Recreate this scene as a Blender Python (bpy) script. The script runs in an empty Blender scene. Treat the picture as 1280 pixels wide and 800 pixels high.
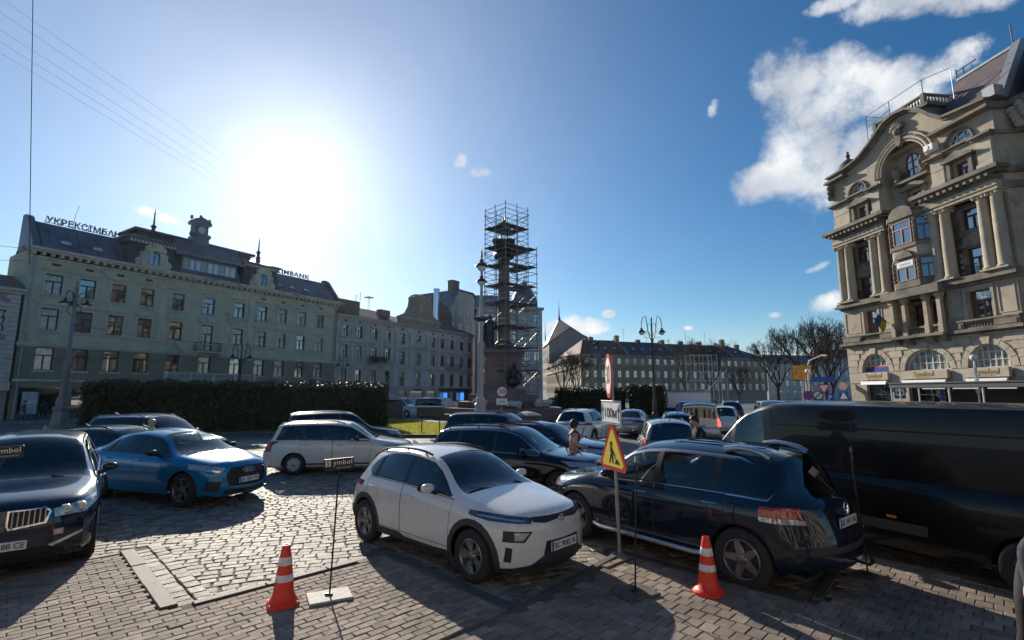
import bpy, bmesh, math, random
from mathutils import Vector, Matrix, noise
random.seed(7)
S = bpy.context.scene
COL = S.collection
PI = math.pi
rad = math.radians
# ------------------------------------------------------------------ camera
TILT = math.atan(90 / 620.0)
CAM_H = 2.43
cd = bpy.data.cameras.new('camera')
cd.sensor_width = 36.0
cd.lens = 620.0 / 1280.0 * 36.0
cd.clip_start = 0.05
cd.clip_end = 6000
cam = bpy.data.objects.new('camera', cd)
COL.objects.link(cam)
cam.location = (0, 0, CAM_H)
cam.rotation_euler = (PI / 2 + TILT, 0, 0)
S.camera = cam
# ------------------------------------------------------------------ sun and sky
SUN_EL = rad(22.7)
SUN_AZ = rad(-25.5)            # from +Y towards +X
SUN_DIR = Vector((math.sin(SUN_AZ) * math.cos(SUN_EL), math.cos(SUN_AZ) * math.cos(SUN_EL), math.sin(SUN_EL)))
sl = bpy.data.lights.new('sun', 'SUN')
sl.energy = 4.8
sl.angle = rad(0.5)
sl.color = (1.0, 0.91, 0.77)
sun = bpy.data.objects.new('sun', sl)
COL.objects.link(sun)
sun.rotation_euler = (-SUN_DIR).to_track_quat('-Z', 'Y').to_euler()
sun.location = SUN_DIR * 300
S.view_settings.view_transform = 'Standard'
S.view_settings.look = 'None'
S.view_settings.exposure = 0.45
S.view_settings.gamma = 1.0
S.view_settings.use_curve_mapping = False
S.cycles.max_bounces = 6
S.cycles.transparent_max_bounces = 16
S.cycles.glossy_bounces = 4


class NT:
 """short node-tree writer"""
 def __init__(s, tree):
  s.t = tree
  s.n = tree.nodes
  s.l = tree.links

 def new(s, kind, **kw):
  n = s.n.new(kind)
  for k, v in kw.items():
   setattr(n, k, v)
  return n

 def put(s, sock, v):
  if isinstance(v, bpy.types.NodeSocket):
   s.l.new(v, sock)
  else:
   if hasattr(sock, 'default_value'):
    try:
     sock.default_value = v
    except Exception:
     sock.default_value = (v[0], v[1], v[2], 1.0)

 def math(s, op, a, b=None, c=None, clamp=False):
  n = s.new('ShaderNodeMath', operation=op, use_clamp=clamp)
  s.put(n.inputs[0], a)
  if b is not None:
   s.put(n.inputs[1], b)
  if c is not None:
   s.put(n.inputs[2], c)
  return n.outputs[0]

 def mix(s, f, a, b, mode='MIX'):
  n = s.new('ShaderNodeMix', data_type='RGBA', blend_type=mode)
  s.put(n.inputs[0], f)
  s.put(n.inputs[6], a if not isinstance(a, tuple) else (*a[:3], 1))
  s.put(n.inputs[7], b if not isinstance(b, tuple) else (*b[:3], 1))
  return n.outputs[2]

 def noise(s, vec, scale, detail=4, rough=0.55):
  n = s.new('ShaderNodeTexNoise')
  if vec is not None:
   s.put(n.inputs['Vector'], vec)
  n.inputs['Scale'].default_value = scale
  n.inputs['Detail'].default_value = detail
  n.inputs['Roughness'].default_value = rough
  return n.outputs['Fac']

 def ramp(s, f, stops):
  n = s.new('ShaderNodeValToRGB')
  e = n.color_ramp.elements
  while len(e) > len(stops):
   e.remove(e[-1])
  while len(e) < len(stops):
   e.new(1.0)
  for q, (p, c) in zip(e, stops):
   q.position = p
   q.color = (*c, 1) if len(c) == 3 else c
  s.put(n.inputs[0], f)
  return n.outputs[0]

 def smooth(s, v, a, b):
  n = s.new('ShaderNodeMapRange', interpolation_type='SMOOTHSTEP')
  s.put(n.inputs[0], v)
  n.inputs[1].default_value = a
  n.inputs[2].default_value = b
  return n.outputs[0]


def make_world():
 w = bpy.data.worlds.new('World')
 S.world = w
 w.use_nodes = True
 N = NT(w.node_tree)
 N.n.clear()
 out = N.new('ShaderNodeOutputWorld')
 bg = N.new('ShaderNodeBackground')
 bg.inputs['Strength'].default_value = 0.08
 sky = N.new('ShaderNodeTexSky', sky_type='NISHITA')
 sky.sun_disc = False
 sky.sun_elevation = SUN_EL
 sky.sun_rotation = SUN_AZ
 sky.altitude = 300
 sky.air_density = SKY['air']
 sky.dust_density = SKY['dust']
 sky.ozone_density = SKY['ozone']
 tc = N.new('ShaderNodeTexCoord')
 d = tc.outputs['Generated']
 sep = N.new('ShaderNodeSeparateXYZ')
 N.put(sep.inputs[0], d)
 az = N.math('ARCTAN2', sep.outputs[0], sep.outputs[1])
 el = N.math('ARCSINE', sep.outputs[2])
 # thin bright veil of high cloud round the sun (the sky's aureole)
 dt = N.new('ShaderNodeVectorMath', operation='DOT_PRODUCT')
 N.put(dt.inputs[0], d)
 dt.inputs[1].default_value = SUN_DIR
 cosg = N.math('MAXIMUM', dt.outputs['Value'], 0.0)
 a1 = N.math('MULTIPLY', N.math('POWER', cosg, 120.0), SKY['veil1'])
 a2 = N.math('MULTIPLY', N.math('POWER', cosg, 7.0), SKY['veil2'])
 a3 = N.math('MULTIPLY', N.math('POWER', cosg, 2.6), SKY['veil3'])
 veil = N.math('ADD', N.math('ADD', a1, a2), a3)
 wisps = N.noise(d, 2.2, 5, 0.6)
 veil = N.math('MULTIPLY', veil, N.math('ADD', N.math('MULTIPLY', wisps, 0.9), 0.55))
 vcol = N.mix(1.0, (1.0, 0.95, 0.86), veil, 'MULTIPLY')
 gm = N.new('ShaderNodeHueSaturation')
 gm.inputs['Saturation'].default_value = SKY['sat']
 gm.inputs['Value'].default_value = SKY['val']
 N.put(gm.inputs['Color'], sky.outputs[0])
 tint = N.mix(1.0, gm.outputs[0], (0.93, 1.04, 1.05), 'MULTIPLY')
 base = N.mix(1.0, tint, vcol, 'ADD')
 # pale haze along the whole horizon
 hz = N.smooth(el, rad(9), rad(-1))
 base = N.mix(N.math('MULTIPLY', hz, .75), base, (5.7, 6.5, 7.2))
 # clouds: soft ellipses in azimuth / elevation broken up by noise
 n1 = N.noise(d, 13.0, 10, 0.66)
 n2 = N.noise(d, 3.1, 3, 0.5)
 total = None
 for (ca, ce, ra, re, rot, amp, thr) in CLOUDS:
  ca, ce, ra, re, rot = rad(ca), rad(ce), rad(ra), rad(re), rad(rot)
  x = N.math('SUBTRACT', az, ca)
  x = N.math('MULTIPLY', x, math.cos(ce))
  y = N.math('SUBTRACT', el, ce)
  xr = N.math('ADD', N.math('MULTIPLY', x, math.cos(rot) / ra), N.math('MULTIPLY', y, math.sin(rot) / ra))
  yr = N.math('ADD', N.math('MULTIPLY', x, -math.sin(rot) / re), N.math('MULTIPLY', y, math.cos(rot) / re))
  r2 = N.math('ADD', N.math('MULTIPLY', xr, xr), N.math('MULTIPLY', yr, yr))
  f = N.math('SUBTRACT', 1.0, r2)
  f = N.math('ADD', f, N.math('MULTIPLY', N.math('SUBTRACT', n1, 0.5), amp * 1.6))
  f = N.smooth(f, thr - .12, thr + 0.85)
  total = f if total is None else N.math('MAXIMUM', total, f)
 body = N.math('ADD', N.math('MULTIPLY', N.noise(d, 9.0, 5, .5), 0.72), N.math('MULTIPLY', n2, 0.4))
 ccol = N.ramp(body, [(0.42, (4.4, 4.9, 5.7)), (0.56, (6.8, 7.2, 7.7)), (0.68, (9.8, 9.8, 9.8))])
 fin = N.mix(total, base, ccol)
 N.put(bg.inputs['Color'], fin)
 N.l.new(bg.outputs[0], out.inputs[0])


SKY = dict(air=1.0, dust=0.25, ozone=2.5, veil1=2.6, veil2=2.5, veil3=.2, sat=1.3, val=.93)
CLOUDS = [
 # azimuth, elevation, half width, half height, rotation, noise, threshold
 (32.8, 23.6, 4.6, 6.6, -8, 1.6, .15), (28.4, 21.3, 4.6, 2.2, 8, 1.7, .2), (32.6, 20.6, 3.6, 2.2, 0, 1.5, .15), (31.6, 29.2, 4.0, 4.2, 20, 1.8, .2), (35.6, 27.8, 4.6, 4.6, -10, 1.7, .2),
 (39.4, 26.4, 4.6, 2.9, 6, 1.9, .25), (43.6, 27.2, 3.6, 1.6, 18, 2.1, .3), (36.8, 22.0, 3.4, 4.0, 0, 1.5, .15),
 (41.8, 33.2, 5.0, 1.7, -6, 2.0, .25), (46.5, 31.4, 3.4, 1.5, -20, 2.0, .25), (36.5, 35.0, 3.0, .9, 0, 2.2, .4),
 (-6.1, 25.9, 1.2, 1.0, 30, 2.2, .3), (-4.1, 24.8, 1.6, .8, 0, 2.2, .3), (23.7, 29.2, .8, 1.1, -20, 2.4, .4),
 (28.2, 7.8, 1.1, .5, 0, 1.9, .25), (32.9, 8.6, 2.0, 1.2, 12, 1.9, .2), (32.6, 12.3, 1.6, .5, 22, 2.2, .4),
 (6.8, 7.3, 4.2, 1.5, 4, 1.8, .2), (9.0, 7.0, 2.2, .6, 0, 2.0, .3), (11.1, 8.8, .9, .55, 0, 2.0, .3), (19.7, 6.9, .6, .3, 0, 2.2, .4), (-36.4, 16.3, 2.6, .7, -10, 2.2, .3)]
make_world()


# ------------------------------------------------------------------ materials
MATS = {}


def mat(name, col, rough=0.6, metal=0.0, coat=0.0, spec=0.5, vary=0.0, vscale=3.0, bump=0.0, bscale=30.0, dirt=None, inside=None, emit=None, rnd=0.0, cior=1.5, world=False):
 """procedural principled material: colour broken up by noise, fine bump, optional per-object variation"""
 if name in MATS:
  return MATS[name]
 m = bpy.data.materials.new(name)
 m.use_nodes = True
 N = NT(m.node_tree)
 b = N.n['Principled BSDF']
 out = N.n['Material Output']
 tc = N.new('ShaderNodeTexCoord')
 v = N.new('ShaderNodeNewGeometry').outputs['Position'] if world else tc.outputs['Object']
 c = (*col, 1)
 src = None
 if vary > 0:
  f = N.noise(v, vscale, 6, 0.6)
  lo = tuple(max(0, x * (1 - vary)) for x in col)
  hi = tuple(min(1, x * (1 + vary)) for x in col)
  src = N.ramp(f, [(0.3, lo), (0.7, hi)])
 if dirt:
  dcol, amount, ds = dirt
  f2 = N.smooth(N.noise(v, ds, 8, 0.68), 0.62 - amount, 0.78)
  src = N.mix(f2, src if src else c, dcol)
 if rnd > 0:
  oi = N.new('ShaderNodeObjectInfo')
  k = N.math('ADD', N.math('MULTIPLY', oi.outputs['Random'], 2 * rnd), 1 - rnd)
  g = N.new('ShaderNodeMix', data_type='RGBA', blend_type='MULTIPLY')
  g.inputs[0].default_value = 1.0
  N.put(g.inputs[6], src if src else c)
  cb = N.new('ShaderNodeCombineColor')
  for q in range(3):
   N.put(cb.inputs[q], k)
  N.put(g.inputs[7], cb.outputs[0])
  src = g.outputs[2]
 if src:
  N.put(b.inputs['Base Color'], src)
 else:
  b.inputs['Base Color'].default_value = c
 b.inputs['Roughness'].default_value = rough
 b.inputs['Metallic'].default_value = metal
 b.inputs['Coat Weight'].default_value = coat
 b.inputs['Coat Roughness'].default_value = 0.03
 b.inputs['Coat IOR'].default_value = cior
 b.inputs['Specular IOR Level'].default_value = spec
 if emit:
  b.inputs['Emission Color'].default_value = (*emit[0], 1)
  b.inputs['Emission Strength'].default_value = emit[1]
 if bump > 0:
  bp = N.new('ShaderNodeBump')
  bp.inputs['Strength'].default_value = bump
  bp.inputs['Distance'].default_value = 0.02
  N.put(bp.inputs['Height'], N.noise(v, bscale, 8, 0.65))
  N.put(b.inputs['Normal'], bp.outputs[0])
 if rough > 0.25 and vary > 0:
  rr = N.noise(v, vscale * 2.3, 4)
  N.put(b.inputs['Roughness'], N.math('ADD', N.math('MULTIPLY', rr, 0.25), rough - 0.12))
 if inside:
  ge = N.new('ShaderNodeNewGeometry')
  d = N.new('ShaderNodeBsdfDiffuse')
  d.inputs[0].default_value = (*inside, 1)
  mx = N.new('ShaderNodeMixShader')
  N.put(mx.inputs[0], ge.outputs['Backfacing'])
  N.l.new(b.outputs[0], mx.inputs[1])
  N.l.new(d.outputs[0], mx.inputs[2])
  N.l.new(mx.outputs[0], out.inputs[0])
 MATS[name] = m
 return m


def glass(name, tint, ior=1.5):
 """tinted glazing: mirror reflection by Fresnel over tinted see-through"""
 if name in MATS:
  return MATS[name]
 m = bpy.data.materials.new(name)
 m.use_nodes = True
 N = NT(m.node_tree)
 N.n.remove(N.n['Principled BSDF'])
 out = N.n['Material Output']
 fr = N.new('ShaderNodeFresnel')
 fr.inputs[0].default_value = ior
 t = N.new('ShaderNodeBsdfTransparent')
 t.inputs[0].default_value = (*tint, 1)
 g = N.new('ShaderNodeBsdfGlossy')
 g.inputs['Roughness'].default_value = 0.015
 g.inputs[0].default_value = (1, 1, 1, 1)
 mx = N.new('ShaderNodeMixShader')
 f = N.math('ADD', N.math('MULTIPLY', fr.outputs[0], 1.2), 0.035, clamp=True)
 ge = N.new('ShaderNodeNewGeometry')
 f = N.math('MULTIPLY', f, N.math('SUBTRACT', 1.0, ge.outputs['Backfacing']))
 N.put(mx.inputs[0], f)
 N.l.new(t.outputs[0], mx.inputs[1])
 N.l.new(g.outputs[0], mx.inputs[2])
 N.l.new(mx.outputs[0], out.inputs[0])
 MATS[name] = m
 return m


# ------------------------------------------------------------------ mesh writer
class MB:
 def __init__(s):
  s.v, s.f, s.m = [], [], []

 def add(s, vs, fs, mi=0):
  o = len(s.v)
  s.v += [tuple(v) for v in vs]
  for f in fs:
   s.f.append(tuple(i + o for i in f))
   s.m.append(mi)
  return s

 def box(s, x0, x1, y0, y1, z0, z1, mi=0, M=None):
  vs = [(x0, y0, z0), (x1, y0, z0), (x1, y1, z0), (x0, y1, z0), (x0, y0, z1), (x1, y0, z1), (x1, y1, z1), (x0, y1, z1)]
  if M is not None:
   vs = [M @ Vector(v) for v in vs]
  return s.add(vs, [(3, 2, 1, 0), (4, 5, 6, 7), (0, 1, 5, 4), (1, 2, 6, 5), (2, 3, 7, 6), (3, 0, 4, 7)], mi)

 def bevel_box(s, x0, x1, y0, y1, z0, z1, b, mi=0, M=None):
  """box with chamfered edges all round (24 verts)"""
  xs, ys, zs = (x0, x1), (y0, y1), (z0, z1)
  vs, idx = [], {}
  for i in (0, 1):
   for j in (0, 1):
    for k in (0, 1):
     sx, sy, sz = (1, -1)[i], (1, -1)[j], (1, -1)[k]
     for a, p in enumerate(((xs[i], ys[j] + sy * b, zs[k] + sz * b), (xs[i] + sx * b, ys[j], zs[k] + sz * b), (xs[i] + sx * b, ys[j] + sy * b, zs[k]))):
      idx[i, j, k, a] = len(vs)
      vs.append(p)
  if M is not None:
   vs = [tuple(M @ Vector(v)) for v in vs]
  fs = []
  for i in (0, 1):
   q = [idx[i, 0, 0, 0], idx[i, 1, 0, 0], idx[i, 1, 1, 0], idx[i, 0, 1, 0]]
   fs.append(q[::-1] if i == 0 else q)
  for j in (0, 1):
   q = [idx[0, j, 0, 1], idx[1, j, 0, 1], idx[1, j, 1, 1], idx[0, j, 1, 1]]
   fs.append(q if j == 0 else q[::-1])
  for k in (0, 1):
   q = [idx[0, 0, k, 2], idx[1, 0, k, 2], idx[1, 1, k, 2], idx[0, 1, k, 2]]
   fs.append(q[::-1] if k == 0 else q)
  for i in (0, 1):
   for j in (0, 1):
    q = [idx[i, j, 0, 0], idx[i, j, 0, 1], idx[i, j, 1, 1], idx[i, j, 1, 0]]
    fs.append(q if (i + j) % 2 == 0 else q[::-1])
   for k in (0, 1):
    q = [idx[i, 0, k, 0], idx[i, 0, k, 2], idx[i, 1, k, 2], idx[i, 1, k, 0]]
    fs.append(q[::-1] if (i + k) % 2 == 0 else q)
  for j in (0, 1):
   for k in (0, 1):
    q = [idx[0, j, k, 1], idx[0, j, k, 2], idx[1, j, k, 2], idx[1, j, k, 1]]
    fs.append(q if (j + k) % 2 == 0 else q[::-1])
  for i in (0, 1):
   for j in (0, 1):
    for k in (0, 1):
     q = [idx[i, j, k, 0], idx[i, j, k, 1], idx[i, j, k, 2]]
     fs.append(q if (i + j + k) % 2 == 1 else q[::-1])
  return s.add(vs, fs, mi)

 def tube(s, p, q, r0, r1=None, n=8, mi=0, cap=True):
  p, q = Vector(p), Vector(q)
  r1 = r0 if r1 is None else r1
  d = (q - p)
  if d.length < 1e-7:
   return s
  d.normalize()
  a = d.orthogonal().normalized()
  b = d.cross(a)
  vs = []
  for c, r in ((p, r0), (q, r1)):
   for i in range(n):
    t = 2 * PI * i / n
    vs.append(c + (a * math.cos(t) + b * math.sin(t)) * r)
  fs = [(i, (i + 1) % n, n + (i + 1) % n, n + i) for i in range(n)]
  if cap:
   fs += [tuple(range(n - 1, -1, -1)), tuple(range(n, 2 * n))]
  return s.add(vs, fs, mi)

 def path(s, pts, r, n=6, mi=0):
  """tube along a polyline; r a number or one per point"""
  pts = [Vector(p) for p in pts]
  R = r if isinstance(r, (list, tuple)) else [r] * len(pts)
  vs, fs = [], []
  ref = None
  for i, p in enumerate(pts):
   d = (pts[min(i + 1, len(pts) - 1)] - pts[max(i - 1, 0)]).normalized()
   if ref is None:
    ref = d.orthogonal().normalized()
   a = (ref - d * ref.dot(d)).normalized()
   ref = a
   b = d.cross(a)
   for k in range(n):
    t = 2 * PI * k / n
    vs.append(p + (a * math.cos(t) + b * math.sin(t)) * R[i])
  for i in range(len(pts) - 1):
   for k in range(n):
    fs.append((i * n + k, i * n + (k + 1) % n, (i + 1) * n + (k + 1) % n, (i + 1) * n + k))
  fs.append(tuple(range(n - 1, -1, -1)))
  fs.append(tuple(range((len(pts) - 1) * n, len(pts) * n)))
  return s.add(vs, fs, mi)

 def lathe(s, prof, n=16, mi=0, M=None, arc=2 * PI, ph=0.0, cap=True):
  """profile [(r, z)] turned round z"""
  vs, fs = [], []
  full = arc > 2 * PI - 1e-6
  c = n if full else n + 1
  for (r, z) in prof:
   for k in range(c):
    t = arc * k / n + ph
    vs.append((r * math.cos(t), r * math.sin(t), z))
  for i in range(len(prof) - 1):
   for k in range(n):
    k2 = (k + 1) % c
    fs.append((i * c + k, i * c + k2, (i + 1) * c + k2, (i + 1) * c + k))
  if full and cap:
   if prof[0][0] > 1e-4:
    fs.append(tuple(range(c - 1, -1, -1)))
   if prof[-1][0] > 1e-4:
    fs.append(tuple(range((len(prof) - 1) * c, len(prof) * c)))
  if M is not None:
   vs = [M @ Vector(v) for v in vs]
  return s.add(vs, fs, mi)

 def prism(s, poly, h0, h1, ax='y', mi=0, M=None):
  """outline [(a, b)] extruded along an axis; ax 'y': (x, z) outline, 'z': (x, y), 'x': (y, z)"""
  def P(a, b, h):
   return {'y': (a, h, b), 'z': (a, b, h), 'x': (h, a, b)}[ax]
  n = len(poly)
  area = sum(poly[i][0] * poly[(i + 1) % n][1] - poly[(i + 1) % n][0] * poly[i][1] for i in range(n))
  if (area < 0) != (ax == 'y'):
   poly = poly[::-1]
  vs = [P(a, b, h0) for a, b in poly] + [P(a, b, h1) for a, b in poly]
  if h1 < h0:
   vs = vs[n:] + vs[:n]
  if M is not None:
   vs = [M @ Vector(v) for v in vs]
  fs = [tuple(range(n - 1, -1, -1)), tuple(range(n, 2 * n))]
  fs += [(i, (i + 1) % n, n + (i + 1) % n, n + i) for i in range(n)]
  return s.add(vs, fs, mi)

 def ball(s, c, rx, ry=None, rz=None, n=10, mi=0, M=None):
  ry = rx if ry is None else ry
  rz = rx if rz is None else rz
  k = max(4, n // 2)
  vs, fs = [], []
  for i in range(k + 1):
   p = PI * i / k
   for j in range(n):
    t = 2 * PI * j / n
    v = Vector((rx * math.sin(p) * math.cos(t), ry * math.sin(p) * math.sin(t), -rz * math.cos(p)))
    if M is not None:
     v = M @ v
    vs.append(v + Vector(c))
  for i in range(k):
   for j in range(n):
    j2 = (j + 1) % n
    if i == 0:
     fs.append((j, (i + 1) * n + j2, (i + 1) * n + j))
    elif i == k - 1:
     fs.append((i * n + j, i * n + j2, (i + 1) * n + j))
    else:
     fs.append((i * n + j, i * n + j2, (i + 1) * n + j2, (i + 1) * n + j))
  return s.add(vs, fs, mi)

 def mesh(s, name, mats, smooth=None):
  me = bpy.data.meshes.new(name)
  me.from_pydata(s.v, [], s.f)
  for m in (mats if isinstance(mats, (list, tuple)) else [mats]):
   me.materials.append(m)
  if any(s.m):
   me.polygons.foreach_set('material_index', s.m)
  if smooth:
   me.polygons.foreach_set('use_smooth', [True] * len(s.f))
   me.set_sharp_from_angle(angle=rad(smooth))
  me.update()
  return me

 def build(s, name, mats, parent=None, smooth=None, loc=None, rot=None):
  return link(name, s.mesh(name, mats, smooth), parent, loc, rot)


def link(name, data, parent=None, loc=None, rot=None):
 o = bpy.data.objects.new(name, data)
 COL.objects.link(o)
 if parent is not None:
  o.parent = parent
 if loc is not None:
  o.location = loc
 if rot is not None:
  o.rotation_euler = rot
 return o


def tag(o, label, cat, group=None):
 o['label'] = label
 o['category'] = cat
 if group:
  o['group'] = group
 return o


def thing(name, label, cat, loc=(0, 0, 0), rz=0.0, group=None):
 o = link(name, None, None, loc, (0, 0, rz))
 return tag(o, label, cat, group)


def struct(o):
 o['kind'] = 'structure'
 return o


def stuff(o):
 o['kind'] = 'stuff'
 return o


KIDS = {}


def copy_tree(o, parent=None):
 """a thing with its parts and their sub-parts (mesh data shared)"""
 c = o.copy()
 COL.objects.link(c)
 c.parent = parent
 for ch in o.children:
  copy_tree(ch, c)
 return c


def text_mesh(body, size, depth=0.004, align='CENTER', shear=0.0, space=1.0, bold=0.0):
 cu = bpy.data.curves.new('lettering', 'FONT')
 cu.body = body
 cu.size = size
 cu.extrude = depth
 cu.align_x = align
 cu.align_y = 'CENTER'
 cu.shear = shear
 cu.space_character = space
 cu.offset = bold
 cu.resolution_u = 3
 o = bpy.data.objects.new('lettering', cu)
 COL.objects.link(o)
 dg = bpy.context.evaluated_depsgraph_get()
 me = bpy.data.meshes.new_from_object(o.evaluated_get(dg))
 bpy.data.objects.remove(o)
 me.name = 'lettering'
 return me


def text(name, body, size, m, parent, M, depth=0.004, **kw):
 """flat lettering; M places the text plane (x right, y up, z towards the reader)"""
 me = text_mesh(body, size, depth, **kw)
 me.transform(M)
 me.materials.clear()
 me.materials.append(m)
 return link(name, me, parent)


def frame_xz(x, y, z, facing=-1):
 """matrix for text standing upright in the xz plane, readable from -y (facing -1) or from +y"""
 if facing < 0:
  return Matrix(((1, 0, 0, x), (0, 0, -1, y), (0, 1, 0, z), (0, 0, 0, 1)))
 return Matrix(((-1, 0, 0, x), (0, 0, 1, y), (0, 1, 0, z), (0, 0, 0, 1)))


def pchip(pts):
 xs = [p[0] for p in pts]
 ys = [p[1] for p in pts]
 n = len(xs)
 h = [xs[i + 1] - xs[i] for i in range(n - 1)]
 dl = [(ys[i + 1] - ys[i]) / h[i] for i in range(n - 1)]
 d = [0.0] * n
 for i in range(1, n - 1):
  if dl[i - 1] * dl[i] > 0:
   w1, w2 = 2 * h[i] + h[i - 1], h[i] + 2 * h[i - 1]
   d[i] = (w1 + w2) / (w1 / dl[i - 1] + w2 / dl[i])
 d[0], d[-1] = dl[0], dl[-1]

 def f(x):
  if x <= xs[0]:
   return ys[0]
  if x >= xs[-1]:
   return ys[-1]
  i = 0
  while x > xs[i + 1]:
   i += 1
  t = (x - xs[i]) / h[i]
  return ((2 * t ** 3 - 3 * t * t + 1) * ys[i] + (t ** 3 - 2 * t * t + t) * h[i] * d[i] + (-2 * t ** 3 + 3 * t * t) * ys[i + 1] + (t ** 3 - t * t) * h[i] * d[i + 1])
 return f
# ================================================================== GROUND
M_stone_d = (0.30, 0.28, 0.255)


def sett_sheet_material():
 m = bpy.data.materials.new('far_setts')
 m.use_nodes = True
 N = NT(m.node_tree)
 b = N.n['Principled BSDF']
 tc = N.new('ShaderNodeTexCoord')
 mp = N.new('ShaderNodeMapping')
 mp.inputs['Rotation'].default_value = (0, 0, rad(-18))
 N.put(mp.inputs[0], tc.outputs['Object'])
 wob = N.new('ShaderNodeTexNoise')
 wob.inputs['Scale'].default_value = 1.3
 N.put(wob.inputs['Vector'], mp.outputs[0])
 vm = N.new('ShaderNodeMix', data_type='RGBA', blend_type='LINEAR_LIGHT')
 vm.inputs[0].default_value = 0.06
 N.put(vm.inputs[6], mp.outputs[0])
 N.put(vm.inputs[7], wob.outputs['Color'])
 br = N.new('ShaderNodeTexBrick')
 N.put(br.inputs['Vector'], vm.outputs[2])
 br.inputs['Scale'].default_value = 1.0
 br.inputs['Brick Width'].default_value = 0.24
 br.inputs['Row Height'].default_value = 0.17
 br.inputs['Mortar Size'].default_value = 0.014
 br.inputs['Mortar Smooth'].default_value = 0.4
 br.inputs['Color1'].default_value = (0.25, 0.235, 0.215, 1)
 br.inputs['Color2'].default_value = (0.16, 0.15, 0.14, 1)
 br.inputs['Mortar'].default_value = (0.07, 0.062, 0.054, 1)
 big = N.noise(tc.outputs['Object'], 0.35, 5, 0.6)
 c = N.mix(N.smooth(big, 0.35, 0.7), br.outputs['Color'], (0.15, 0.14, 0.13), 'MIX')
 c2 = N.mix(0.5, br.outputs['Color'], c)
 N.put(b.inputs['Base Color'], c2)
 b.inputs['Roughness'].default_value = 0.5
 bp = N.new('ShaderNodeBump')
 bp.inputs['Strength'].default_value = 0.8
 bp.inputs['Distance'].default_value = 0.02
 hgt = N.math('SUBTRACT', 1.0, br.outputs['Fac'])
 hgt = N.math('ADD', hgt, N.math('MULTIPLY', N.noise(tc.outputs['Object'], 14, 5), 0.6))
 N.put(bp.inputs['Height'], hgt)
 N.put(b.inputs['Normal'], bp.outputs[0])
 return m


m_ground = sett_sheet_material()
m_mortar = mat('sand_joint', (0.12, 0.104, 0.085), 0.95, vary=0.45, vscale=5, bump=0.5, bscale=60)
m_sett = mat('granite_sett', (0.25, 0.216, 0.18), 0.68, spec=.4, vary=0.22, vscale=6, bump=0.55, bscale=38, dirt=((0.11, 0.098, 0.083), 0.12, 1.5), rnd=0.42, world=True)
m_sett_mass = []
for i, k in enumerate((1.0, 0.72, 0.5, 1.2)):
 m_sett_mass.append(mat('granite_sett_%d' % i, (0.245 * k, 0.212 * k, 0.176 * k), 0.68, spec=.4, vary=0.25, vscale=5, bump=0.5, bscale=34, dirt=((0.11, 0.098, 0.083), 0.12, 1.5), world=True))
m_paver = mat('concrete_paver', (0.27, 0.21, 0.163), 0.8, vary=0.22, vscale=9, bump=0.5, bscale=85, dirt=((0.085, 0.072, 0.06), 0.22, 0.9), rnd=0.26, world=True)
m_paver_mass = []
for i, k in enumerate((1.0, 0.78, 1.2)):
 m_paver_mass.append(mat('concrete_paver_%d' % i, (0.27 * k, 0.21 * k, 0.163 * k), 0.8, vary=0.22, vscale=9, bump=0.5, bscale=85, dirt=((0.085, 0.072, 0.06), 0.22, 0.9), world=True))
m_kerb = mat('granite_kerb', (0.088, 0.079, 0.069), 0.7, vary=0.25, vscale=30, bump=0.3, bscale=60, dirt=((0.05, 0.045, 0.04), 0.1, 3), rnd=0.1, world=True)

g = MB()
g.add([(-3000, -3000, -0.03), (3000, -3000, -0.03), (3000, 3000, -0.03), (-3000, 3000, -0.03)], [(0, 1, 2, 3)])
ground = struct(g.build('ground', m_ground))

# sidewalk with a saw-tooth edge of angled parking bays
TEETH = [(-13.35, 8.0), (-11.45, 6.05), (-9.55, 8.0), (-7.65, 6.05), (-5.78, 8.02), (-3.77, 6.01), (-1.88, 7.95), (0.05, 6.01), (1.62, 7.97), (3.42, 6.13), (5.10, 8.04), (7.0, 6.05), (8.9, 8.0), (10.8, 6.05), (12.7, 8.0)]
SIDE = [(-13.35, -2.6)] + TEETH + [(12.7, -2.6)]


def inside(poly, x, y):
 c = False
 n = len(poly)
 for i in range(n):
  x0, y0 = poly[i]
  x1, y1 = poly[(i + 1) % n]
  if (y0 > y) != (y1 > y) and x < (x1 - x0) * (y - y0) / (y1 - y0) + x0:
   c = not c
 return c


def seg_dist(px, py, a, b):
 ax, ay = a
 bx, by = b
 dx, dy = bx - ax, by - ay
 t = max(0, min(1, ((px - ax) * dx + (py - ay) * dy) / (dx * dx + dy * dy)))
 return math.hypot(px - ax - t * dx, py - ay - t * dy)


def gap_ok(x, y, dn, up):
 for i in range(len(TEETH) - 1):
  if seg_dist(x, y, TEETH[i], TEETH[i + 1]) < (dn if TEETH[i + 1][1] < TEETH[i][1] else up):
   return False
 return True


def edge_dist(x, y):
 return min(seg_dist(x, y, TEETH[i], TEETH[i + 1]) for i in range(len(TEETH) - 1))


sw = MB()
sw.prism([(x, y) for x, y in SIDE], -0.028, 0.028, 'z')
sidewalk = struct(sw.build('sidewalk', m_mortar))

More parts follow.
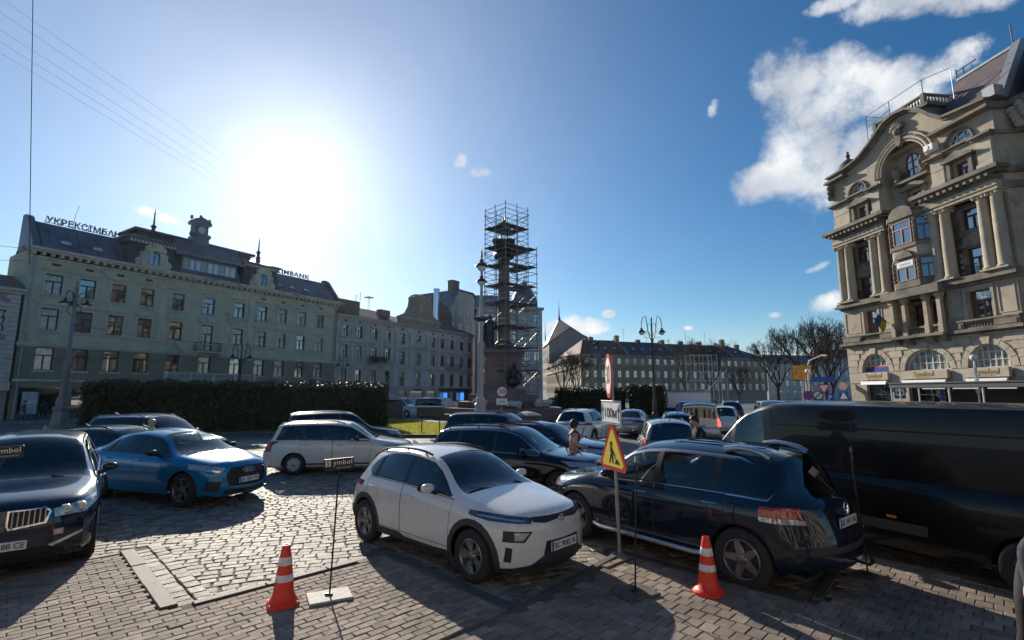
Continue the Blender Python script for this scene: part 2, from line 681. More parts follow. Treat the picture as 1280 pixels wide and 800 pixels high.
# kerbstones along the teeth, each its own stone
for i in range(len(TEETH) - 1):
 a, b = Vector(TEETH[i]), Vector(TEETH[i + 1])
 down = b.y < a.y
 d = (b - a)
 L = d.length
 d.normalize()
 inn = Vector((d.y, -d.x))            # towards the sidewalk
 wdt = 0.18 if down else 0.12
 s0 = 0.0 if down else 0.125
 s1 = L - 0.0 if down else L - 0.205
 n = max(1, round((s1 - s0) / (0.95 if down else 0.8)))
 for k in range(n):
  k0 = s0 + (s1 - s0) * k / n + 0.006
  k1 = s0 + (s1 - s0) * (k + 1) / n - 0.006
  mb = MB()
  Mx = Matrix(((d.x, inn.x, 0, a.x), (d.y, inn.y, 0, a.y), (0, 0, 1, 0), (0, 0, 0, 1)))
  Mx = Mx @ Matrix(((1, 0, 0, 0), (0, 1, 0, 0), (0, 0, 1, 0), (0, 0, 0, 1)))
  z1 = 0.062 + random.uniform(-.006, .006) if down else 0.054
  # d, inn are left-handed here, so flip the width axis
  Mx = Matrix(((d.x, -inn.x, 0, a.x), (d.y, -inn.y, 0, a.y), (0, 0, 1, 0), (0, 0, 0, 1)))
  mb.bevel_box(k0, k1, -wdt + random.uniform(0, .006), 0 - random.uniform(0, .006), -0.02, z1, 0.009, 0, Mx)
  mb.build('kerbstone', m_kerb, sidewalk)

E1 = Vector((0.7071, -0.7071))
E2 = Vector((0.7071, 0.7071))


def visible(x, y, m=1.0):
 return y > 3.6 and abs(x) < (y * 0.9 + 0.8) * 1.16 * m


def stone_mesh(mb, cx, cy, ux, uy, l, w, z0, z1, ch, mi=0, jig=0.0, tilt=0.0):
 """one paving stone: chamfered top over straight sides, corners a little uneven"""
 vx, vy = -uy, ux
 hl, hw = l / 2, w / 2
 pts = []
 for (a, b) in ((-1, -1), (1, -1), (1, 1), (-1, 1)):
  ja, jb = random.uniform(-jig, jig), random.uniform(-jig, jig)
  pts.append((a * hl + ja, b * hw + jb, random.uniform(-tilt, tilt)))
 vs = []
 for (a, b, t) in pts:
  vs.append((cx + a * ux + b * vx, cy + a * uy + b * vy, z0))
 for (a, b, t) in pts:
  vs.append((cx + a * ux + b * vx, cy + a * uy + b * vy, z1 - ch + t))
 for (a, b, t) in pts:
  a2, b2 = a * (1 - ch * 1.3 / hl), b * (1 - ch * 1.3 / hw)
  vs.append((cx + a2 * ux + b2 * vx, cy + a2 * uy + b2 * vy, z1 + t))
 fs = []
 for i in range(4):
  j = (i + 1) % 4
  fs.append((i, j, 4 + j, 4 + i))
  fs.append((4 + i, 4 + j, 8 + j, 8 + i))
 fs.append((8, 9, 10, 11))
 mb.add(vs, fs, mi)


# pavers: running bond, long side up the teeth
pav = []
PL, PW = 0.212, 0.158
for i in range(-80, 110):
 for j in range(-180, 120):
  a = j * .106
  b = (i + (0.5 if j % 2 else 0)) * PL
  p = E1 * a + E2 * b
  if a > -4.2:                          # right of the second tooth the courses run the other way
   p = E1 * (j * PW + (.5 * PW if i % 2 else 0)) + E2 * (i * PL)
   if p.dot(E1) < -4.2 + .1:
    continue
  x, y = p.x, p.y
  if y < -2 or not inside(SIDE, x, y) or not gap_ok(x, y, .115, .16):
   continue
  if not visible(x, y, 1.25):
   continue
  pav.append((math.hypot(x, y), x, y, a > -4.2))
pav.sort()
near = [p for p in pav if p[2] > 4.2 and abs(p[1]) < p[2] * 1.02][:300]
nset = set(near)
protos = []
for k in range(16):
 mb = MB()
 stone_mesh(mb, 0, 0, E2.x, E2.y, PL - 0.006, (PW if k > 7 else .106) - 0.006, 0, 0.042, 0.0055, 0, 0.004, 0.003)
 protos.append(mb.mesh('paver', m_paver))
for k, (d, x, y, wide) in enumerate(near):
 o = link('paver', random.choice(protos[8:] if wide else protos[:8]), sidewalk, (x, y, 0.006 + random.uniform(-.004, .004)))
 o.rotation_euler = (random.uniform(-.008, .008), random.uniform(-.008, .008), random.uniform(-.01, .01))
mb = MB()
for p in pav:
 if p in nset:
  continue
 stone_mesh(mb, p[1], p[2], E2.x, E2.y, PL - 0.006, (PW if p[3] else .106) - 0.006, 0.008, 0.047 + random.uniform(-.004, .004), 0.0055, random.choice((0, 0, 1, 2)), 0.004, 0.0025)
stuff(mb.build('distant_pavers', m_paver_mass, sidewalk))

# granite setts of the square, laid in wavering courses
sa = rad(18)
U = Vector((math.cos(sa), math.sin(sa)))
V = Vector((-math.sin(sa), math.cos(sa)))
setts = []
v = 1.0
row = 0
while v < 34:
 w = random.uniform(0.14, 0.18)
 u = -32.0 + random.uniform(0, .2)
 while u < 34:
  l = random.choice((0.15, 0.18, 0.21, 0.25)) * random.uniform(0.9, 1.1)
  cu, cv = u + l / 2, v + w / 2
  u += l + 0.006
  p = U * cu + V * cv
  x, y = p.x, p.y
  wob = 0.16 * math.sin(cu * 0.55 + v * 0.12) + 0.07 * math.sin(cu * 1.7 + 1.3 * v)
  y += wob
  if not (4.5 < y < 23.5) or not visible(x, y):
   continue
  if inside(SIDE, x, y) or not gap_ok(x, y, .31, .15):
   continue
  sl_ = math.atan(0.16 * 0.55 * math.cos(cu * 0.55 + v * 0.12) + 0.07 * 1.7 * math.cos(cu * 1.7 + 1.3 * v))
  setts.append((math.hypot(x, y), x, y, sa + sl_, l, w))
 v += w + 0.006
 row += 1
for i in range(len(TEETH) - 1):            # border courses along the kerbs
 a, b = Vector(TEETH[i]), Vector(TEETH[i + 1])
 d = (b - a).normalized()
 nrm = Vector((-d.y, d.x))
 L = (b - a).length
 down = b.y < a.y
 for off in ((.10, .295) if down else (.10,)):
  u = (-.02 if off < .2 else -.3) if down else .02
  while u < L - (.02 if down else .42):
   l = random.uniform(.16, .25)
   p = a + d * (u + l / 2) + nrm * off
   if visible(p.x, p.y) and not inside(SIDE, p.x, p.y):
    setts.append((math.hypot(p.x, p.y), p.x, p.y, math.atan2(d.y, d.x) + (PI if off > .2 else 0), l, .185))
   u += l + .006
setts.sort()
sn = [s for s in setts if abs(s[1]) < s[2] * 1.03 and not (0.3 < s[1] < 3.2 and s[2] < 7.4) and not (s[1] < -5.9) and not (s[1] > 3.6)][:300]
sset = set(sn)
for (d, x, y, a, l, w) in sn:
 mb = MB()
 stone_mesh(mb, 0, 0, 1, 0, l - 0.006, w - 0.006, -0.03, 0.002, 0.008, 0, 0.009, 0.004)
 o = link('sett', mb.mesh('sett', m_sett), ground, (x, y, random.uniform(-.005, .004) + (.007 if w == .185 else 0)), (random.uniform(-.02, .02), random.uniform(-.02, .02), a + random.uniform(-.05, .05)))
mb = MB()
for s_ in setts:
 if s_ in sset:
  continue
 (d, x, y, a, l, w) = s_
 a += random.uniform(-.05, .05)
 stone_mesh(mb, x, y, math.cos(a), math.sin(a), l - 0.006, w - 0.006, -0.029, 0.002 + random.uniform(-.005, .004) + (.007 if w == .185 else 0), 0.008, random.choice((0, 0, 0, 1, 1, 2, 3)), 0.009, 0.004)
stuff(mb.build('distant_setts', m_sett_mass, ground))
# sand bed the setts lie in
bed = MB()
bed.add([(-24, 4.0, -0.011), (24, 4.0, -0.011), (27, 23.6, -0.011), (-27, 23.6, -0.011)], [(0, 1, 2, 3)])
struct(bed.build('sand_bed', m_mortar))

# pavement in front of the left-hand row of houses, traffic island with lawn
m_asph = mat('old_asphalt', (0.06, 0.058, 0.056), 0.8, vary=0.3, vscale=2, bump=0.3, bscale=40)
FA = rad(32)
FU = Vector((math.sin(FA), math.cos(FA), 0))
FN = Vector((math.cos(FA), -math.sin(FA), 0))       # out of the facades, towards the square
FP = Vector((-41.15, 41.93, 0))


def fpt(u, out, z=0.0):
 p = FP + FU * u + FN * out
 return (p.x, p.y, z)


pvm = MB()
vs = [fpt(-60, -0.3, 0), fpt(-60, 4.2, 0), fpt(64, 4.2, 0), fpt(64, -0.3, 0)]
pvm.add([(x, y, -0.02) for x, y, z in vs] + [(x, y, 0.13) for x, y, z in vs], [(4, 5, 6, 7)[::-1], (0, 1, 5, 4)[::-1], (1, 2, 6, 5)[::-1], (2, 3, 7, 6)[::-1]])
m_flag = mat('grey_flagstone', (0.2, 0.195, 0.185), 0.8, vary=0.25, vscale=1.2, bump=0.2, bscale=10)
struct(pvm.build('pavement', m_flag))

ISL = [(-25.5, 27.2), (-24.6, 26.2), (-9.5, 32.4), (-7.6, 28.4), (-6.6, 27.7), (-3.7, 27.7), (-2.9, 29.4), (-4.2, 36.5), (-10.0, 43.5), (-12.0, 44.5), (-25.5, 31.5)]
im = MB()
im.prism(ISL, -0.02, 0.11, 'z')
m_soil = mat('lawn_soil', (0.14, 0.15, 0.045), 0.95, vary=0.4, vscale=1.5, bump=0.5, bscale=20)
lawn = struct(im.build('lawn', m_soil))
kb = MB()
for i in range(len(ISL)):
 a, b = Vector(ISL[i]), Vector(ISL[(i + 1) % len(ISL)])
 d = (b - a).normalized()
 nn = Vector((-d.y, d.x))
 Mx = Matrix(((d.x, nn.x, 0, a.x), (d.y, nn.y, 0, a.y), (0, 0, 1, 0), (0, 0, 0, 1)))
 kb.box(0.0, (b - a).length - 0.003, -0.15, 0.0, -0.02, 0.145, 0, Mx)
struct(kb.build('lawn_kerb', m_kerb, lawn))
m_grass = mat('grass_blade', (0.25, 0.26, 0.05), 0.7, vary=0.4, vscale=0.8)
N_ = NT(m_grass.node_tree)
tl_ = N_.new('ShaderNodeBsdfTranslucent')
tl_.inputs[0].default_value = (0.36, 0.36, 0.06, 1)
ms_ = N_.new('ShaderNodeMixShader')
ms_.inputs[0].default_value = 0.55
N_.l.new(N_.n['Principled BSDF'].outputs[0], ms_.inputs[1])
N_.l.new(tl_.outputs[0], ms_.inputs[2])
N_.l.new(ms_.outputs[0], N_.n['Material Output'].inputs[0])
gm = MB()
for k in range(15000):
 x, y = random.uniform(-13, -2.6), random.uniform(27.5, 44)
 if not inside(ISL, x, y):
  continue
 h = random.uniform(0.05, 0.14)
 t = random.uniform(0, PI)
 w = 0.035
 lx, ly = random.uniform(-.05, .05), random.uniform(-.05, .05)
 gm.add([(x - w * math.cos(t), y - w * math.sin(t), 0.105), (x + w * math.cos(t), y + w * math.sin(t), 0.105), (x + lx, y + ly, 0.11 + h)], [(0, 1, 2)])
o = stuff(gm.build('grass', m_grass))
o['label'] = 'yellow-green grass growing on the traffic island beside the dark hedge'
o['category'] = 'grass'
# ================================================================== BUILDINGS
def plaster(name, col, dirt=None, vary=0.16, rough=0.85, bump=0.25):
 return mat(name, col, rough, vary=vary, vscale=0.7, bump=bump, bscale=9, dirt=dirt)


m_green = plaster('green_plaster', (0.46, 0.455, 0.33), ((0.12, 0.13, 0.10), 0.10, 0.5))  # wall and trim colours lifted to stand in for veiling sun glare
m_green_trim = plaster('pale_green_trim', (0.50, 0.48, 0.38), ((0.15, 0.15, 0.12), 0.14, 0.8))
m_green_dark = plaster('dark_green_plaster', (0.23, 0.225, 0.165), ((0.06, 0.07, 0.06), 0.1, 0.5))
m_roof_tin = mat('grey_tin_roof', (0.13, 0.145, 0.17), 0.45, metal=0.35, vary=0.3, vscale=0.6, bump=0.15, bscale=5)
m_roof_dark = mat('dark_slate_roof', (0.055, 0.06, 0.068), 0.6, vary=0.3, vscale=1.2, bump=0.2, bscale=9)
m_roof_red = mat('old_red_tile', (0.16, 0.075, 0.06), 0.75, vary=0.35, vscale=1.1, bump=0.4, bscale=14)
m_roof_brown = mat('brown_tile', (0.20, 0.135, 0.105), 0.75, vary=0.35, vscale=1.1, bump=0.4, bscale=14)
m_wood_dark = mat('dark_brown_window_wood', (0.05, 0.03, 0.022), 0.5, vary=0.2, vscale=8)
m_wood_white = mat('white_window_wood', (0.72, 0.71, 0.68), 0.5, vary=0.06, vscale=8)
m_pane = mat('dark_window_glass', (0.012, 0.015, 0.018), 0.04, spec=1.0, coat=1.0, cior=3.0)
m_pane_c = mat('curtained_window_glass', (0.34, 0.31, 0.26), 0.08, spec=1.0, coat=1.0, vary=0.5, vscale=2.6)
m_pane_b = mat('blind_window_glass', (0.16, 0.13, 0.12), 0.06, spec=1.0, coat=1.0, vary=0.6, vscale=1.7)
m_iron = mat('black_iron', (0.02, 0.02, 0.022), 0.45, metal=0.3)
m_zinc = mat('grey_zinc_pipe', (0.3, 0.31, 0.32), 0.45, metal=0.5, vary=0.15)
m_stone = plaster('tan_limestone', (0.42, 0.35, 0.265), ((0.13, 0.115, 0.098), 0.10, 1.1), 0.2)
m_stone_soot = plaster('sooty_limestone', (0.24, 0.205, 0.16), ((0.075, 0.068, 0.06), 0.24, 0.9), 0.3)
m_stone_clean = mat('clean_ashlar', (0.47, 0.405, 0.32), 0.85, vary=0.14, vscale=1.5, bump=0.3, bscale=14, rnd=0.08, dirt=((0.22, 0.19, 0.15), 0.06, 1.4))
m_grey_pl = plaster('grey_plaster', (0.42, 0.37, 0.325), ((0.19, 0.175, 0.165), 0.12, 0.6))
m_grey_trim = plaster('light_grey_trim', (0.50, 0.455, 0.41), ((0.24, 0.22, 0.2), 0.12, 0.9))
m_pink_pl = plaster('pinkish_plaster', (0.31, 0.27, 0.26), ((0.17, 0.15, 0.145), 0.14, 0.7))
m_ochre = plaster('ochre_plaster', (0.34, 0.25, 0.17), ((0.19, 0.16, 0.13), 0.14, 0.6))
m_brick_o = plaster('old_chimney_brick', (0.19, 0.13, 0.10), ((0.09, 0.07, 0.06), 0.14, 1.5), 0.3)
m_shop_dark = mat('dark_shop_front', (0.028, 0.03, 0.032), 0.35, vary=0.3, vscale=1.5)
m_gold = mat('gilt_letter', (0.42, 0.27, 0.09), 0.4, metal=0.6)
m_letter = mat('blue_black_letter', (0.018, 0.024, 0.045), 0.5)
m_white = mat('white_enamel', (0.78, 0.78, 0.77), 0.45, vary=0.05, vscale=3)
m_skylight = mat('skylight_glass', (0.5, 0.55, 0.6), 0.1, spec=1.0, coat=1.0)


def wall(mb, u0, u1, z0, z1, ops, depth=0.25, y=0.0, mi=0):
 """front skin with rectangular or arched openings and their reveals; ops: (u0, u1, z0, z1[, rise])"""
 us = sorted({u0, u1, *[o[0] for o in ops], *[o[1] for o in ops]})
 zs = sorted({z0, z1, *[o[2] for o in ops], *[o[3] for o in ops]})
 us = [u for u in us if u0 - 1e-6 <= u <= u1 + 1e-6]
 zs = [z for z in zs if z0 - 1e-6 <= z <= z1 + 1e-6]
 for i in range(len(us) - 1):
  for j in range(len(zs) - 1):
   cu, cz = (us[i] + us[i + 1]) / 2, (zs[j] + zs[j + 1]) / 2
   if any(o[0] < cu < o[1] and o[2] < cz < o[3] for o in ops):
    continue
   mb.add([(us[i], y, zs[j]), (us[i + 1], y, zs[j]), (us[i + 1], y, zs[j + 1]), (us[i], y, zs[j + 1])], [(0, 1, 2, 3)], mi)
 for o in ops:
  a, b, c, d = o[:4]
  if c < z0 - 1e-6 or d > z1 + 1e-6:
   continue
  rise = o[4] if len(o) > 4 else 0
  e = y + depth
  sp = d - rise
  mb.add([(a, y, c), (a, e, c), (a, e, sp), (a, y, sp)], [(0, 1, 2, 3)], mi)
  mb.add([(b, y, c), (b, y, sp), (b, e, sp), (b, e, c)], [(0, 1, 2, 3)], mi)
  mb.add([(a, y, c), (b, y, c), (b, e, c), (a, e, c)], [(0, 1, 2, 3)], mi)
  if not rise:
   mb.add([(a, y, d), (a, e, d), (b, e, d), (b, y, d)], [(0, 1, 2, 3)], mi)
  else:
   n = 14
   uc, ha = (a + b) / 2, (b - a) / 2
   P = [(uc - ha * math.cos(PI * k / n), sp + rise * math.sin(PI * k / n)) for k in range(n + 1)]
   for k in range(n):
    (p, q), (r_, s_) = P[k], P[k + 1]
    mb.add([(p, y, q), (r_, y, s_), (r_, y, d), (p, y, d)], [(0, 1, 2, 3)], mi)
    mb.add([(p, y, q), (p, e, q), (r_, e, s_), (r_, y, s_)], [(0, 1, 2, 3)], mi)


WC = {}


def win(par, u, z, w, h, y=0.2, style='cross', m=None, pane=None, dark=0.55, label=None):
 """a window: frame with its pane as sub-part; data shared between equal windows"""
 m = m or m_wood_dark
 key = (round(w, 2), round(h, 2), style, m.name)
 if key not in WC:
  f = MB()
  t = 0.07
  hw = w / 2
  f.box(-hw, -hw + t, -.04, .06, 0, h)
  f.box(hw - t, hw, -.04, .06, 0, h)
  f.box(-hw + t, hw - t, -.037, .06, 0, t)
  f.box(-hw + t, hw - t, -.037, .06, h - t, h)
  if style in ('cross', 'six'):
   f.box(-hw + t, hw - t, -.045, .05, h * .66 - .045, h * .66 + .045)
   f.box(-.045, .045, -.042, .05, t, h * .66 - .045)
   if style == 'six':
    f.box(-.03, .03, -.042, .05, h * .66 + .045, h - t)
    f.box(-hw + t, -.045, -.03, .04, h * .33 - .02, h * .33 + .02)
    f.box(.045, hw - t, -.03, .04, h * .33 - .02, h * .33 + .02)
  elif style == 'pair':
   f.box(-.04, .04, -.042, .05, t, h - t)
  p = MB()
  p.add([(-hw + .02, .03, .02), (hw - .02, .03, .02), (hw - .02, .03, h - .02), (-hw + .02, .03, h - .02)], [(0, 1, 2, 3)])
  WC[key] = (f.mesh('window', m), {})
  WC[key][1]['mb'] = p
 fm, pd = WC[key]
 r_ = random.random()
 pm = pane or (m_pane if r_ < dark else (m_pane_c if r_ < dark + (1 - dark) * .6 else m_pane_b))
 if pm.name not in pd:
  pd[pm.name] = pd['mb'].mesh('pane', pm)
 o = link('window', fm, par, (u, y, z))
 link('pane', pd[pm.name], o)
 return o


def arch_window(par, u, z, w, h, rise, y=0.2, bars=5, rows=2, m=None, pane=None):
 """round-headed glazing w wide, h tall to the crown, glazing bars as geometry"""
 m = m or m_wood_white
 hw = w / 2
 sp = h - rise
 n = 16
 P = [(-hw, 0)] + [(-hw * math.cos(PI * k / n), sp + rise * math.sin(PI * k / n)) for k in range(n + 1)] + [(hw, 0)]
 f = MB()
 ring = [Vector((a, 0, b)) for a, b in P]
 for i in range(len(ring)):
  f.tube(ring[i], ring[(i + 1) % len(ring)], 0.05, n=4)

 def top(a):
  return sp + rise * math.sqrt(max(0, 1 - (a / hw) ** 2))
 for k in range(1, bars + 1):
  a = -hw + w * k / (bars + 1)
  f.box(a - .022, a + .022, -.03, .03, 0, top(a))
 for k in range(1, rows + 1):
  b = h * k / (rows + 1)
  x = hw if b < sp else hw * math.sqrt(max(0, 1 - ((b - sp) / rise) ** 2))
  f.box(-x, x, -.024, .024, b - .018, b + .018)
 o = f.build('window', m, par, loc=(u, y, z))
 p = MB()
 p.add([(a, .035, b) for a, b in P], [tuple(range(len(P)))[::-1]])
 p.build('pane', pane or m_pane, o)
 return o


def band(mb, u0, u1, z0, z1, out, back=0.05, mi=0, y=0.0):
 mb.box(u0, u1, y - out, y + back, z0, z1, mi)


SC = {}


def surround(par, u, z, w, h, m, hood=True, sill=True, key='plain', keystone=False):
 """moulded frame, sill and hood round a window, one part"""
 k = (round(w, 2), round(h, 2), m.name, key, hood, sill)
 if k not in SC:
  s = MB()
  hw = w / 2
  t = 0.17
  s.box(-hw - t, -hw, -.07, .03, -.02, h + t)
  s.box(hw, hw + t, -.07, .03, -.02, h + t)
  s.box(-hw, hw, -.067, .03, h, h + t)
  if sill:
   s.box(-hw - t - .06, hw + t + .06, -.16, .03, -.14, -.021)
  if hood:
   z0 = h + t + .14
   s.box(-hw - t - .03, hw + t + .03, -.06, .03, h + t + .001, z0)
   s.box(-hw - t - .16, hw + t + .16, -.2, .03, z0 + .002, z0 + .09)
   if key == 'pediment':
    s.prism([(-hw - t - .14, z0 + .092), (hw + t + .14, z0 + .092), (0, z0 + .5)], -.15, .03, 'y')
   elif key == 'round':
    s.prism([(-hw - t - .1, z0 + .092)] + [((hw + t + .1) * math.cos(PI - PI * q / 10), z0 + .092 + .42 * math.sin(PI * q / 10)) for q in range(1, 10)] + [(hw + t + .1, z0 + .092)], -.15, .03, 'y')
   elif key == 'ornate':
    s.prism([(-hw - t - .2, z0 + .092), (hw + t + .2, z0 + .092), (hw * .8, z0 + .5), (hw * .45, z0 + .42), (0, z0 + .72), (-hw * .45, z0 + .42), (-hw * .8, z0 + .5)], -.16, .03, 'y')
    for sx in (-1, 1):
     s.ball((sx * (hw + .34), -.06, z0 + .28), .2, .12, .26, 8)
    s.ball((0, -.17, z0 + .35), .16, .06, .18, 8)
  if keystone:
   s.prism([(-.1, h - .02), (.1, h - .02), (.15, h + .33), (-.15, h + .33)], -.14, .03, 'y')
  SC[k] = s.mesh('window_surround', m)
 return link('window_surround', SC[k], par, (u, 0, z))


def shell(mb, u0, u1, z0, z1, dep, mi=0, left=True, right=True, back=True):
 """side and rear walls"""
 if left:
  mb.add([(u0, 0, z0), (u0, 0, z1), (u0, dep, z1), (u0, dep, z0)], [(0, 1, 2, 3)], mi)
 if right:
  mb.add([(u1, 0, z0), (u1, dep, z0), (u1, dep, z1), (u1, 0, z1)], [(0, 1, 2, 3)], mi)
 if back:
  mb.add([(u0, dep, z0), (u0, dep, z1), (u1, dep, z1), (u1, dep, z0)], [(0, 1, 2, 3)], mi)


def house(name, label, az, p, group=None):
 return thing(name, label, 'building', (p[0], p[1], 0), rad(90 - az), group)


BAL = {}


def balusters(par, u0, u1, z0, z1, y, m, step=0.24, r=0.065, thick=0.16, posts=None):
 """stone balustrade: rail, plinth, each baluster a part"""
 mb = MB()
 mb.box(u0, u1, y - thick / 2 - .03, y + thick / 2 + .03, z1 - .13, z1)
 mb.box(u0, u1, y - thick / 2 - .02, y + thick / 2 + .02, z0, z0 + .1)
 posts = posts if posts is not None else [u0 + .12, u1 - .12]
 for q in posts:
  mb.box(q - .14, q + .14, y - thick / 2 - .045, y + thick / 2 + .045, z0 + .001, z1 + .03)
 mb.build('balustrade_rail', m, par)
 k = (round(z1 - z0, 2), r, m.name)
 if k not in BAL:
  h = z1 - z0 - .23
  b = MB()
  b.lathe([(r * .7, 0), (r * .5, h * .1), (r, h * .32), (r * .45, h * .7), (r * .75, h * .9), (r * .7, h)], 8)
  BAL[k] = b.mesh('baluster', m, 40)
 n = int((u1 - u0) / step)
 for i in range(n + 1):
  u = u0 + (u1 - u0) * (i + .5) / (n + 1)
  if any(abs(u - q) < .2 for q in posts):
   continue
  link('baluster', BAL[k], par, (u, y, z0 + .1))


def iron_rail(par, u0, u1, z0, z1, y, dep, step=0.14):
 b = MB()
 pts = [(u0, y + dep), (u0, y), (u1, y), (u1, y + dep)]
 for (a, b_), (c, d) in zip(pts, pts[1:]):
  b.tube((a, b_, z1), (c, d, z1), .025, n=5)
  b.tube((a, b_, z0 + .06), (c, d, z0 + .06), .02, n=5)
  n = max(2, int(math.hypot(c - a, d - b_) / step))
  for i in range(n + 1):
   t = i / n
   x, yy = a + (c - a) * t, b_ + (d - b_) * t
   b.tube((x, yy, z0), (x, yy, z1), .012, n=4)
 return b.build('iron_railing', m_iron, par)


def chimney(par, u, y, z0, z1, w=0.9, d=0.7, m=None):
 c = MB()
 c.box(u - w / 2, u + w / 2, y - d / 2, y + d / 2, z0, z1)
 c.box(u - w / 2 - .07, u + w / 2 + .07, y - d / 2 - .07, y + d / 2 + .07, z1 - .3, z1 - .12)
 for q in (-.25, .25):
  c.lathe([(.1, z1), (.1, z1 + .25), (.12, z1 + .3)], 8, 0, Matrix.Translation((u + q * w, y, 0)))
 return c.build('chimney', m or m_brick_o, par)


def finial(par, u, y, z0, z1, m=None):
 h = z1 - z0
 c = MB()
 c.lathe([(.34, 0), (.22, h * .1), (.3, h * .16), (.16, h * .24), (.2, h * .34), (.3, h * .38), (.1, h * .44), (.06, h * .8), (.0, h)], 8, 0, Matrix.Translation((u, y, z0)))
 c.tube((u - .16, y, z0 + h * .78), (u + .16, y, z0 + h * .78), .02, n=4)
 return c.build('finial', m or m_roof_dark, par, 40)


def antenna(u, y, z, h, par):
 c = MB()
 c.tube((u, y, z), (u, y, z + h), .035, n=5)
 for k in range(4):
  q = z + h * (0.6 + .12 * k)
  c.tube((u - .45, y, q), (u + .45, y, q), .018, n=4)
 return c.build('aerial', m_iron, par)


# ---------------------------------------------------------------- green bank house
gb = house('bank_building', 'long sage-green bank building with grey mansard roof and rooftop lettering behind the hedge', 32, (FP.x, FP.y))
GU = [1.2, 3.6, 6.0, 8.42, 11.27, 14.4, 17.78, 20.6, 23.22, 26.0, 28.75]
U0, U1 = -0.55, 31.3
ops = []
for i, u in enumerate(GU):
 ops.append((u - .6, u + .6, 10.95, 12.72))
 ops.append((u - .62, u + .62, 6.9 if i == 5 else 7.8, 9.68))
low = [(u - .62, u + .62, 4.3, 6.26) for u in GU]
w = MB()
wall(w, U0, U1, 6.6, 14.2, ops)
shell(w, U0, U1, 0.0, 14.8, 6)
w.add([(U0, 0, 14.8), (U1, 0, 14.8), (U1, 6, 14.8), (U0, 6, 14.8)], [(0, 1, 2, 3)])
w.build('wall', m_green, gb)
w = MB()
wall(w, U0, U1, 3.5, 6.6, low)
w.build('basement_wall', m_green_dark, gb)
# rusticated courses, each a part, interrupted by the windows
z = 3.62
while z < 6.2:
 edges = [U0] + [e for u in GU for e in ((u - .66, u + .66) if z + .3 > 4.3 else ())] + [U1]
 for a, b in zip(edges[::2], edges[1::2]):
  c = MB()
  c.box(a + .01, b - .01, -.05, .02, z, z + .27)
  c.build('rusticated_course', m_green_dark, gb)
 z += .315
tr = MB()
band(tr, U0 - .1, U1 + .1, 3.32, 3.5, .2)
band(tr, U0 - .1, U1 + .1, 6.26, 6.4, .1)
band(tr, U0 - .15, U1 + .15, 6.402, 6.6, .25)
band(tr, U0, U1, 7.5, 7.62, .08)
band(tr, U0, U1, 13.25, 13.33, .07)
for q in (9.85, 19.2):
 tr.box(q - .32, q + .32, -.09, .02, 7.63, 13.24)
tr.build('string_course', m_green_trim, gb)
co = MB()
band(co, U0 - .1, U1 + .1, 13.95, 14.18, .12)
band(co, U0 - .55, U1 + .45, 14.46, 14.62, .62)
band(co, U0 - .7, U1 + .6, 14.622, 14.84, .8)
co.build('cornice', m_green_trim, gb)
md = MB()
md.box(-.13, .13, -.55, .03, 14.2, 14.458)
mdm = md.mesh('modillion', m_green_trim)
n = 52
for i in range(n):
 link('modillion', mdm, gb, (U0 + .1 + (U1 - U0 - .2) * i / (n - 1), 0, 0))
vt = MB()
vt.box(-.3, .3, -.02, .02, 13.5, 13.72)
vtm = vt.mesh('vent', m_shop_dark)
for i, u in enumerate(GU):
 if i not in (4, 5, 6):
  link('vent', vtm, gb, (u, 0, 0))
for i, u in enumerate(GU):
 cen = i in (4, 5, 6)
 blue = i in (2, 3, 5, 6, 7)
 win(gb, u, 10.95, 1.2, 1.77, pane=m_pane if blue else None)
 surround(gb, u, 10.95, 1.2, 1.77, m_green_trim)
 if i == 5:
  win(gb, u, 6.9, 1.24, 2.78, style='cross')
 else:
  win(gb, u, 7.8, 1.24, 1.88)
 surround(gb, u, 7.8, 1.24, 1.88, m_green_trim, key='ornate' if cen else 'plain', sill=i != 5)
 win(gb, u, 4.3, 1.24, 1.96, dark=.35)
 sb = MB()
 sb.box(u - .75, u + .75, -.13, .02, 4.16, 4.299)
 sb.build('sill', m_green_trim, gb)
# lettering frieze of raised plaster scroll over the middle
for k in range(14):
 q = 10.7 + k * .56
 s_ = MB()
 s_.ball((q, -.03, 13.62), .15, .06, .15, 8)
 s_.build('frieze_ornament', m_green_trim, gb)
bl = MB()
bl.box(13.1, 15.7, -1.0, .02, 6.62, 6.78)
for q in (13.4, 15.4):
 bl.prism([(-.9, 6.61), (-.02, 6.61), (-.02, 6.1)], q - .14, q + .14, 'x')
bl.build('balcony', m_green_trim, gb)
iron_rail(gb, 13.15, 15.65, 6.78, 7.72, -.95, .95)
te = MB()
te.box(9.9, 19.45, -1.6, -.21, 3.3, 3.49)
te.build('terrace_slab', m_green_trim, gb)
balusters(gb, 9.95, 19.4, 3.492, 4.42, -1.48, m_grey_trim, .23, .075, .18, [10.1, 12.4, 14.7, 17.0, 19.25])
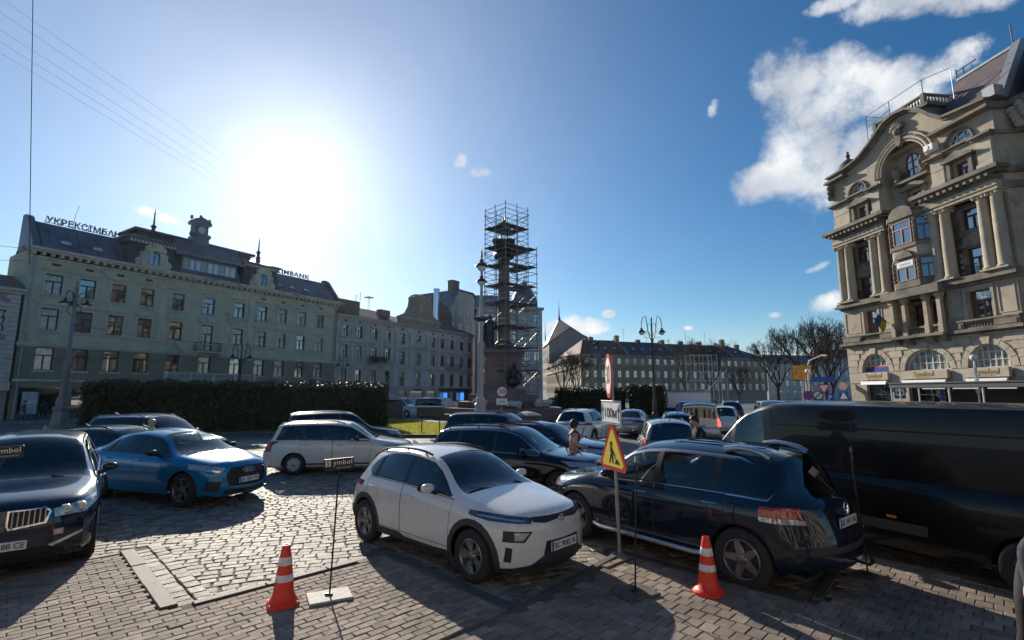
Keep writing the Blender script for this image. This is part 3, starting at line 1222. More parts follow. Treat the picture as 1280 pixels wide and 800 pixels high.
# ground floor: piers and dark shop fronts
gf = MB()
shops = [(-.1, 2.7), (3.4, 5.4), (6.1, 8.0), (8.8, 11.0), (12.2, 16.6), (17.6, 19.8), (20.6, 22.8), (23.4, 25.5), (26.2, 28.2), (28.8, 30.7)]
wall(gf, U0, U1, 0.13, 3.32, [(a, b, 0.13, 2.85) for a, b in shops], .35)
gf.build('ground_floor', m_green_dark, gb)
for a, b in shops:
 s_ = MB()
 s_.box(a, a + .09, .22, .34, .13, 2.85)
 s_.box(b - .09, b, .22, .34, .13, 2.85)
 s_.box(a + .09, b - .09, .223, .34, 2.3, 2.4)
 s_.box((a + b) / 2 - .05, (a + b) / 2 + .05, .22, .34, .13, 2.299)
 o = s_.build('shop_window', m_shop_dark, gb)
 p_ = MB()
 p_.add([(a, .3, .13), (b, .3, .13), (b, .3, 2.85), (a, .3, 2.85)], [(0, 1, 2, 3)])
 p_.build('pane', m_pane, o)
po = MB()
m_poster = mat('pale_poster', (0.42, 0.44, 0.45), 0.5, vary=0.5, vscale=1.6)
po.box(.2, 1.2, .15, .2, .6, 2.45)
po.build('shop_poster', m_poster, gb)
# mansard
rf = MB()
RZ, RY = 17.75, 2.3


def slope(mb, u0, u1, z0, z1, y0, y1, mi=0, t=0.0):
 mb.add([(u0, y0, z0), (u1, y0, z0), (u1, y1, z1), (u0, y1, z1)], [(0, 1, 2, 3)], mi)


slope(rf, U0 + .3, U1 - .25, 14.845, RZ, -.45, RY)
rf.add([(U0 + .3, RY, RZ), (U1 - .25, RY, RZ), (U1 - .25, 3.6, RZ), (U0 + .3, 3.6, RZ)], [(0, 1, 2, 3)])
rf.add([(U0 + .3, 3.6, RZ), (U1 - .25, 3.6, RZ), (U1 - .25, 6, 14.8), (U0 + .3, 6, 14.8)], [(0, 1, 2, 3)])
rf.build('mansard_roof', m_roof_tin, gb)
sd = Vector((0, RY + .45, RZ - 14.845)).normalized()
nr = Vector((0, -sd.z, sd.y))
for i in range(46):                      # standing seams
 q = U0 + .6 + i * .68
 if 5.6 < q < 22.4 or q > U1 - .4:
  continue
 s_ = MB()
 s_.add([(q - .02, -.45, 14.85), (q + .02, -.45, 14.85), (q + .02, RY, RZ + .005), (q - .02, RY, RZ + .005), (q - .02, -.45 + nr.y * .05, 14.85 + nr.z * .05), (q + .02, -.45 + nr.y * .05, 14.85 + nr.z * .05), (q + .02, RY + nr.y * .05, RZ + nr.z * .05), (q - .02, RY + nr.y * .05, RZ + nr.z * .05)], [(4, 5, 6, 7), (0, 4, 7, 3), (1, 2, 6, 5), (0, 1, 5, 4)])
 s_.build('roof_seam', m_roof_tin, gb)
for q in (1.75, 4.1, 22.6, 24.5, 26.6):
 s_ = MB()
 c = Vector((q, 0, 0)) + Vector((0, -.45, 14.85)) + sd * 1.25
 Mx = Matrix(((1, 0, 0, c.x), (0, sd.y, nr.y, c.y), (0, sd.z, nr.z, c.z), (0, 0, 0, 1)))
 s_.box(-.42, .42, -.3, .3, -.02, .1, 0, Mx)
 o = s_.build('skylight', m_roof_tin, gb)
 p_ = MB()
 p_.box(-.35, .35, -.23, .23, .101, .115, 0, Mx)
 p_.build('pane', m_skylight, o)
for q in (U0 + .12, U1 - .12):           # stepped fire walls at both ends
 s_ = MB()
 s_.prism([(-.55, 14.842), (-.5, 15.2), (RY - .3, RZ + .25), (RY + .2, RZ + .5), (RY + .9, RZ + .5), (RY + 1.1, 14.842)], q - .24, q + .24, 'x')
 s_.build('fire_wall', m_roof_tin, gb)
for cu in (8.42, 19.95):                 # pavilion roofs with an arched dormer each
 s_ = MB()
 b0, b1, t0, t1 = cu - 2.45, cu + 2.45, cu - 1.95, cu + 1.95
 zz = 17.2
 s_.add([(b0, -.5, 14.85), (b1, -.5, 14.85), (t1, .15, zz), (t0, .15, zz), (b0, 4, 14.85), (b1, 4, 14.85), (t1, 4, zz), (t0, 4, zz)], [(0, 1, 2, 3), (4, 0, 3, 7), (1, 5, 6, 2), (3, 2, 6, 7)])
 s_.build('pavilion_roof', m_roof_dark, gb)
 c = MB()
 c.box(t0 - .3, t1 + .3, -.2, 4.2, zz, zz + .4)
 c.box(t0 - .5, t1 + .5, -.42, 4.3, zz + .402, zz + .62)
 c.add([(t0 - .3, -.2, zz + .622), (t1 + .3, -.2, zz + .622), (cu + 1.0, 1.6, zz + 1.25), (cu - 1.0, 1.6, zz + 1.25), (t0 - .3, 4, zz + .622), (t1 + .3, 4, zz + .622)], [(0, 1, 2, 3), (4, 0, 3), (1, 5, 2), (3, 2, 5, 4)])
 c.build('pavilion_cornice', m_roof_tin, gb)
 for k in range(13):
  d_ = MB()
  d_.box(t0 + k * .325 - .1, t0 + k * .325 + .08, -.26, -.195, zz + .08, zz + .3)
  d_.build('cornice_block', m_green_trim, gb)
 d_ = MB()
 wall(d_, cu - .95, cu + .95, 14.85, 16.9, [(cu - .48, cu + .48, 15.1, 16.5, .48)], .2, -.75)
 d_.prism([(-.95, 16.45), (.95, 16.45)] + [(1.0 * math.cos(PI * k / 10), 16.45 + .75 * math.sin(PI * k / 10)) for k in range(1, 10)], -.95, -.74, 'y', 0, Matrix.Translation((cu, 0, 0)))
 d_.box(cu - 1.15, cu - .955, -.85, .6, 14.85, 16.3)
 d_.box(cu + .955, cu + 1.15, -.85, .6, 14.85, 16.3)
 for s2 in (-1, 1):
  d_.ball((cu + s2 * 1.35, -.6, 15.25), .3, .2, .42, 8)
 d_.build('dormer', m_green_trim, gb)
 arch_window(gb, cu, 15.1, .92, 1.38, .46, -.62, 1, 1, m_wood_dark)
 finial(gb, cu + .5, 1.6, zz + 1.2, zz + 4.6)
# raised middle with ribbon glazing
s_ = MB()
s_.box(11.3, 17.2, .25, 6.5, 14.85, 17.0)
s_.add([(10.6, .0, 17.3), (17.9, .0, 17.3), (17.6, 1.2, 18.9), (10.9, 1.2, 18.9)], [(0, 1, 2, 3)])
s_.box(10.8, 17.7, 1.2, 6.0, 17.3, 18.9)
s_.box(10.5, 18.0, -.15, 6.4, 17.0, 17.3)
s_.build('attic_storey', m_roof_tin, gb)
s_ = MB()
s_.box(7.2, 19.9, 1.3, 5.4, 18.902, 19.2)
s_.box(7.6, 19.5, 1.6, 5.2, 17.8, 18.9)
s_.build('roof_ledge', m_roof_dark, gb)
for k in range(9):
 win(gb, 11.75 + k * .625, 15.35, .6, 1.35, .2, 'plain', m_zinc, m_skylight if k % 3 else m_pane_c)
# little stone aedicule on the ridge
s_ = MB()
s_.box(12.5, 14.2, .9, 2.1, 18.3, 19.2)
s_.box(12.65, 14.05, .95, 2.0, 19.2, 20.6)
s_.box(12.4, 14.3, .8, 2.15, 20.6, 20.8)
s_.prism([(12.3, 20.8), (14.4, 20.8), (14.15, 21.15), (13.35, 21.45), (12.55, 21.15)], .82, 2.1, 'y')
for q in (12.4, 13.35, 14.3):
 s_.ball((q, 1.4, 21.35 if q != 13.35 else 21.6), .17, .17, .26, 8)
for q in (12.45, 14.25):
 s_.ball((q, 1.2, 19.4), .26, .3, .3, 8)
s_.build('roof_aedicule', m_roof_tin, gb, loc=(0, 0, .45))
s_ = MB()
s_.lathe([(.38, 0), (.38, .1), (.3, .12)], 14, 0, Matrix.Translation((13.35, .96, 19.95)) @ Matrix.Rotation(PI / 2, 4, 'X'))
s_.build('oval_window', m_green_trim, gb, loc=(0, 0, .45))
# roof signs on a steel frame
for (txt, uu, wd) in (('УКРЕКСІМБАНК', .75, 6.3), ('UKREXIMBANK', 20.6, 7.9)):
 me = text_mesh(txt, 0.85, .02, 'LEFT', 0, 1.1, .019)
 xs = [v_.co.x for v_ in me.vertices]
 k = wd / (max(xs) - min(xs))
 me.transform(Matrix.Diagonal((k, 1, 1, 1)))
 me.transform(frame_xz(uu, RY + .25, RZ + .42))
 me.materials.clear()
 me.materials.append(m_letter)
 rs = link('roof_sign', None, None, (FP.x, FP.y, 0), (0, 0, rad(58)))
 tag(rs, 'dark roof letters reading %s on the %s end of the green bank roof' % (txt, 'left' if uu < 5 else 'right'), 'sign')
 link('letters', me, rs)
 fr = MB()
 for zz in (RZ + .2, RZ + .6):
  fr.tube((uu, RY + .34, zz), (uu + wd, RY + .34, zz), .025, n=4)
 for k in range(7):
  q = uu + wd * k / 6
  fr.tube((q, RY + .34, RZ), (q, RY + .34, RZ + .75), .025, n=4)
  fr.tube((q, RY + 1.1, RZ), (q, RY + .34, RZ + .5), .02, n=4)
 fr.build('sign_frame', m_iron, rs)
for q in (U0 + .25, U1 - .3):
 dp = MB()
 dp.tube((q, -.12, .2), (q, -.12, 14.2), .07, n=8)
 dp.build('downpipe', m_zinc, gb)
tube_ = MB()
tube_.path([(2.6, RY, RZ), (2.7, RY, RZ + 1.4), (2.9, RY, RZ + 2.4)], .02, 4)
tube_.build('aerial', m_iron, gb)

# ---------------------------------------------------------------- pinkish neighbour at the left edge
ph = house('pink_house', 'pinkish grey house with pale quoins at the left edge of the photo', 32, fpt(-14.0, 0)[:2])
WU = [1.6, 4.2, 6.8, 9.4, 11.9]
w = MB()
ops = [(u - .55, u + .55, zz, zz + 1.75) for u in WU for zz in (4.3, 7.4)]
wall(w, 0, 13.2, .13, 11.0, ops + [(u - .9, u + .9, .13, 2.5) for u in WU])
shell(w, 0, 13.2, 0, 11.0, 10)
w.build('wall', m_pink_pl, ph)
for u in WU:
 for zz in (4.3, 7.4):
  win(ph, u, zz, 1.1, 1.75)
  surround(ph, u, zz, 1.1, 1.75, m_grey_trim, key='pediment' if zz > 5 else 'plain')
 s_ = MB()
 s_.box(u - .88, u + .88, .2, .3, .13, 2.5)
 s_.build('shop_front', m_pane, ph)
k = 0
z = 3.6
while z < 10.6:
 q = MB()
 wd = .85 if k % 2 else .6
 q.bevel_box(13.2 - wd, 13.24, -.08, .02, z, z + .36, .02)
 q.build('quoin', m_grey_trim, ph)
 z += .385
 k += 1
s_ = MB()
band(s_, -.3, 13.4, 10.6, 10.8, .2)
band(s_, -.4, 13.5, 10.802, 11.05, .45)
band(s_, 0, 13.2, 3.3, 3.5, .15)
s_.build('cornice', m_grey_trim, ph)
s_ = MB()
s_.add([(-.4, -.5, 11.05), (13.4, -.5, 11.05), (13.4, 3.8, 12.7), (-.4, 3.8, 12.7), (13.4, 10, 11.05), (-.4, 10, 11.05)], [(0, 1, 2, 3), (3, 2, 4, 5), (1, 4, 2)])
s_.build('roof', m_roof_brown, ph)
s_ = MB()
s_.box(12.1, 13.1, -1.0, -.03, 2.55, 3.25)
s_.build('shop_sign_box', m_grey_trim, ph)

# ---------------------------------------------------------------- two grey houses to the right of the bank
gh = house('grey_house', 'lower grey terraced house with tiled roof just right of the green bank', 32, fpt(31.45, 0)[:2])
WU = [1.55, 4.15, 7.05, 9.8]
W1 = 10.95
ops = []
for u in WU:
 ops += [(u - .52, u + .52, 10.25, 11.95), (u - .52, u + .52, 7.1 if u == 7.05 else 7.25, 9.1), (u - .55, u + .55, 3.5, 5.65)]
w = MB()
wall(w, 0, W1, 3.25, 13.0, ops)
shell(w, 0, W1, 0, 13.0, 11)
w.build('wall', m_grey_pl, gh)
for u in WU:
 win(gh, u, 10.25, 1.04, 1.7, pane=m_pane)
 surround(gh, u, 10.25, 1.04, 1.7, m_grey_trim, hood=False)
 win(gh, u, 7.25, 1.04, 1.85)
 surround(gh, u, 7.25, 1.04, 1.85, m_grey_trim)
 win(gh, u, 3.5, 1.1, 2.15)
 surround(gh, u, 3.5, 1.1, 2.15, m_grey_trim, key='pediment')
 v_ = MB()
 v_.box(u - .2, u + .2, -.02, .02, 12.35, 12.65)
 v_.build('vent', m_shop_dark, gh)
s_ = MB()
for q in (.25, 2.85, 5.6, 8.45, 10.7):
 s_.box(q - .22, q + .22, -.1, .02, 6.9, 12.2)
band(s_, 0, W1, 9.6, 9.85, .12)
band(s_, 0, W1, 6.5, 6.7, .1)
band(s_, -.05, W1 + .03, 3.1, 3.3, .2)
band(s_, 0, W1, 12.85, 13.05, .2)
band(s_, -.1, W1 + .05, 13.052, 13.3, .5)
s_.build('cornice', m_grey_trim, gh)
s_ = MB()
slope(s_, -.05, W1, 13.3, 15.6, -.5, 4.5)
slope(s_, -.05, W1, 15.6, 13.2, 4.5, 11)
s_.add([(W1, -.5, 13.3), (W1, 11, 13.2), (W1, 4.5, 15.6)], [(0, 1, 2)])
s_.build('roof', m_roof_brown, gh)
s_ = MB()
s_.box(.2, 4.4, .6, 1.4, 13.6, 15.7)
s_.build('chimney', m_brick_o, gh)
s_ = MB()
s_.box(9.0, 11.0, 1.0, 2.0, 14.2, 15.3)
s_.build('chimney', m_brick_o, gh)
b_ = MB()
b_.box(5.6, 8.9, -.85, .02, 6.72, 6.86)
b_.build('balcony', m_grey_trim, gh)
iron_rail(gh, 5.65, 8.85, 6.86, 7.75, -.8, .8, .16)
m_leafd = mat('dark_leaf', (0.03, 0.042, 0.016), 0.6, vary=0.5, vscale=2)
pl = MB()
for k in range(380):
 c = Vector((random.uniform(5.6, 8.9), random.uniform(-1.05, -.55), random.uniform(6.7, 7.6)))
 a = Vector((random.uniform(-1, 1), random.uniform(-1, 1), random.uniform(-1, 1))).normalized() * .12
 b = a.orthogonal().normalized() * .08
 pl.add([c - a, c + b, c + a, c - b], [(0, 1, 2, 3)])
stuff(pl.build('balcony_plants', m_leafd, gh))
gf = MB()
shops = [(.5, 2.6), (3.2, 5.2), (5.9, 8.1), (8.8, 10.5)]
wall(gf, 0, W1, .13, 3.1, [(a, b, .13, 2.6) for a, b in shops], .3)
gf.build('ground_floor', m_grey_pl, gh)
for a, b in shops:
 p_ = MB()
 p_.box(a, b, .2, .28, .13, 2.6)
 p_.build('shop_window', m_pane, gh)
for (q, h_) in ((5.9, 2.3), (6.7, 2.9)):
 antenna(q, 3.2, 15.0, h_, gh)
s_ = MB()
for q in (-.7, .7):
 s_.tube((9.0 + q * .2, 3.8, 15.0), (9.0 + q * .2, 3.8, 17.7), .03, n=4)
s_.lathe([(.8, 17.4), (.8, 17.45)], 14, 0, Matrix.Translation((9.0, 3.8, 0)))
s_.build('aerial', m_iron, gh)

g2 = house('gabled_house', 'grey terraced house with a round-topped gable and shops behind the monument lawn', 32, fpt(42.42, 0)[:2])
o2 = 42.42
WU = [44.4 - o2, 48.18 - o2, 51.8 - o2, 54.35 - o2, 57.05 - o2, 59.85 - o2, 62.3 - o2]
W2 = 63.2 - o2
ops = []
for u in WU:
 ops += [(u - .5, u + .5, 10.1, 11.7), (u - .52, u + .52, 6.9, 8.75), (u - .52, u + .52, 3.4, 5.5)]
w = MB()
wall(w, .02, W2, 3.25, 13.0, ops)
shell(w, .02, W2, 0, 13.0, 12)
w.build('wall', m_grey_trim, g2)
for i, u in enumerate(WU):
 win(g2, u, 10.1, 1.0, 1.6, pane=m_pane)
 surround(g2, u, 10.1, 1.0, 1.6, m_grey_pl, hood=False)
 win(g2, u, 6.9, 1.04, 1.85, style='six')
 surround(g2, u, 6.9, 1.04, 1.85, m_grey_pl)
 win(g2, u, 3.4, 1.04, 2.1)
 surround(g2, u, 3.4, 1.04, 2.1, m_grey_pl, key='round')
 v_ = MB()
 v_.box(u - .22, u + .22, -.02, .02, 12.25, 12.6)
 v_.build('vent', m_shop_dark, g2)
s_ = MB()
for q in (.3, 3.6, 7.6, 10.6, 13.1, 15.9, 18.7, 20.5):
 s_.box(q - .2, q + .2, -.09, .02, 6.5, 12.1)
band(s_, .02, W2, 9.25, 9.5, .12)
band(s_, .02, W2, 6.1, 6.25, .1)
band(s_, .0, W2 + .03, 3.1, 3.3, .2)
band(s_, .02, W2, 12.85, 13.05, .2)
band(s_, .02, W2 + .05, 13.052, 13.3, .5)
s_.prism([(3.1, 9.55), (8.4, 9.55), (5.75, 10.85)], -.28, .02, 'y')
s_.build('cornice', m_grey_pl, g2)
s_ = MB()
slope(s_, .02, W2, 13.3, 15.2, -.5, 4.5)
slope(s_, .02, W2, 15.2, 13.2, 4.5, 12)
s_.add([(W2, -.5, 13.3), (W2, 12, 13.2), (W2, 4.5, 15.2)], [(0, 1, 2)])
s_.build('roof', m_roof_dark, g2)
s_ = MB()                                   # round gable with shoulders
s_.prism([(.9, 13.32), (10.8, 13.32), (10.8, 14.6), (9.2, 15.3), (8.6, 16.4), (8.4, 17.6)] + [(5.85 + 2.5 * math.cos(PI * k / 10), 17.5 + .95 * math.sin(PI * k / 10)) for k in range(1, 10)] + [(3.3, 17.6), (3.1, 16.4), (2.4, 15.3), (.9, 14.6)], -.25, .25, 'y')
s_.build('gable', m_ochre, g2)
s_ = MB()
s_.box(.7, 11.0, -.4, .3, 14.2, 14.55)
P_ = [(5.85 + 2.75 * math.cos(PI * k / 10), 0, 17.5 + 1.15 * math.sin(PI * k / 10)) for k in range(0, 11)]
s_.path(P_, .17, 6)
s_.lathe([(.55, 0), (.55, .12), (.4, .14), (.4, .02)], 14, 0, Matrix.Translation((5.85, -.26, 16.2)) @ Matrix.Rotation(PI / 2, 4, 'X'))
s_.build('gable_coping', m_grey_pl, g2)
s_ = MB()
s_.lathe([(.5, 14.2), (.5, 21.6), (.62, 21.65), (.62, 22.0), (.5, 22.05)], 14, 0, Matrix.Translation((15.3, 4.6, 0)))
m_steel = mat('shiny_steel_flue', (0.6, 0.63, 0.66), 0.22, metal=1.0)
s_.build('steel_flue', m_steel, g2, 40)
s_ = MB()
s_.prism([(15.6, 13.5), (21.0, 13.5), (21.0, 18.0), (15.7, 21.0)], 5.3, 6.2, 'y')
s_.build('fire_wall', m_brick_o, g2)
b_ = MB()
b_.box(12.9, 16.4, -.85, .02, 6.35, 6.5)
b_.build('balcony', m_grey_pl, g2)
iron_rail(g2, 12.95, 16.35, 6.5, 7.35, -.8, .8, .16)
gf = MB()
shops = [(1.0, 3.2), (4.0, 7.2), (8.0, 10.4), (11.4, 14.4), (15.0, 17.8), (18.3, 20.3)]
wall(gf, .02, W2, .13, 3.1, [(a, b, .13, 2.55) for a, b in shops], .3)
gf.build('ground_floor', m_grey_pl, g2)
sfm = MB()
sfm.box(11.1, 20.6, -.12, -.005, .14, 3.05)
for k, (a, b) in enumerate(shops):
 p_ = MB()
 p_.box(a, b, .2, .28, .13, 2.55)
 p_.build('shop_window', m_pane if k != 0 else m_pane_b, g2)
s_ = MB()
s_.box(11.1, 20.6, -.16, -.006, 2.56, 3.08)
s_.build('shop_fascia', m_shop_dark, g2)
m_redl = mat('red_shop_letter', (0.5, 0.03, 0.03), 0.5)
for k in range(8):
 s_ = MB()
 s_.box(4.6 + k * .3, 4.82 + k * .3, -.06, -.01, 2.68, 2.95)
 s_.build('shop_letter', m_redl, g2)
m_bluesign = mat('blue_light_sign', (0.05, 0.25, 0.6), 0.4, emit=((0.1, 0.4, 1.0), 0.6))
for q in (12.6, 17.4):
 s_ = MB()
 s_.box(q - .45, q + .45, -.35, -.2, .9, 2.3)
 s_.build('shop_light_box', m_bluesign, g2)

# taller glass-braced house behind, and the one with a scaffolded corner
th = house('tall_house', 'tall grey house with steep blue tin roof rising behind the gabled house', 32, fpt(64.6, -8.0)[:2])
w = MB()
GP = [(.3, 0), (13.5, 0), (13.5, 19.6), (9.2, 24.0), (4.0, 24.0), (.3, 18.9)]
w.prism(GP, 0, 11, 'y')
w.build('wall', m_grey_pl, th)
for zz in (15.2, 18.2, 21.0):
 for u in ((2.2, 4.9, 7.6, 10.3, 12.4) if zz < 19 else (5.2, 7.7)):
  win(th, u, zz, 1.15, 1.7, -.05, 'cross', m_grey_trim, m_pane)
for q in (.5, 3.4, 6.25, 8.95, 11.6):
 s_ = MB()
 s_.box(q, q + .3, -.12, -.004, 12.5, 18.8)
 s_.build('pilaster', m_grey_trim, th)
s_ = MB()
for (a, b) in zip(GP[2:], GP[3:]):
 s_.add([(a[0], -.4, a[1] + .02), (b[0], -.4, b[1] + .02), (b[0], 11.3, b[1] + .02), (a[0], 11.3, a[1] + .02), (a[0], -.4, a[1] + .25), (b[0], -.4, b[1] + .25), (b[0], 11.3, b[1] + .25), (a[0], 11.3, a[1] + .25)], [(0, 1, 5, 4), (4, 5, 6, 7), (2, 3, 7, 6)])
s_.build('roof', m_roof_tin, th)
s_ = MB()
s_.box(3.5, 5.7, 1.0, 2.4, 21.5, 26.4)
s_.box(3.4, 5.8, .9, 2.5, 26.0, 26.2)
s_.build('chimney', m_brick_o, th)

rd = house('domed_house', 'grey corner house with dark slate dome seen through the monument scaffold', 84, (-6.5, 92.0))
w = MB()
ops = [(u - .55, u + .55, zz, zz + 1.9) for u in (1.5, 4.2, 7.2, 9.4, 11.2) for zz in (4.5, 8.2, 11.9, 15.2)]
wall(w, 0, 12.3, 0, 18.2, ops)
shell(w, 0, 12.3, 0, 18.2, 11)
w.build('wall', m_grey_trim, rd)
for o_ in ops:
 win(rd, (o_[0] + o_[1]) / 2, o_[2], 1.1, 1.9)
s_ = MB()
for zz in (3.6, 7.4, 11.0, 14.5):
 band(s_, 0, 12.3, zz, zz + .2, .15)
band(s_, -.4, 12.6, 17.8, 18.3, .5)
s_.build('cornice', m_grey_pl, rd)
s_ = MB()
s_.lathe([(2.7, 18.2), (2.65, 19.2), (2.35, 20.8), (1.6, 22.0), (.8, 22.7), (.6, 22.9), (.6, 23.6), (.1, 24.0), (.05, 25.5)], 12, 0, Matrix.Translation((9.2, 2.4, 0)))
s_.build('dome', m_roof_tin, rd, 35)
s_ = MB()
s_.add([(-.3, -.4, 18.3), (6.4, -.4, 18.3), (6.4, 5, 21.5), (-.3, 5, 21.5), (6.4, 11, 18.2), (-.3, 11, 18.2)], [(0, 1, 2, 3), (3, 2, 4, 5), (1, 4, 2)])
s_.build('roof', m_roof_tin, rd)

# ---------------------------------------------------------------- far side of the square
fh = house('long_house', 'long ochre-grey house with dark tiled roofs closing the far side of the square', 71.8, (17.9, 130.0))
FL = 61.0
FUs = [1.9 + k * 2.42 for k in range(25)]
ops = [(u - .55, u + .55, zz, zz + hh) for u in FUs if u < FL - 1 for zz, hh in ((9.9, 1.5), (6.3, 1.8), (3.1, 1.7))]
w = MB()
wall(w, 0, FL, 0, 12.0, ops, .2)
w.build('wall', m_ochre, fh)
for o_ in ops:
 win(fh, (o_[0] + o_[1]) / 2, o_[2], 1.1, o_[3] - o_[2], .12, 'cross', m_wood_white, None, .45)
s_ = MB()
band(s_, -.3, FL + .2, 9.15, 9.45, .4)
band(s_, -.4, FL + .3, 11.8, 12.3, .6)
band(s_, -.1, FL, 2.4, 2.7, .15)
for k in range(26):
 s_.box(.5 + k * 2.42, .9 + k * 2.42, -.12, .02, 2.7, 9.14)
s_.build('cornice', m_ochre, fh)
for k, (a, b, m_) in enumerate(((-.4, 14.0, m_roof_red), (14.0, 29.0, m_roof_dark), (29.0, 61.3, m_roof_dark))):
 s_ = MB()
 top0 = a + (4.3 if k == 0 else 0)
 top1 = b - (8.0 if k == 2 else 0)
 s_.add([(a, -.7, 12.3), (b, -.7, 12.3), (top1, 6.5, 16.9 - .2 * k), (top0, 6.5, 16.9 - .2 * k), (b, 13.5, 12.3), (a, 13.5, 12.3)], [(0, 1, 2, 3), (3, 2, 4, 5), (1, 4, 2), (0, 3, 5)])
 s_.build('roof', m_, fh)
for q, hgt in ((14.1, 18.2), (29.1, 17.4), (42.0, 17.2), (50.5, 18.2), (21.0, 17.2), (35.5, 17.2), (56.0, 16.8)):
 chimney(fh, q, 5.6, 14.5, hgt, 1.1, 1.0, m_ochre if hgt > 17.3 else m_brick_o)
for q in (14.0, 29.0, 49.0):
 s_ = MB()
 s_.prism([(-.75, 12.3), (-.6, 12.9), (6.5, 17.3), (7.2, 17.3), (7.2, 12.3)], q - .22, q + .22, 'x')
 s_.build('fire_wall', m_ochre, fh)
for k in range(18):
 q = 5.5 + k * 2.9
 c = Vector((q, 0, 0)) + Vector((0, 2.2, 14.2 + .05 * (k % 3)))
 s_ = MB()
 s_.box(q - .3, q + .3, 1.75, 2.6, 14.0, 14.55)
 s_.build('skylight', m_zinc, fh)
for q in (17.0, 24.5, 38.0, 45.0):
 antenna(q, 6.5, 16.5, 4.0, fh)
sl_ = house('sunlit_wing', 'sunlit ochre wing with rows of windows running away from the long house corner', 357.1 - 180, (14.2, 204.0))
# local x runs from the far end towards the corner
LL = 74.0
SU = [2.0 + k * 3.1 for k in range(24)]
ops = [(u - .6, u + .6, zz, zz + hh) for u in SU if u < LL - 1 for zz, hh in ((9.9, 1.5), (5.6, 2.5), (2.2, 2.2))]
w = MB()
wall(w, 0, LL - .02, 0, 12.0, ops, .25)
w.build('wall', m_stone, sl_)
for o_ in ops:
 win(sl_, (o_[0] + o_[1]) / 2, o_[2], 1.2, o_[3] - o_[2], .15, 'cross', m_wood_white, None, .7)
s_ = MB()
band(s_, 0, LL - .45, 9.15, 9.45, .5)
band(s_, 0, LL - .65, 11.8, 12.3, .6)
for k in range(25):
 s_.box(.2 + k * 3.1, .65 + k * 3.1, -.15, .02, .5, 9.14)
s_.build('cornice', m_stone, sl_)
s_ = MB()
s_.add([(0, -.7, 12.31), (LL - .3, -.7, 12.31), (LL - 5, 6.5, 16.8), (0, 6.5, 16.8)], [(0, 1, 2, 3)])
s_.build('roof', m_roof_brown, sl_)
for q, hgt in ((LL - 8, 17.6), (LL - 14, 18.0), (LL - 40, 17.3), (LL - 26, 17)):
 chimney(sl_, q, 4.5, 14.0, hgt, 1.3, 1.2)
sp = house('spired_house', 'pale house with steep grey hipped roof and needle spire left of the sunlit wing', 357.1 - 180, (13.4, 246.0))
w = MB()
ops = [(u - .7, u + .7, zz, zz + 2.0) for u in (3, 8, 13, 18, 23, 28, 33) for zz in (3, 7, 11, 15, 18.5)]
wall(w, 0, 40, 0, 22.5, ops, .25)
w.add([(40, 0, 0), (40, 22, 0), (40, 22, 22.5), (40, 9, 29), (40, 0, 22.5)], [(0, 1, 2, 3, 4)])
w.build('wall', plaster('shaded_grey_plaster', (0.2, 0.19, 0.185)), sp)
for o_ in ops:
 win(sp, (o_[0] + o_[1]) / 2, o_[2], 1.4, 2.0, .15, 'cross', m_wood_dark)
s_ = MB()
s_.add([(18, -.6, 22.5), (40.3, -.6, 22.5), (40.3, 9, 29.4), (29, 6, 34.5), (18, 16, 22.5), (40.3, 20, 22.5)], [(0, 1, 3), (1, 2, 3), (0, 3, 4), (2, 5, 3), (3, 5, 4)])
s_.build('roof', m_roof_dark, sp)
s_ = MB()
s_.lathe([(.8, 34), (.3, 36), (.12, 40), (0, 44)], 8, 0, Matrix.Translation((29, 6, 0)))
s_.lathe([(1.6, 22.5), (1.2, 25), (.3, 27), (0, 37)], 8, 0, Matrix.Translation((10, 2, 0)))
s_.build('spire', m_roof_tin, sp)
# pale houses far right behind the trees
for i, (x, y, L_, h_, az_) in enumerate(((82, 160, 26, 11.5, 80), (104, 168, 22, 14.0, 85))):
 q = house('pale_house', ['pale low house half hidden by bare trees beyond the parked vans', 'taller pale house behind the bare trees left of the stone palace'][i], az_, (x, y))
 us = [1.8 + k * 2.6 for k in range(int(L_ / 2.6))]
 ops = [(u - .55, u + .55, zz, zz + 1.7) for u in us if u < L_ - .8 for zz in (1.2, 4.4, 7.6)]
 w = MB()
 wall(w, 0, L_, 0, h_, ops, .2)
 shell(w, 0, L_, 0, h_, 10)
 w.build('wall', m_grey_trim, q)
 for o_ in ops:
  win(q, (o_[0] + o_[1]) / 2, o_[2], 1.1, 1.7, .12, 'cross', m_wood_white)
 s_ = MB()
 s_.add([(-.3, -.5, h_), (L_ + .3, -.5, h_), (L_ - 2, 5, h_ + 3.2), (2, 5, h_ + 3.2), (L_ + .3, 10.5, h_), (-.3, 10.5, h_)], [(0, 1, 2, 3), (3, 2, 4, 5), (1, 4, 2), (0, 3, 5)])
 s_.build('roof', m_roof_brown, q)
# ================================================================== STONE PALACE (right)
pz = house('stone_palace', 'tall tan stone palace with paired giant columns and curved gable at the right edge', 173, (28.99, 42.0))
PL0, PL1, PDEP = -0.7, 12.75, 16.0
PC = 6.4
ARC = [(0.75, 3.35, 1.5, 2.0), (4.6, 8.1, 1.5, 6.35), (9.24, 11.9, 1.5, 10.57)]   # u0 u1 rise centre
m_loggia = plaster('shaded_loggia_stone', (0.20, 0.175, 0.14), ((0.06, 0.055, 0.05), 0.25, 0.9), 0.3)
w = MB()
ops = [(0.95, 3.3, 0.02, 3.08), (4.7, 8.0, 0.02, 3.08), (9.3, 11.85, 0.02, 3.08)]
ops += [(a, b, 4.0, 4.0 + r_, r_) for a, b, r_, c_ in ARC]
wall(w, PL0, PL1, 0, 6.25, ops, .45)
shell(w, PL0, PL1, 0, 21.0, PDEP)
w.build('wall', m_stone, pz)
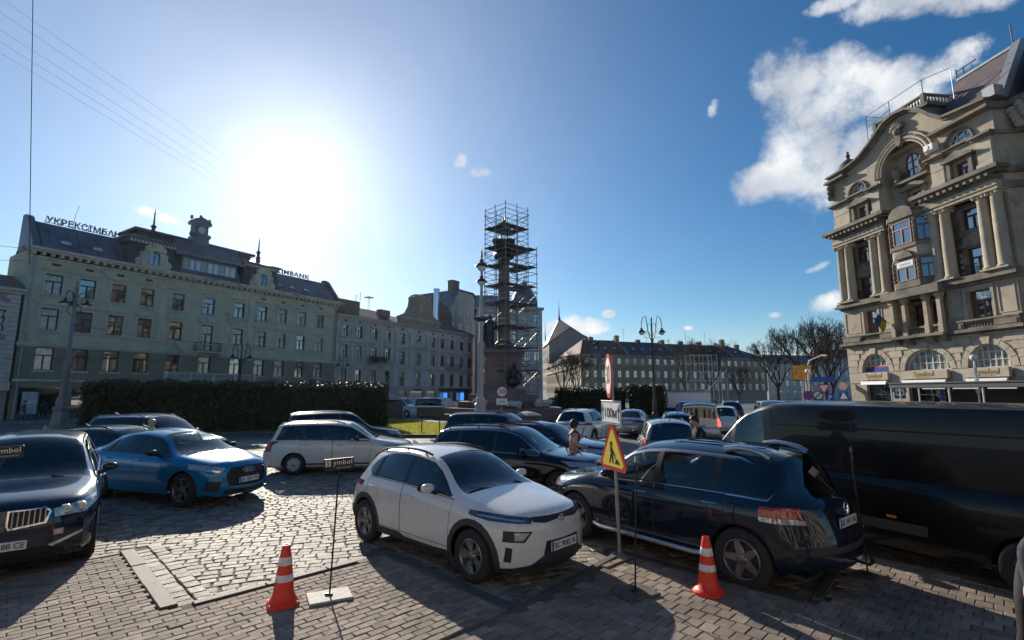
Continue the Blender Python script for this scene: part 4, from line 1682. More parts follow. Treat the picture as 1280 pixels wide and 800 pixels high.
# ashlar blocks, proud of the wall with open joints, fitted round the arches
z = 3.12
row = 0
while z < 6.1:
 h = .52 if z > 3.9 else .86
 z1 = min(z + h, 6.2)
 cuts = [PL0 + .02]
 spans = []
 for a, b, r_, c_ in ARC:
  ha = (b - a) / 2
  if z < 3.95:
   spans.append((a - .05, b + .05))
   continue
  rr = [ha + .42, r_ + .38]
  t = max(0.0, 1 - ((z - 4.0) / rr[1]) ** 2)
  if t > 0:
   e = rr[0] * math.sqrt(t)
   spans.append((c_ - e, c_ + e))
 x = PL0 + .01
 segs = []
 for (a, b) in spans + [(PL1 - .01, None)]:
  if a > x:
   segs.append((x, a))
  x = b if b else x
 for (a, b) in segs:
  n = max(1, round((b - a) / 1.05))
  off = .5 if row % 2 and n > 1 else 0
  marks = [a] + [a + (b - a) * (k + off * .6) / n for k in range(1, n)] + [b]
  for p, q in zip(marks, marks[1:]):
   if q - p < .12:
    continue
   k = MB()
   k.bevel_box(p + .012, q - .012, -.055, .02, z + .012, z1 - .012, .015)
   k.build('ashlar_block', m_stone_clean, pz)
 z = z1
 row += 1
for a, b, r_, c_ in ARC:                  # voussoirs
 ha = (b - a) / 2
 n = 9
 for k in range(n):
  t0, t1 = PI - PI * k / n - .012, PI - PI * (k + 1) / n + .012
  mid = k == n // 2
  o0, o1 = (.40, .36)
  big = .16 if mid else 0
  P_ = [(c_ + ha * math.cos(t0), 4.0 + r_ * math.sin(t0)), (c_ + ha * math.cos(t1), 4.0 + r_ * math.sin(t1)), (c_ + (ha + o0 + big * .3) * math.cos(t1), 4.0 + (r_ + o1 + big) * math.sin(t1)), (c_ + (ha + o0 + big * .3) * math.cos(t0), 4.0 + (r_ + o1 + big) * math.sin(t0))]
  v_ = MB()
  v_.prism(P_, -.13 if mid else -.06, .02, 'y')
  v_.build('voussoir', m_stone_clean, pz)
m_pane_net = mat('net_curtain_glass', (0.30, 0.33, 0.32), 0.06, spec=1.0, coat=1.0, vary=0.7, vscale=2.2)
for i, (a, b, r_, c_) in enumerate(ARC):
 arch_window(pz, c_, 4.0, b - a - .02, r_ - .01, r_ - .011, .3, (4, 6, 6)[i], 2, m_wood_white, m_pane_net)
m_blueb = mat('bank_blue_banner', (0.02, 0.05, 0.30), 0.4)
m_redb = mat('banner_red', (0.5, 0.03, 0.03), 0.4)
s_ = MB()
s_.box(.86, 3.24, .22, .25, 4.03, 4.36)
o = s_.build('window_banner', m_blueb, pz)
s_ = MB()
s_.box(.9, 3.2, .215, .245, 4.37, 4.45)
s_.build('red_stripe', m_redb, o)
# shop fascias with gilt lettering, rolled awnings and doors
m_fascia = mat('beige_fascia', (0.44, 0.375, 0.285), 0.6, vary=0.1, vscale=2)
for i, (a, b) in enumerate(((.78, 3.36), (4.57, 8.06), (9.24, 11.87))):
 s_ = MB()
 s_.bevel_box(a, b, -.32, -.06, 3.36, 3.96, .02)
 o = s_.build('shop_fascia', m_fascia, pz)
 text('letters', 'Symbol', .5, m_gold, o, frame_xz((a + b) / 2, -.325, 3.7), .012, space=1.08, bold=.006)
 for k in range(12):
  q = (a + b) / 2 - .45 + k * .08
  t_ = MB()
  t_.box(q, q + .05, -.33, -.318, 3.43, 3.47)
  t_.build('small_letter', m_gold, o)
 s_ = MB()
 s_.tube((a + .06, -.36, 3.22), (b - .1, -.36, 3.22), .07, n=10)
 s_.add([(a + .08, -.42, 3.22), (b - .12, -.42, 3.22), (b - .12, -.46, 3.02), (a + .08, -.46, 3.02)], [(0, 1, 2, 3)])
 s_.build('rolled_awning', m_white, pz)
 s_ = MB()
 for q in (a + .2, (a + b) / 2 - .03, b - .26):
  s_.box(q, q + .07, .25, .33, .02, 3.08)
 s_.box(a + .1, b - .1, .24, .34, 2.2, 2.28)
 o = s_.build('shop_door', m_shop_dark, pz)
 p_ = MB()
 p_.add([(a + .1, .32, .02), (b - .05, .32, .02), (b - .05, .32, 3.08), (a + .1, .32, 3.08)], [(0, 1, 2, 3)])
 p_.build('pane', m_pane, o)
# balustraded ledge over the ground floor
s_ = MB()
band(s_, PL0 - .12, PL1 + .12, 6.2, 6.3, .18)
band(s_, PL0 - .3, PL1 + .3, 6.302, 6.5, .42)
for a, b in ((PL0 - .05, 1.2), (3.0, 4.2), (8.5, 9.5), (11.4, PL1 + .05)):
 s_.box(a, b, -.3, .02, 6.5, 7.0)
 s_.box(a + .12, b - .12, -.335, -.29, 6.58, 6.88)
s_.box(PL0 - .1, PL1 + .1, -.34, .02, 7.002, 7.12)
s_.build('ledge', m_stone_soot, pz)
for a, b in ((1.2, 3.0), (9.5, 11.4)):
 balusters(pz, a, b, 6.5, 7.0, -.14, m_stone_soot, .2, .06, .14, [])
# first floor
w = MB()
f1 = [(1.43, 2.75, 7.13, 9.0), (9.72, 11.22, 7.13, 9.0), (4.4, 8.4, 6.5, 9.3)]
wall(w, PL0, PL1, 6.25, 9.5, f1, .5)
w.add([(4.4, 1.6, 6.5), (8.4, 1.6, 6.5), (8.4, 1.6, 9.3), (4.4, 1.6, 9.3)], [(0, 1, 2, 3)])
for q in (4.4, 8.4):
 w.add([(q, .5, 6.5), (q, 1.6, 6.5), (q, 1.6, 9.3), (q, .5, 9.3)], [(0, 1, 2, 3)])
w.build('first_floor_wall', m_stone, pz)
for (a, b) in ((1.43, 2.75), (9.72, 11.22)):
 m_frame_r = mat('red_brown_frame', (0.22, 0.07, 0.045), 0.5, vary=.2)
 win(pz, (a + b) / 2, 7.13, b - a, 1.87, .32, 'cross', m_frame_r, m_pane)
 s_ = MB()
 s_.box(a - .2, a - .02, -.08, .02, 7.13, 9.15)
 s_.box(b + .02, b + .2, -.08, .02, 7.13, 9.15)
 s_.box(a - .2, b + .2, -.075, .02, 9.152, 9.3)
 s_.build('window_surround', m_stone, pz)
for (a, b) in ((PL0 + .15, 1.05), (3.1, 4.15), (8.6, 9.35), (11.6, PL1 - .15)):
 s_ = MB()
 for (p, q, r0, r1) in ((a, b, 7.3, 7.37), (a, b, 9.05, 9.12), (a, a + .07, 7.37, 9.05), (b - .07, b, 7.37, 9.05)):
  s_.box(p, q, -.04, .02, r0, r1)
 s_.build('wall_panel', m_stone, pz)
for q in (4.55, 5.55, 7.25, 8.25):      # loggia colonnettes
 c = MB()
 c.box(q - .17, q + .17, -.6, -.24, 6.5, 7.2)
 c.box(q - .14, q + .14, -.57, -.27, 7.2, 9.0)
 c.box(q - .2, q + .2, -.63, -.21, 9.0, 9.3)
 c.build('loggia_pillar', m_stone, pz)
s_ = MB()
s_.box(4.3, 8.5, -.75, .02, 6.32, 6.498)
for q in (4.55, 5.55, 7.25, 8.25):
 s_.prism([(-.7, 6.31), (-.03, 6.31), (-.03, 5.85), (-.35, 6.0)], q - .16, q + .16, 'x')
s_.build('loggia_floor', m_stone_soot, pz)
balusters(pz, 4.75, 8.05, 6.5, 7.1, -.42, m_stone_soot, .2, .06, .14, [5.55, 7.25])
for q in (5.0, 6.4, 7.75):
 win(pz, q, 6.6, .8, 2.4, 1.5, 'cross', m_wood_dark, m_pane)
fl = MB()
m_flagb = mat('flag_blue', (0.03, 0.07, 0.17), 0.8)
m_flagy = mat('flag_yellow', (0.32, 0.25, 0.03), 0.8)
fl.tube((4.3, -.6, 7.6), (4.0, -1.5, 8.6), .025, n=6)
flag = fl.build('wall_flag', m_iron, None)
tag(flag, 'small blue and yellow flag hanging from the first floor of the stone palace', 'flag')
flag.matrix_world = Matrix.LocRotScale(Vector((28.99, 42.0, 0)), Matrix.Rotation(rad(-83), 3, 'Z'), None)
f2 = MB()
for (za, zb, mi) in ((0, .5, 0), (.5, 1.0, 1)):
 nn = 6
 for k in range(nn):
  t0, t1 = k / nn, (k + 1) / nn
  def fp(t, s):
   base = Vector((4.28, -.66, 7.68)).lerp(Vector((4.02, -1.45, 8.55)), .15 + .7 * s)
   return base + Vector((-.22 * t - .06 * math.sin(t * 7 + s * 3), .1 * math.sin(t * 6 + s * 2), -.85 * t))
  f2.add([fp(t0, za), fp(t0, zb), fp(t1, zb), fp(t1, za)], [(0, 1, 2, 3)], mi)
f2.build('flag_cloth', [m_flagy, m_flagb], flag)
# great cornice under the columns
s_ = MB()
band(s_, PL0 - .1, PL1 + .1, 9.35, 9.55, .2)
band(s_, PL0 - .4, PL1 + .4, 9.552, 9.75, .5)
band(s_, PL0 - .3, PL1 + .3, 9.752, 9.98, .35)
s_.box(4.1, 8.7, -.95, -.352, 9.3, 9.9)
s_.build('lower_cornice', m_stone_soot, pz)
# second and third floor: recessed loggia wall between giant columns
w = MB()
f2o = [(1.0, 2.15, 9.98, 11.9), (1.0, 2.15, 13.2, 14.6), (9.85, 11.0, 9.98, 11.9), (9.85, 11.0, 13.2, 14.6)]
wall(w, PL0 + .6, 4.2, 9.98, 15.0, f2o[:2], .2, .4)
wall(w, 8.6, PL1 - .5, 9.98, 15.0, f2o[2:], .2, .4)
for q, dd in ((PL0 + .6, 1), (4.2, 1), (8.6, 1), (PL1 - .5, 1)):
 w.add([(q, 0, 9.98), (q, .4, 9.98), (q, .4, 15), (q, 0, 15)], [(0, 1, 2, 3)])
w.box(PL0, PL0 + .6, 0, .3, 9.982, 15)
w.box(PL1 - .5, PL1, 0, .3, 9.982, 15)
w.box(4.2, 4.6, 0.0, .7, 9.982, 15)
w.box(8.2, 8.6, 0.0, .7, 9.982, 15)
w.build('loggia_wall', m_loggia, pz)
for (a, b, c, d) in f2o:
 win(pz, (a + b) / 2, c, b - a, d - c, .5, 'cross', m_wood_dark, m_pane)
 s_ = MB()
 s_.box(a - .25, a - .01, .3, .41, c, d + .1)
 s_.box(b + .01, b + .25, .3, .41, c, d + .1)
 s_.box(a - .01, b + .01, .31, .41, d - .02, d + .1)
 if d < 12:
  s_.box(a - .4, b + .4, .2, .41, d + .1, d + .35)
  s_.prism([(a - .3, d + .352), (b + .3, d + .352), (b, d + .8), ((a + b) / 2, d + 1.0), (a, d + .8)], .25, .41, 'y')
  for q in (a - .36, b + .36):
   for k in range(4):
    s_.ball((q, .32, c + .3 + k * .42), .17, .17, .2, 8)
 s_.build('window_surround', m_stone_soot, pz)
for a, b in ((1.05, 2.75), (10.0, 11.7)):
 iron_rail(pz, a - .2, b - .2, 9.99, 10.75, .05, .33, .12)
colm = MB()
colm.box(-.42, .42, -.42, .42, 0, .12)
colm.lathe([(.42, .12), (.44, .2), (.38, .28), (.36, .34), (.345, 1.6), (.335, 3.0), (.30, 4.55), (.33, 4.6), (.33, 4.66)], 18)
colm.lathe([(.30, 4.66), (.36, 4.8), (.40, 4.95), (.44, 5.0)], 18)
for sx in (-1, 1):
 for sy in (-1, 1):
  colm.ball((sx * .3, sy * .3, 4.82), .13, .13, .13, 8)
colm.box(-.45, .45, -.45, .45, 4.94, 5.02)
for zz in (1.25, 2.45, 3.6):
 colm.lathe([(.352 - .01 * zz, zz - .015), (.33 - .01 * zz, zz), (.352 - .01 * zz, zz + .015)], 18)
cmesh = colm.mesh('column', m_stone, 35)
for u in (-.22, .62, 3.15, 3.98, 8.3, 9.07, 11.58, 12.4):
 link('column', cmesh, pz, (u, -.12, 9.985))
# canted bay in the middle
by = MB()
bp = [(4.6, .0), (5.45, -.75), (7.35, -.75), (8.2, .0)]


def bay_mb(mb, z0, z1, grow=0.0, y1=.3):
 P_ = [(4.6 - grow, y1), (4.6 - grow, 0 - grow * .5), (5.45 - grow * .6, -.75 - grow), (7.35 + grow * .6, -.75 - grow), (8.2 + grow, 0 - grow * .5), (8.2 + grow, y1)]
 mb.prism(P_, z0, z1, 'z')


bay_mb(by, 9.99, 15.4)
by.build('bay', m_stone, pz)
s_ = MB()
for (a, b, g_) in ((9.982, 10.45, .09), (12.05, 12.2, .06), (12.95, 13.2, .1), (15.05, 15.2, .06), (15.202, 15.5, .16)):
 bay_mb(s_, a, b, g_)
s_.prism([(-.95, 15.5), (.95, 15.5), (.9, 15.8), (.5, 16.1), (0, 16.2), (-.5, 16.1), (-.9, 15.8)], -.85, .0, 'y', 0, Matrix.Translation((6.4, 0, 0)))
s_.prism([(-.75, 12.2), (.75, 12.2), (.5, 12.55), (0, 12.85), (-.5, 12.55)], -.95, -.7, 'y', 0, Matrix.Translation((6.4, 0, 0)))
for q in (5.42, 7.38):
 for k in range(5):
  s_.ball((q, -.8, 10.6 + k * .3), .12, .12, .15, 8)
  s_.ball((q, -.8, 13.35 + k * .33), .11, .11, .16, 8)
s_.build('bay_moulding', m_stone_soot, pz)
for zz, hh in ((10.5, 1.5), (13.25, 1.75)):
 win(pz, 6.4, zz, 1.5, hh, -.80, 'cross', m_frame_r, m_pane)
 for sx in (-1, 1):
  f_ = win(pz, 6.4 + sx * 1.40, zz, .85, hh, -.45, 'cross', m_frame_r, m_pane)
  f_.rotation_euler = (0, 0, sx * rad(41.4))
s_ = MB()
s_.box(5.75, 7.05, -.86, -.845, 11.55, 11.95)
o = s_.build('window_sign', m_white, pz)
m_bl = mat('blue_letter', (0.05, 0.15, 0.4), 0.5)
text('letters', 'Symbol', .3, m_bl, o, frame_xz(6.4, -.862, 11.75), .003)
# entablature and main cornice
for a, b in ((PL0 - .02, 4.55), (8.0, PL1 + .02)):
 s_ = MB()
 band(s_, a, b, 15.0, 15.22, .42, .75)
 band(s_, a - .03, b + .03, 15.222, 15.55, .5, .75)
 s_.build('entablature', m_stone, pz)
s_ = MB()
band(s_, PL0 + .01, PL1 - .01, 15.0, 16.0, .0, .5)
for a, b in ((PL0 - .05, 4.6), (7.9, PL1 + .05)):
 band(s_, a, b, 15.56, 15.9, .42)
 band(s_, a - .3, b + .3, 16.0, 16.15, .75)
 band(s_, a - .5, b + .5, 16.152, 16.42, 1.0)
 n = int((b - a) / .42)
 for k in range(n):
  q = a + (k + .5) * (b - a) / n
  s_.box(q - .1, q + .1, -.9, -.42, 15.82, 15.998)
s_.build('main_cornice', m_stone_soot, pz)
# attic
w = MB()
at = [(1.9, 2.8, 16.7, 17.75), (10.1, 11.05, 16.7, 17.75)]
wall(w, PL0, 4.3, 16.0, 18.62, [at[0]], .35)
wall(w, 8.5, PL1, 16.0, 18.62, [at[1]], .35)
wall(w, 4.3, 8.5, 15.3, 19.3, [(5.95, 6.85, 16.0, 17.5)], .3, .9)
for q in (4.3, 8.5):
 w.add([(q, 0, 15.3), (q, .9, 15.3), (q, .9, 21.4), (q, 0, 21.4)], [(0, 1, 2, 3)])
w.build('attic_wall', m_stone, pz)
for (a, b, c, d) in at:
 win(pz, (a + b) / 2, c, b - a, d - c, .2, 'cross', m_frame_r, m_pane)
win(pz, 6.4, 16.0, .9, 1.5, 1.05, 'cross', m_frame_r, m_pane)
for (a, b) in ((PL0 + .1, 1.25), (3.35, 4.3), (8.5, 9.55), (11.6, PL1 - .1)):
 s_ = MB()
 s_.bevel_box(a, b, -.28, .02, 16.42, 16.95, .03)
 s_.bevel_box(a + .06, b - .06, -.2, .02, 16.952, 17.75, .02)
 s_.bevel_box(a + .06, b - .06, -.2, .02, 17.77, 18.58, .02)
 s_.build('attic_pier', m_stone_clean, pz)
 c = MB()
 c.box(a - .1, b + .1, -.38, .02, 18.582, 18.72)
 c.box(a - .2, b + .2, -.52, .02, 18.722, 18.86)
 c.build('pier_cornice', m_stone_soot, pz)
for cu, yy in ((2.35, 0), (10.57, 0), (6.4, .9)):
 s_ = MB()
 zz = 17.95 if yy == 0 else 17.7
 for sx in (-1, 1):
  s_.box(cu + sx * .72 - .12, cu + sx * .72 + .12, yy - .3, yy + .02, zz - 1.2, zz)
 s_.box(cu - 1.05, cu + 1.05, yy - .5, yy + .02, zz, zz + .15)
 s_.prism([(-1.05, zz + .152), (1.05, zz + .152), (0, zz + .58)], yy - .48, yy + .02, 'y', 0, Matrix.Translation((cu, 0, 0)))
 s_.build('attic_pediment', m_stone_soot, pz)
# upper wall with round windows under the curved gable
G_ = [(PL0, 18.6), (PL1, 18.6), (PL1, 20.75), (9.9, 21.1), (9.0, 21.9), (8.4, 22.6), (7.4, 23.25), (6.4, 23.4), (5.6, 23.25), (4.6, 22.55), (3.8, 22.05), (2.9, 21.6), (1.5, 21.35), (PL0, 21.3)]
gs = MB()


def gtop(u):
 P_ = sorted([p for p in G_ if p[1] > 19])
 for (a, b) in zip(P_, P_[1:]):
  if a[0] <= u <= b[0]:
   return a[1] + (b[1] - a[1]) * (u - a[0]) / (b[0] - a[0])
 return 21.0


hol = [(2.1, .85, 19.1, .0), (10.55, .9, 19.1, .0), (6.4, 2.1, 18.6, .75)]   # centre, half width, springing, extra height
n = 96
for k in range(n):
 a = PL0 + (PL1 - PL0) * k / n
 b = PL0 + (PL1 - PL0) * (k + 1) / n

 def low(u):
  for (c_, hw, sp_, ex) in hol:
   if abs(u - c_) < hw:
    return sp_ + ex + hw * math.sqrt(1 - ((u - c_) / hw) ** 2)
  return None
 la, lb = low(a), low(b)
 if la is None and lb is None:
  gs.add([(a, 0, 18.6), (b, 0, 18.6), (b, 0, gtop(b)), (a, 0, gtop(a))], [(0, 1, 2, 3)])
 else:
  hole = min(hol, key=lambda h: abs(h[0] - (a + b) / 2))
  la = la if la is not None else hole[2]
  lb = lb if lb is not None else hole[2]
  gs.add([(a, 0, la), (b, 0, lb), (b, 0, gtop(b)), (a, 0, gtop(a))], [(0, 1, 2, 3)])
  e = .35 if hole[1] < 1 else .9
  gs.add([(a, 0, la), (a, e, la), (b, e, lb), (b, 0, lb)], [(0, 1, 2, 3)])
  if hole[2] > 18.7:
   gs.add([(a, 0, 18.6), (b, 0, 18.6), (b, 0, hole[2]), (a, 0, hole[2])], [(0, 1, 2, 3)])
wall(gs, 4.3, 8.5, 18.6, 21.6, [], .3, .9)
gs.add([(PL0, .02, 20.8), (PL0, PDEP, 20.8), (PL1, PDEP, 20.8), (PL1, .02, 20.8)], [(0, 1, 2, 3)])
gs.build('gable_wall', m_stone, pz)
for (c_, hw, sp_, ex) in hol[:2]:
 arch_window(pz, c_, sp_ + .02, hw * 1.7, hw * .95, hw * .82, .22, 2, 1, m_wood_white, m_pane)
 s_ = MB()
 s_.path([(c_ + (hw + .08) * math.cos(PI * k / 14), -.04, sp_ + (hw + .08) * math.sin(PI * k / 14)) for k in range(15)], .09, 6)
 s_.box(c_ - hw - .1, c_ + hw + .1, -.25, .02, sp_ - .16, sp_ - .02)
 s_.build('window_surround', m_stone_soot, pz)
arch_window(pz, 6.4, 18.75, 1.0, 1.7, .5, .8, 1, 2, m_frame_r, m_pane)
s_ = MB()
for rr, tt in ((2.2, .14), (2.5, .1), (1.95, .09)):
 s_.path([(6.4 + rr * math.cos(PI * k / 20), -.06, 19.35 + rr * math.sin(PI * k / 20)) for k in range(21)], tt, 6)
s_.build('arch_moulding', m_stone, pz)
for sx in (-1, 1):
 s_ = MB()
 s_.lathe([(.12, 0), (.25, .1), (.16, .3), (.3, .7), (.34, .95), (.16, 1.15), (.1, 1.35)], 10, 0, Matrix.Translation((6.4 + sx * 1.05, .45, 18.5)))
 s_.build('urn', m_stone_soot, pz, 40)
s_ = MB()
s_.box(5.0, 7.8, .3, .88, 17.9 + .4, 18.5)
s_.build('arch_sill', m_stone_soot, pz)
s_ = MB()                                    # shell ornament at the crown of the arch
for k in range(7):
 t = PI * (k + .5) / 7
 s_.ball((6.4 + .36 * math.cos(t), -.25, 22.35 + .42 * math.sin(t)), .13, .14, .3, 8, 0, Matrix.Rotation(PI / 2 - t, 3, 'Y'))
s_.ball((6.4, -.25, 22.2), .33, .22, .3, 10)
s_.prism([(6.1, 22.0), (6.7, 22.0), (6.58, 21.2), (6.4, 21.0), (6.22, 21.2)], -.25, .02, 'y')
s_.build('shell_ornament', m_stone_soot, pz, 40)
ed = MB()
P_ = sorted([p for p in G_ if p[1] > 19])
for a, b in zip(P_, P_[1:]):
 d = Vector((b[0] - a[0], 0, b[1] - a[1]))
 L = d.length
 d.normalize()
 up = Vector((-d.z, 0, d.x))
 Mx = Matrix(((d.x, 0, up.x, a[0]), (0, 1, 0, 0), (d.z, 0, up.z, a[1]), (0, 0, 0, 1)))
 ed.box(-.02, L + .02, -.3, .3, .0, .14, 0, Mx)
 ed.box(-.03, L + .03, -.55, .3, .142, .3, 0, Mx)
ed.build('gable_cornice', m_stone_soot, pz)
for a, b in ((PL0 - .1, 1.2), (9.0, PL1 + .1)):
 s_ = MB()
 s_.box(a - .1, b + .1, -.62, .3, 20.35 if a > 5 else 20.95, 20.55 if a > 5 else 21.12)
 s_.build('eaves_cornice', m_stone_soot, pz)
s_ = MB()
s_.bevel_box(8.55, 9.25, -.55, -.05, 19.35, 19.85, .04)
s_.lathe([(.19, 0), (.19, .02)], 16, 0, Matrix.Translation((8.75, -.56, 19.6)) @ Matrix.Rotation(PI / 2, 4, 'X'))
ac = s_.build('air_conditioner', m_white, None, loc=None)
ac.matrix_world = Matrix.LocRotScale(Vector((28.99, 42.0, 0)), Matrix.Rotation(rad(-83), 3, 'Z'), None)
tag(ac, 'white air conditioner box hung beside the round window high on the palace', 'air conditioner')
# roof terrace behind the gable with balustrade and pipe rail
s_ = MB()
s_.box(3.9, 8.3, .35, 3.5, 20.9, 23.2)
s_.box(3.7, 8.6, .2, 3.7, 23.2, 23.45)
s_.build('roof_terrace', m_stone_soot, pz)
balusters(pz, 3.85, 8.35, 23.452, 24.25, .42, m_stone_soot, .24, .085, .2, [4.0, 8.2])
s_ = MB()
for q in (8.25,):
 s_.box(q - .12, q + .12, .6, 3.6, 24.12, 24.25)
 s_.box(q - .12, q + .12, .6, 3.6, 23.452, 23.55)
 for k in range(11):
  s_.lathe([(.06, 23.55), (.09, 23.75), (.04, 24.0), (.06, 24.12)], 6, 0, Matrix.Translation((q, .8 + k * .26, 0)))
s_.build('side_balustrade', m_stone_soot, pz)
s_ = MB()
pr = [(2.9, -.2), (2.9, 1.2)]
for a, b in (((3.3, .3, 25.3), (8.3, .3, 25.3)), ((8.3, .3, 25.3), (10.4, .3, 24.8)), ((3.3, .3, 22.0), (3.3, .3, 25.3)), ((5.5, .3, 23.3), (5.5, .3, 25.3)), ((8.3, .3, 24.0), (8.3, .3, 25.3)), ((3.3, .3, 24.3), (5.5, .3, 24.6)), ((3.3, .3, 25.3), (3.3, 2.5, 25.3)), ((10.4, .3, 24.8), (10.4, .3, 22.5))):
 s_.tube(a, b, .028, n=5)
s_.build('pipe_railing', m_zinc, pz)
s_ = MB()
s_.add([(8.7, .4, 21.0), (PL1 + .4, .4, 21.0), (PL1 + .1, 2.6, 25.0), (8.9, 2.6, 25.0), (PL1 + .1, 9, 25), (8.9, 9, 25), (PL1 + .4, 12, 21), (8.7, 12, 21), ], [(0, 1, 2, 3), (3, 2, 4, 5), (0, 3, 5, 7), (1, 6, 4, 2)])
m_purple = mat('purple_slate', (0.115, 0.085, 0.09), 0.65, vary=.3, vscale=2, bump=.4, bscale=16)
s_.build('mansard_roof', m_purple, pz)
s_ = MB()
s_.box(8.9, PL1 + .15, 2.5, 2.75, 24.95, 25.12)
s_.prism([(.25, 20.9), (.75, 20.9), (2.9, 25.15), (2.4, 25.15)], PL1 - .1, PL1 + .45, 'x')
s_.box(PL1 - .1, PL1 + .6, -.4, .3, 20.9, 21.6)
s_.build('roof_verge', m_zinc, pz)
s_ = MB()
for a, b in (((8.9, 2.6, 25.1), (8.9, 2.6, 25.9)), ((9.4, 2.6, 25.1), (9.4, 2.6, 25.8)), ((8.9, 2.6, 25.7), (10.3, 2.6, 25.75)), ((12.6, 2.6, 25.2), (12.6, 2.6, 26.6))):
 s_.tube(a, b, .05, n=5)
s_.build('roof_vent', m_zinc, pz)
s_ = MB()                                    # domed turret on the far corner
s_.lathe([(1.0, 21.3), (.95, 21.9), (.75, 22.4), (.45, 22.75), (.15, 22.9), (.12, 23.1), (.2, 23.25), (.08, 23.4), (.12, 23.55), (0, 23.7)], 14, 0, Matrix.Translation((.45, .9, 0)))
s_.box(PL0 - .35, .9, -.35, .0 + 2, 21.1, 21.32)
s_.build('corner_dome', m_stone_soot, pz, 40)
s_ = MB()
for k in range(3):
 s_.ball((PL0 + .05, -.2, 20.6 - .45 * k), .3, .3, .3, 8)
s_.build('corner_ornament', m_stone_soot, pz, 40)
# near corner: projecting corner pavilion with its own dome
w = MB()
px0, px1, py0, py1 = PL1 + .35, PL1 + 6.5, 1.5, 8.0
pops = [(14.0, 15.0, zz, zz + 2.0) for zz in (7.2, 10.2, 13.0, 16.8)] + [(16.6, 17.6, zz, zz + 2.0) for zz in (7.2, 10.2, 13.0, 16.8)]
w.add([(PL1, 0.3, 0), (px0, py0, 0), (px0, py0, 20.4), (PL1, .3, 20.4)], [(0, 1, 2, 3)])
wall(w, px0, px1, 0, 20.4, pops, .3, py0)
w.add([(px1, py0, 0), (px1, PDEP, 0), (px1, PDEP, 20.4), (px1, py0, 20.4)], [(0, 1, 2, 3)])
w.build('corner_pavilion', m_stone, pz)
for (a, b, c, d) in pops:
 win(pz, (a + b) / 2, c, b - a, d - c, py0 + .2, 'cross', m_frame_r, m_pane)
s_ = MB()
for (z0, z1, g_) in ((6.2, 6.5, .35), (9.35, 9.95, .45), (15.0, 15.5, .3), (16.0, 16.42, .8), (18.58, 18.86, .4), (20.3, 20.7, .8)):
 s_.prism([(PL1 - .3, 1.0), (PL1 + .05, .1 - g_ * .6), (px0, py0 - g_), (px1 + g_, py0 - g_), (px1 + g_, PDEP), (PL1, PDEP)], z0 - .003, z1 - .003, 'z')
s_.build('pavilion_cornice', m_stone_soot, pz)
s_ = MB()
s_.lathe([(2.6, 20.7), (2.55, 21.8), (2.2, 23.0), (1.5, 24.0), (.6, 24.6), (.3, 24.7), (.35, 25.1), (.15, 25.3), (.3, 25.6), (0, 25.9)], 16, 0, Matrix.Translation((15.2, 3.6, 0)))
s_.build('pavilion_dome', m_stone_soot, pz, 40)
for k in range(3):
 s_ = MB()
 for j in range(4):
  s_.ball((13.2 + k * .5 + j * .12, .9, 20.0 - .35 * j + .2 * k), .34, .3, .26, 8)
 s_.build('carved_ornament', m_stone, pz, 40)
# dark canopy of the street cafe and its white posts
cn = thing('cafe_canopy', 'long dark canopy on white posts along the palace ground floor at right', 'canopy', (28.99, 42.0, 0), rad(-83))
s_ = MB()
s_.box(6.6, 20.0, -3.4, -.7, 2.72, 2.98)
s_.box(6.55, 20.05, -3.45, -.65, 2.982, 3.06)
s_.build('canopy_roof', m_roof_dark, cn)
s_ = MB()
s_.box(8.6, 20.0, -.8, -.7, 0.1, 2.7)
s_.build('canopy_back', m_shop_dark, cn)
s_ = MB()
s_.add([(8.6, -1.0, 2.5), (10.6, -3.2, 1.75), (10.6, -1.0, 1.75)], [(0, 1, 2)])
for q in (5.9, 7.3, 8.7, 10.7, 12.7):
 p_ = MB()
 p_.tube((q, -3.3 if q > 6.6 else -2.6, 0), (q, -3.3 if q > 6.6 else -2.6, 2.72), .045, n=8)
 p_.build('post', m_white, cn)
for k in range(3):
 s_ = MB()
 s_.box(9.0 + k * 2.0, 10.5 + k * 2.0, -3.36, -3.3, 2.62, 2.7)
 s_.build('light_strip', m_white, cn)
# ================================================================== CARS
m_black = mat('black_trim_plastic', (0.018, 0.018, 0.019), 0.55)
m_clad = mat('grey_black_cladding', (0.035, 0.035, 0.037), 0.6, vary=0.2, vscale=12, bump=0.15, bscale=220)
m_tyre = mat('tyre_rubber', (0.022, 0.021, 0.020), 0.8, vary=0.35, vscale=9, bump=0.2, bscale=60, dirt=((0.10, 0.09, 0.075), 0.06, 7))
m_alloy = mat('silver_alloy', (0.50, 0.50, 0.51), 0.32, metal=0.85, vary=0.12, vscale=9)
m_alloy_d = mat('grey_alloy', (0.26, 0.26, 0.265), 0.35, metal=0.8, vary=0.15, vscale=9)
m_chrome = mat('chrome', (0.75, 0.76, 0.77), 0.12, metal=1.0)
m_lamp = mat('headlamp_glass', (0.42, 0.44, 0.46), 0.06, metal=0.35, coat=1.0, vary=0.55, vscale=14)
m_lamp_d = mat('dark_headlamp_glass', (0.09, 0.095, 0.10), 0.05, metal=0.3, coat=1.0, vary=0.6, vscale=16)
m_drl = mat('lamp_reflector', (0.85, 0.86, 0.88), 0.1, metal=0.9)
m_tail = mat('red_lamp_glass', (0.34, 0.012, 0.015), 0.08, coat=1.0, vary=0.3, vscale=20)
m_tail_lit = mat('lit_brake_lamp', (0.6, 0.03, 0.03), 0.1, emit=((1.0, 0.08, 0.05), 2.2))
m_amber = mat('amber_lamp', (0.6, 0.22, 0.02), 0.15, coat=1.0)
m_amber_lit = mat('lit_amber_lamp', (0.7, 0.3, 0.03), 0.15, emit=((1.0, 0.5, 0.08), 2.5))
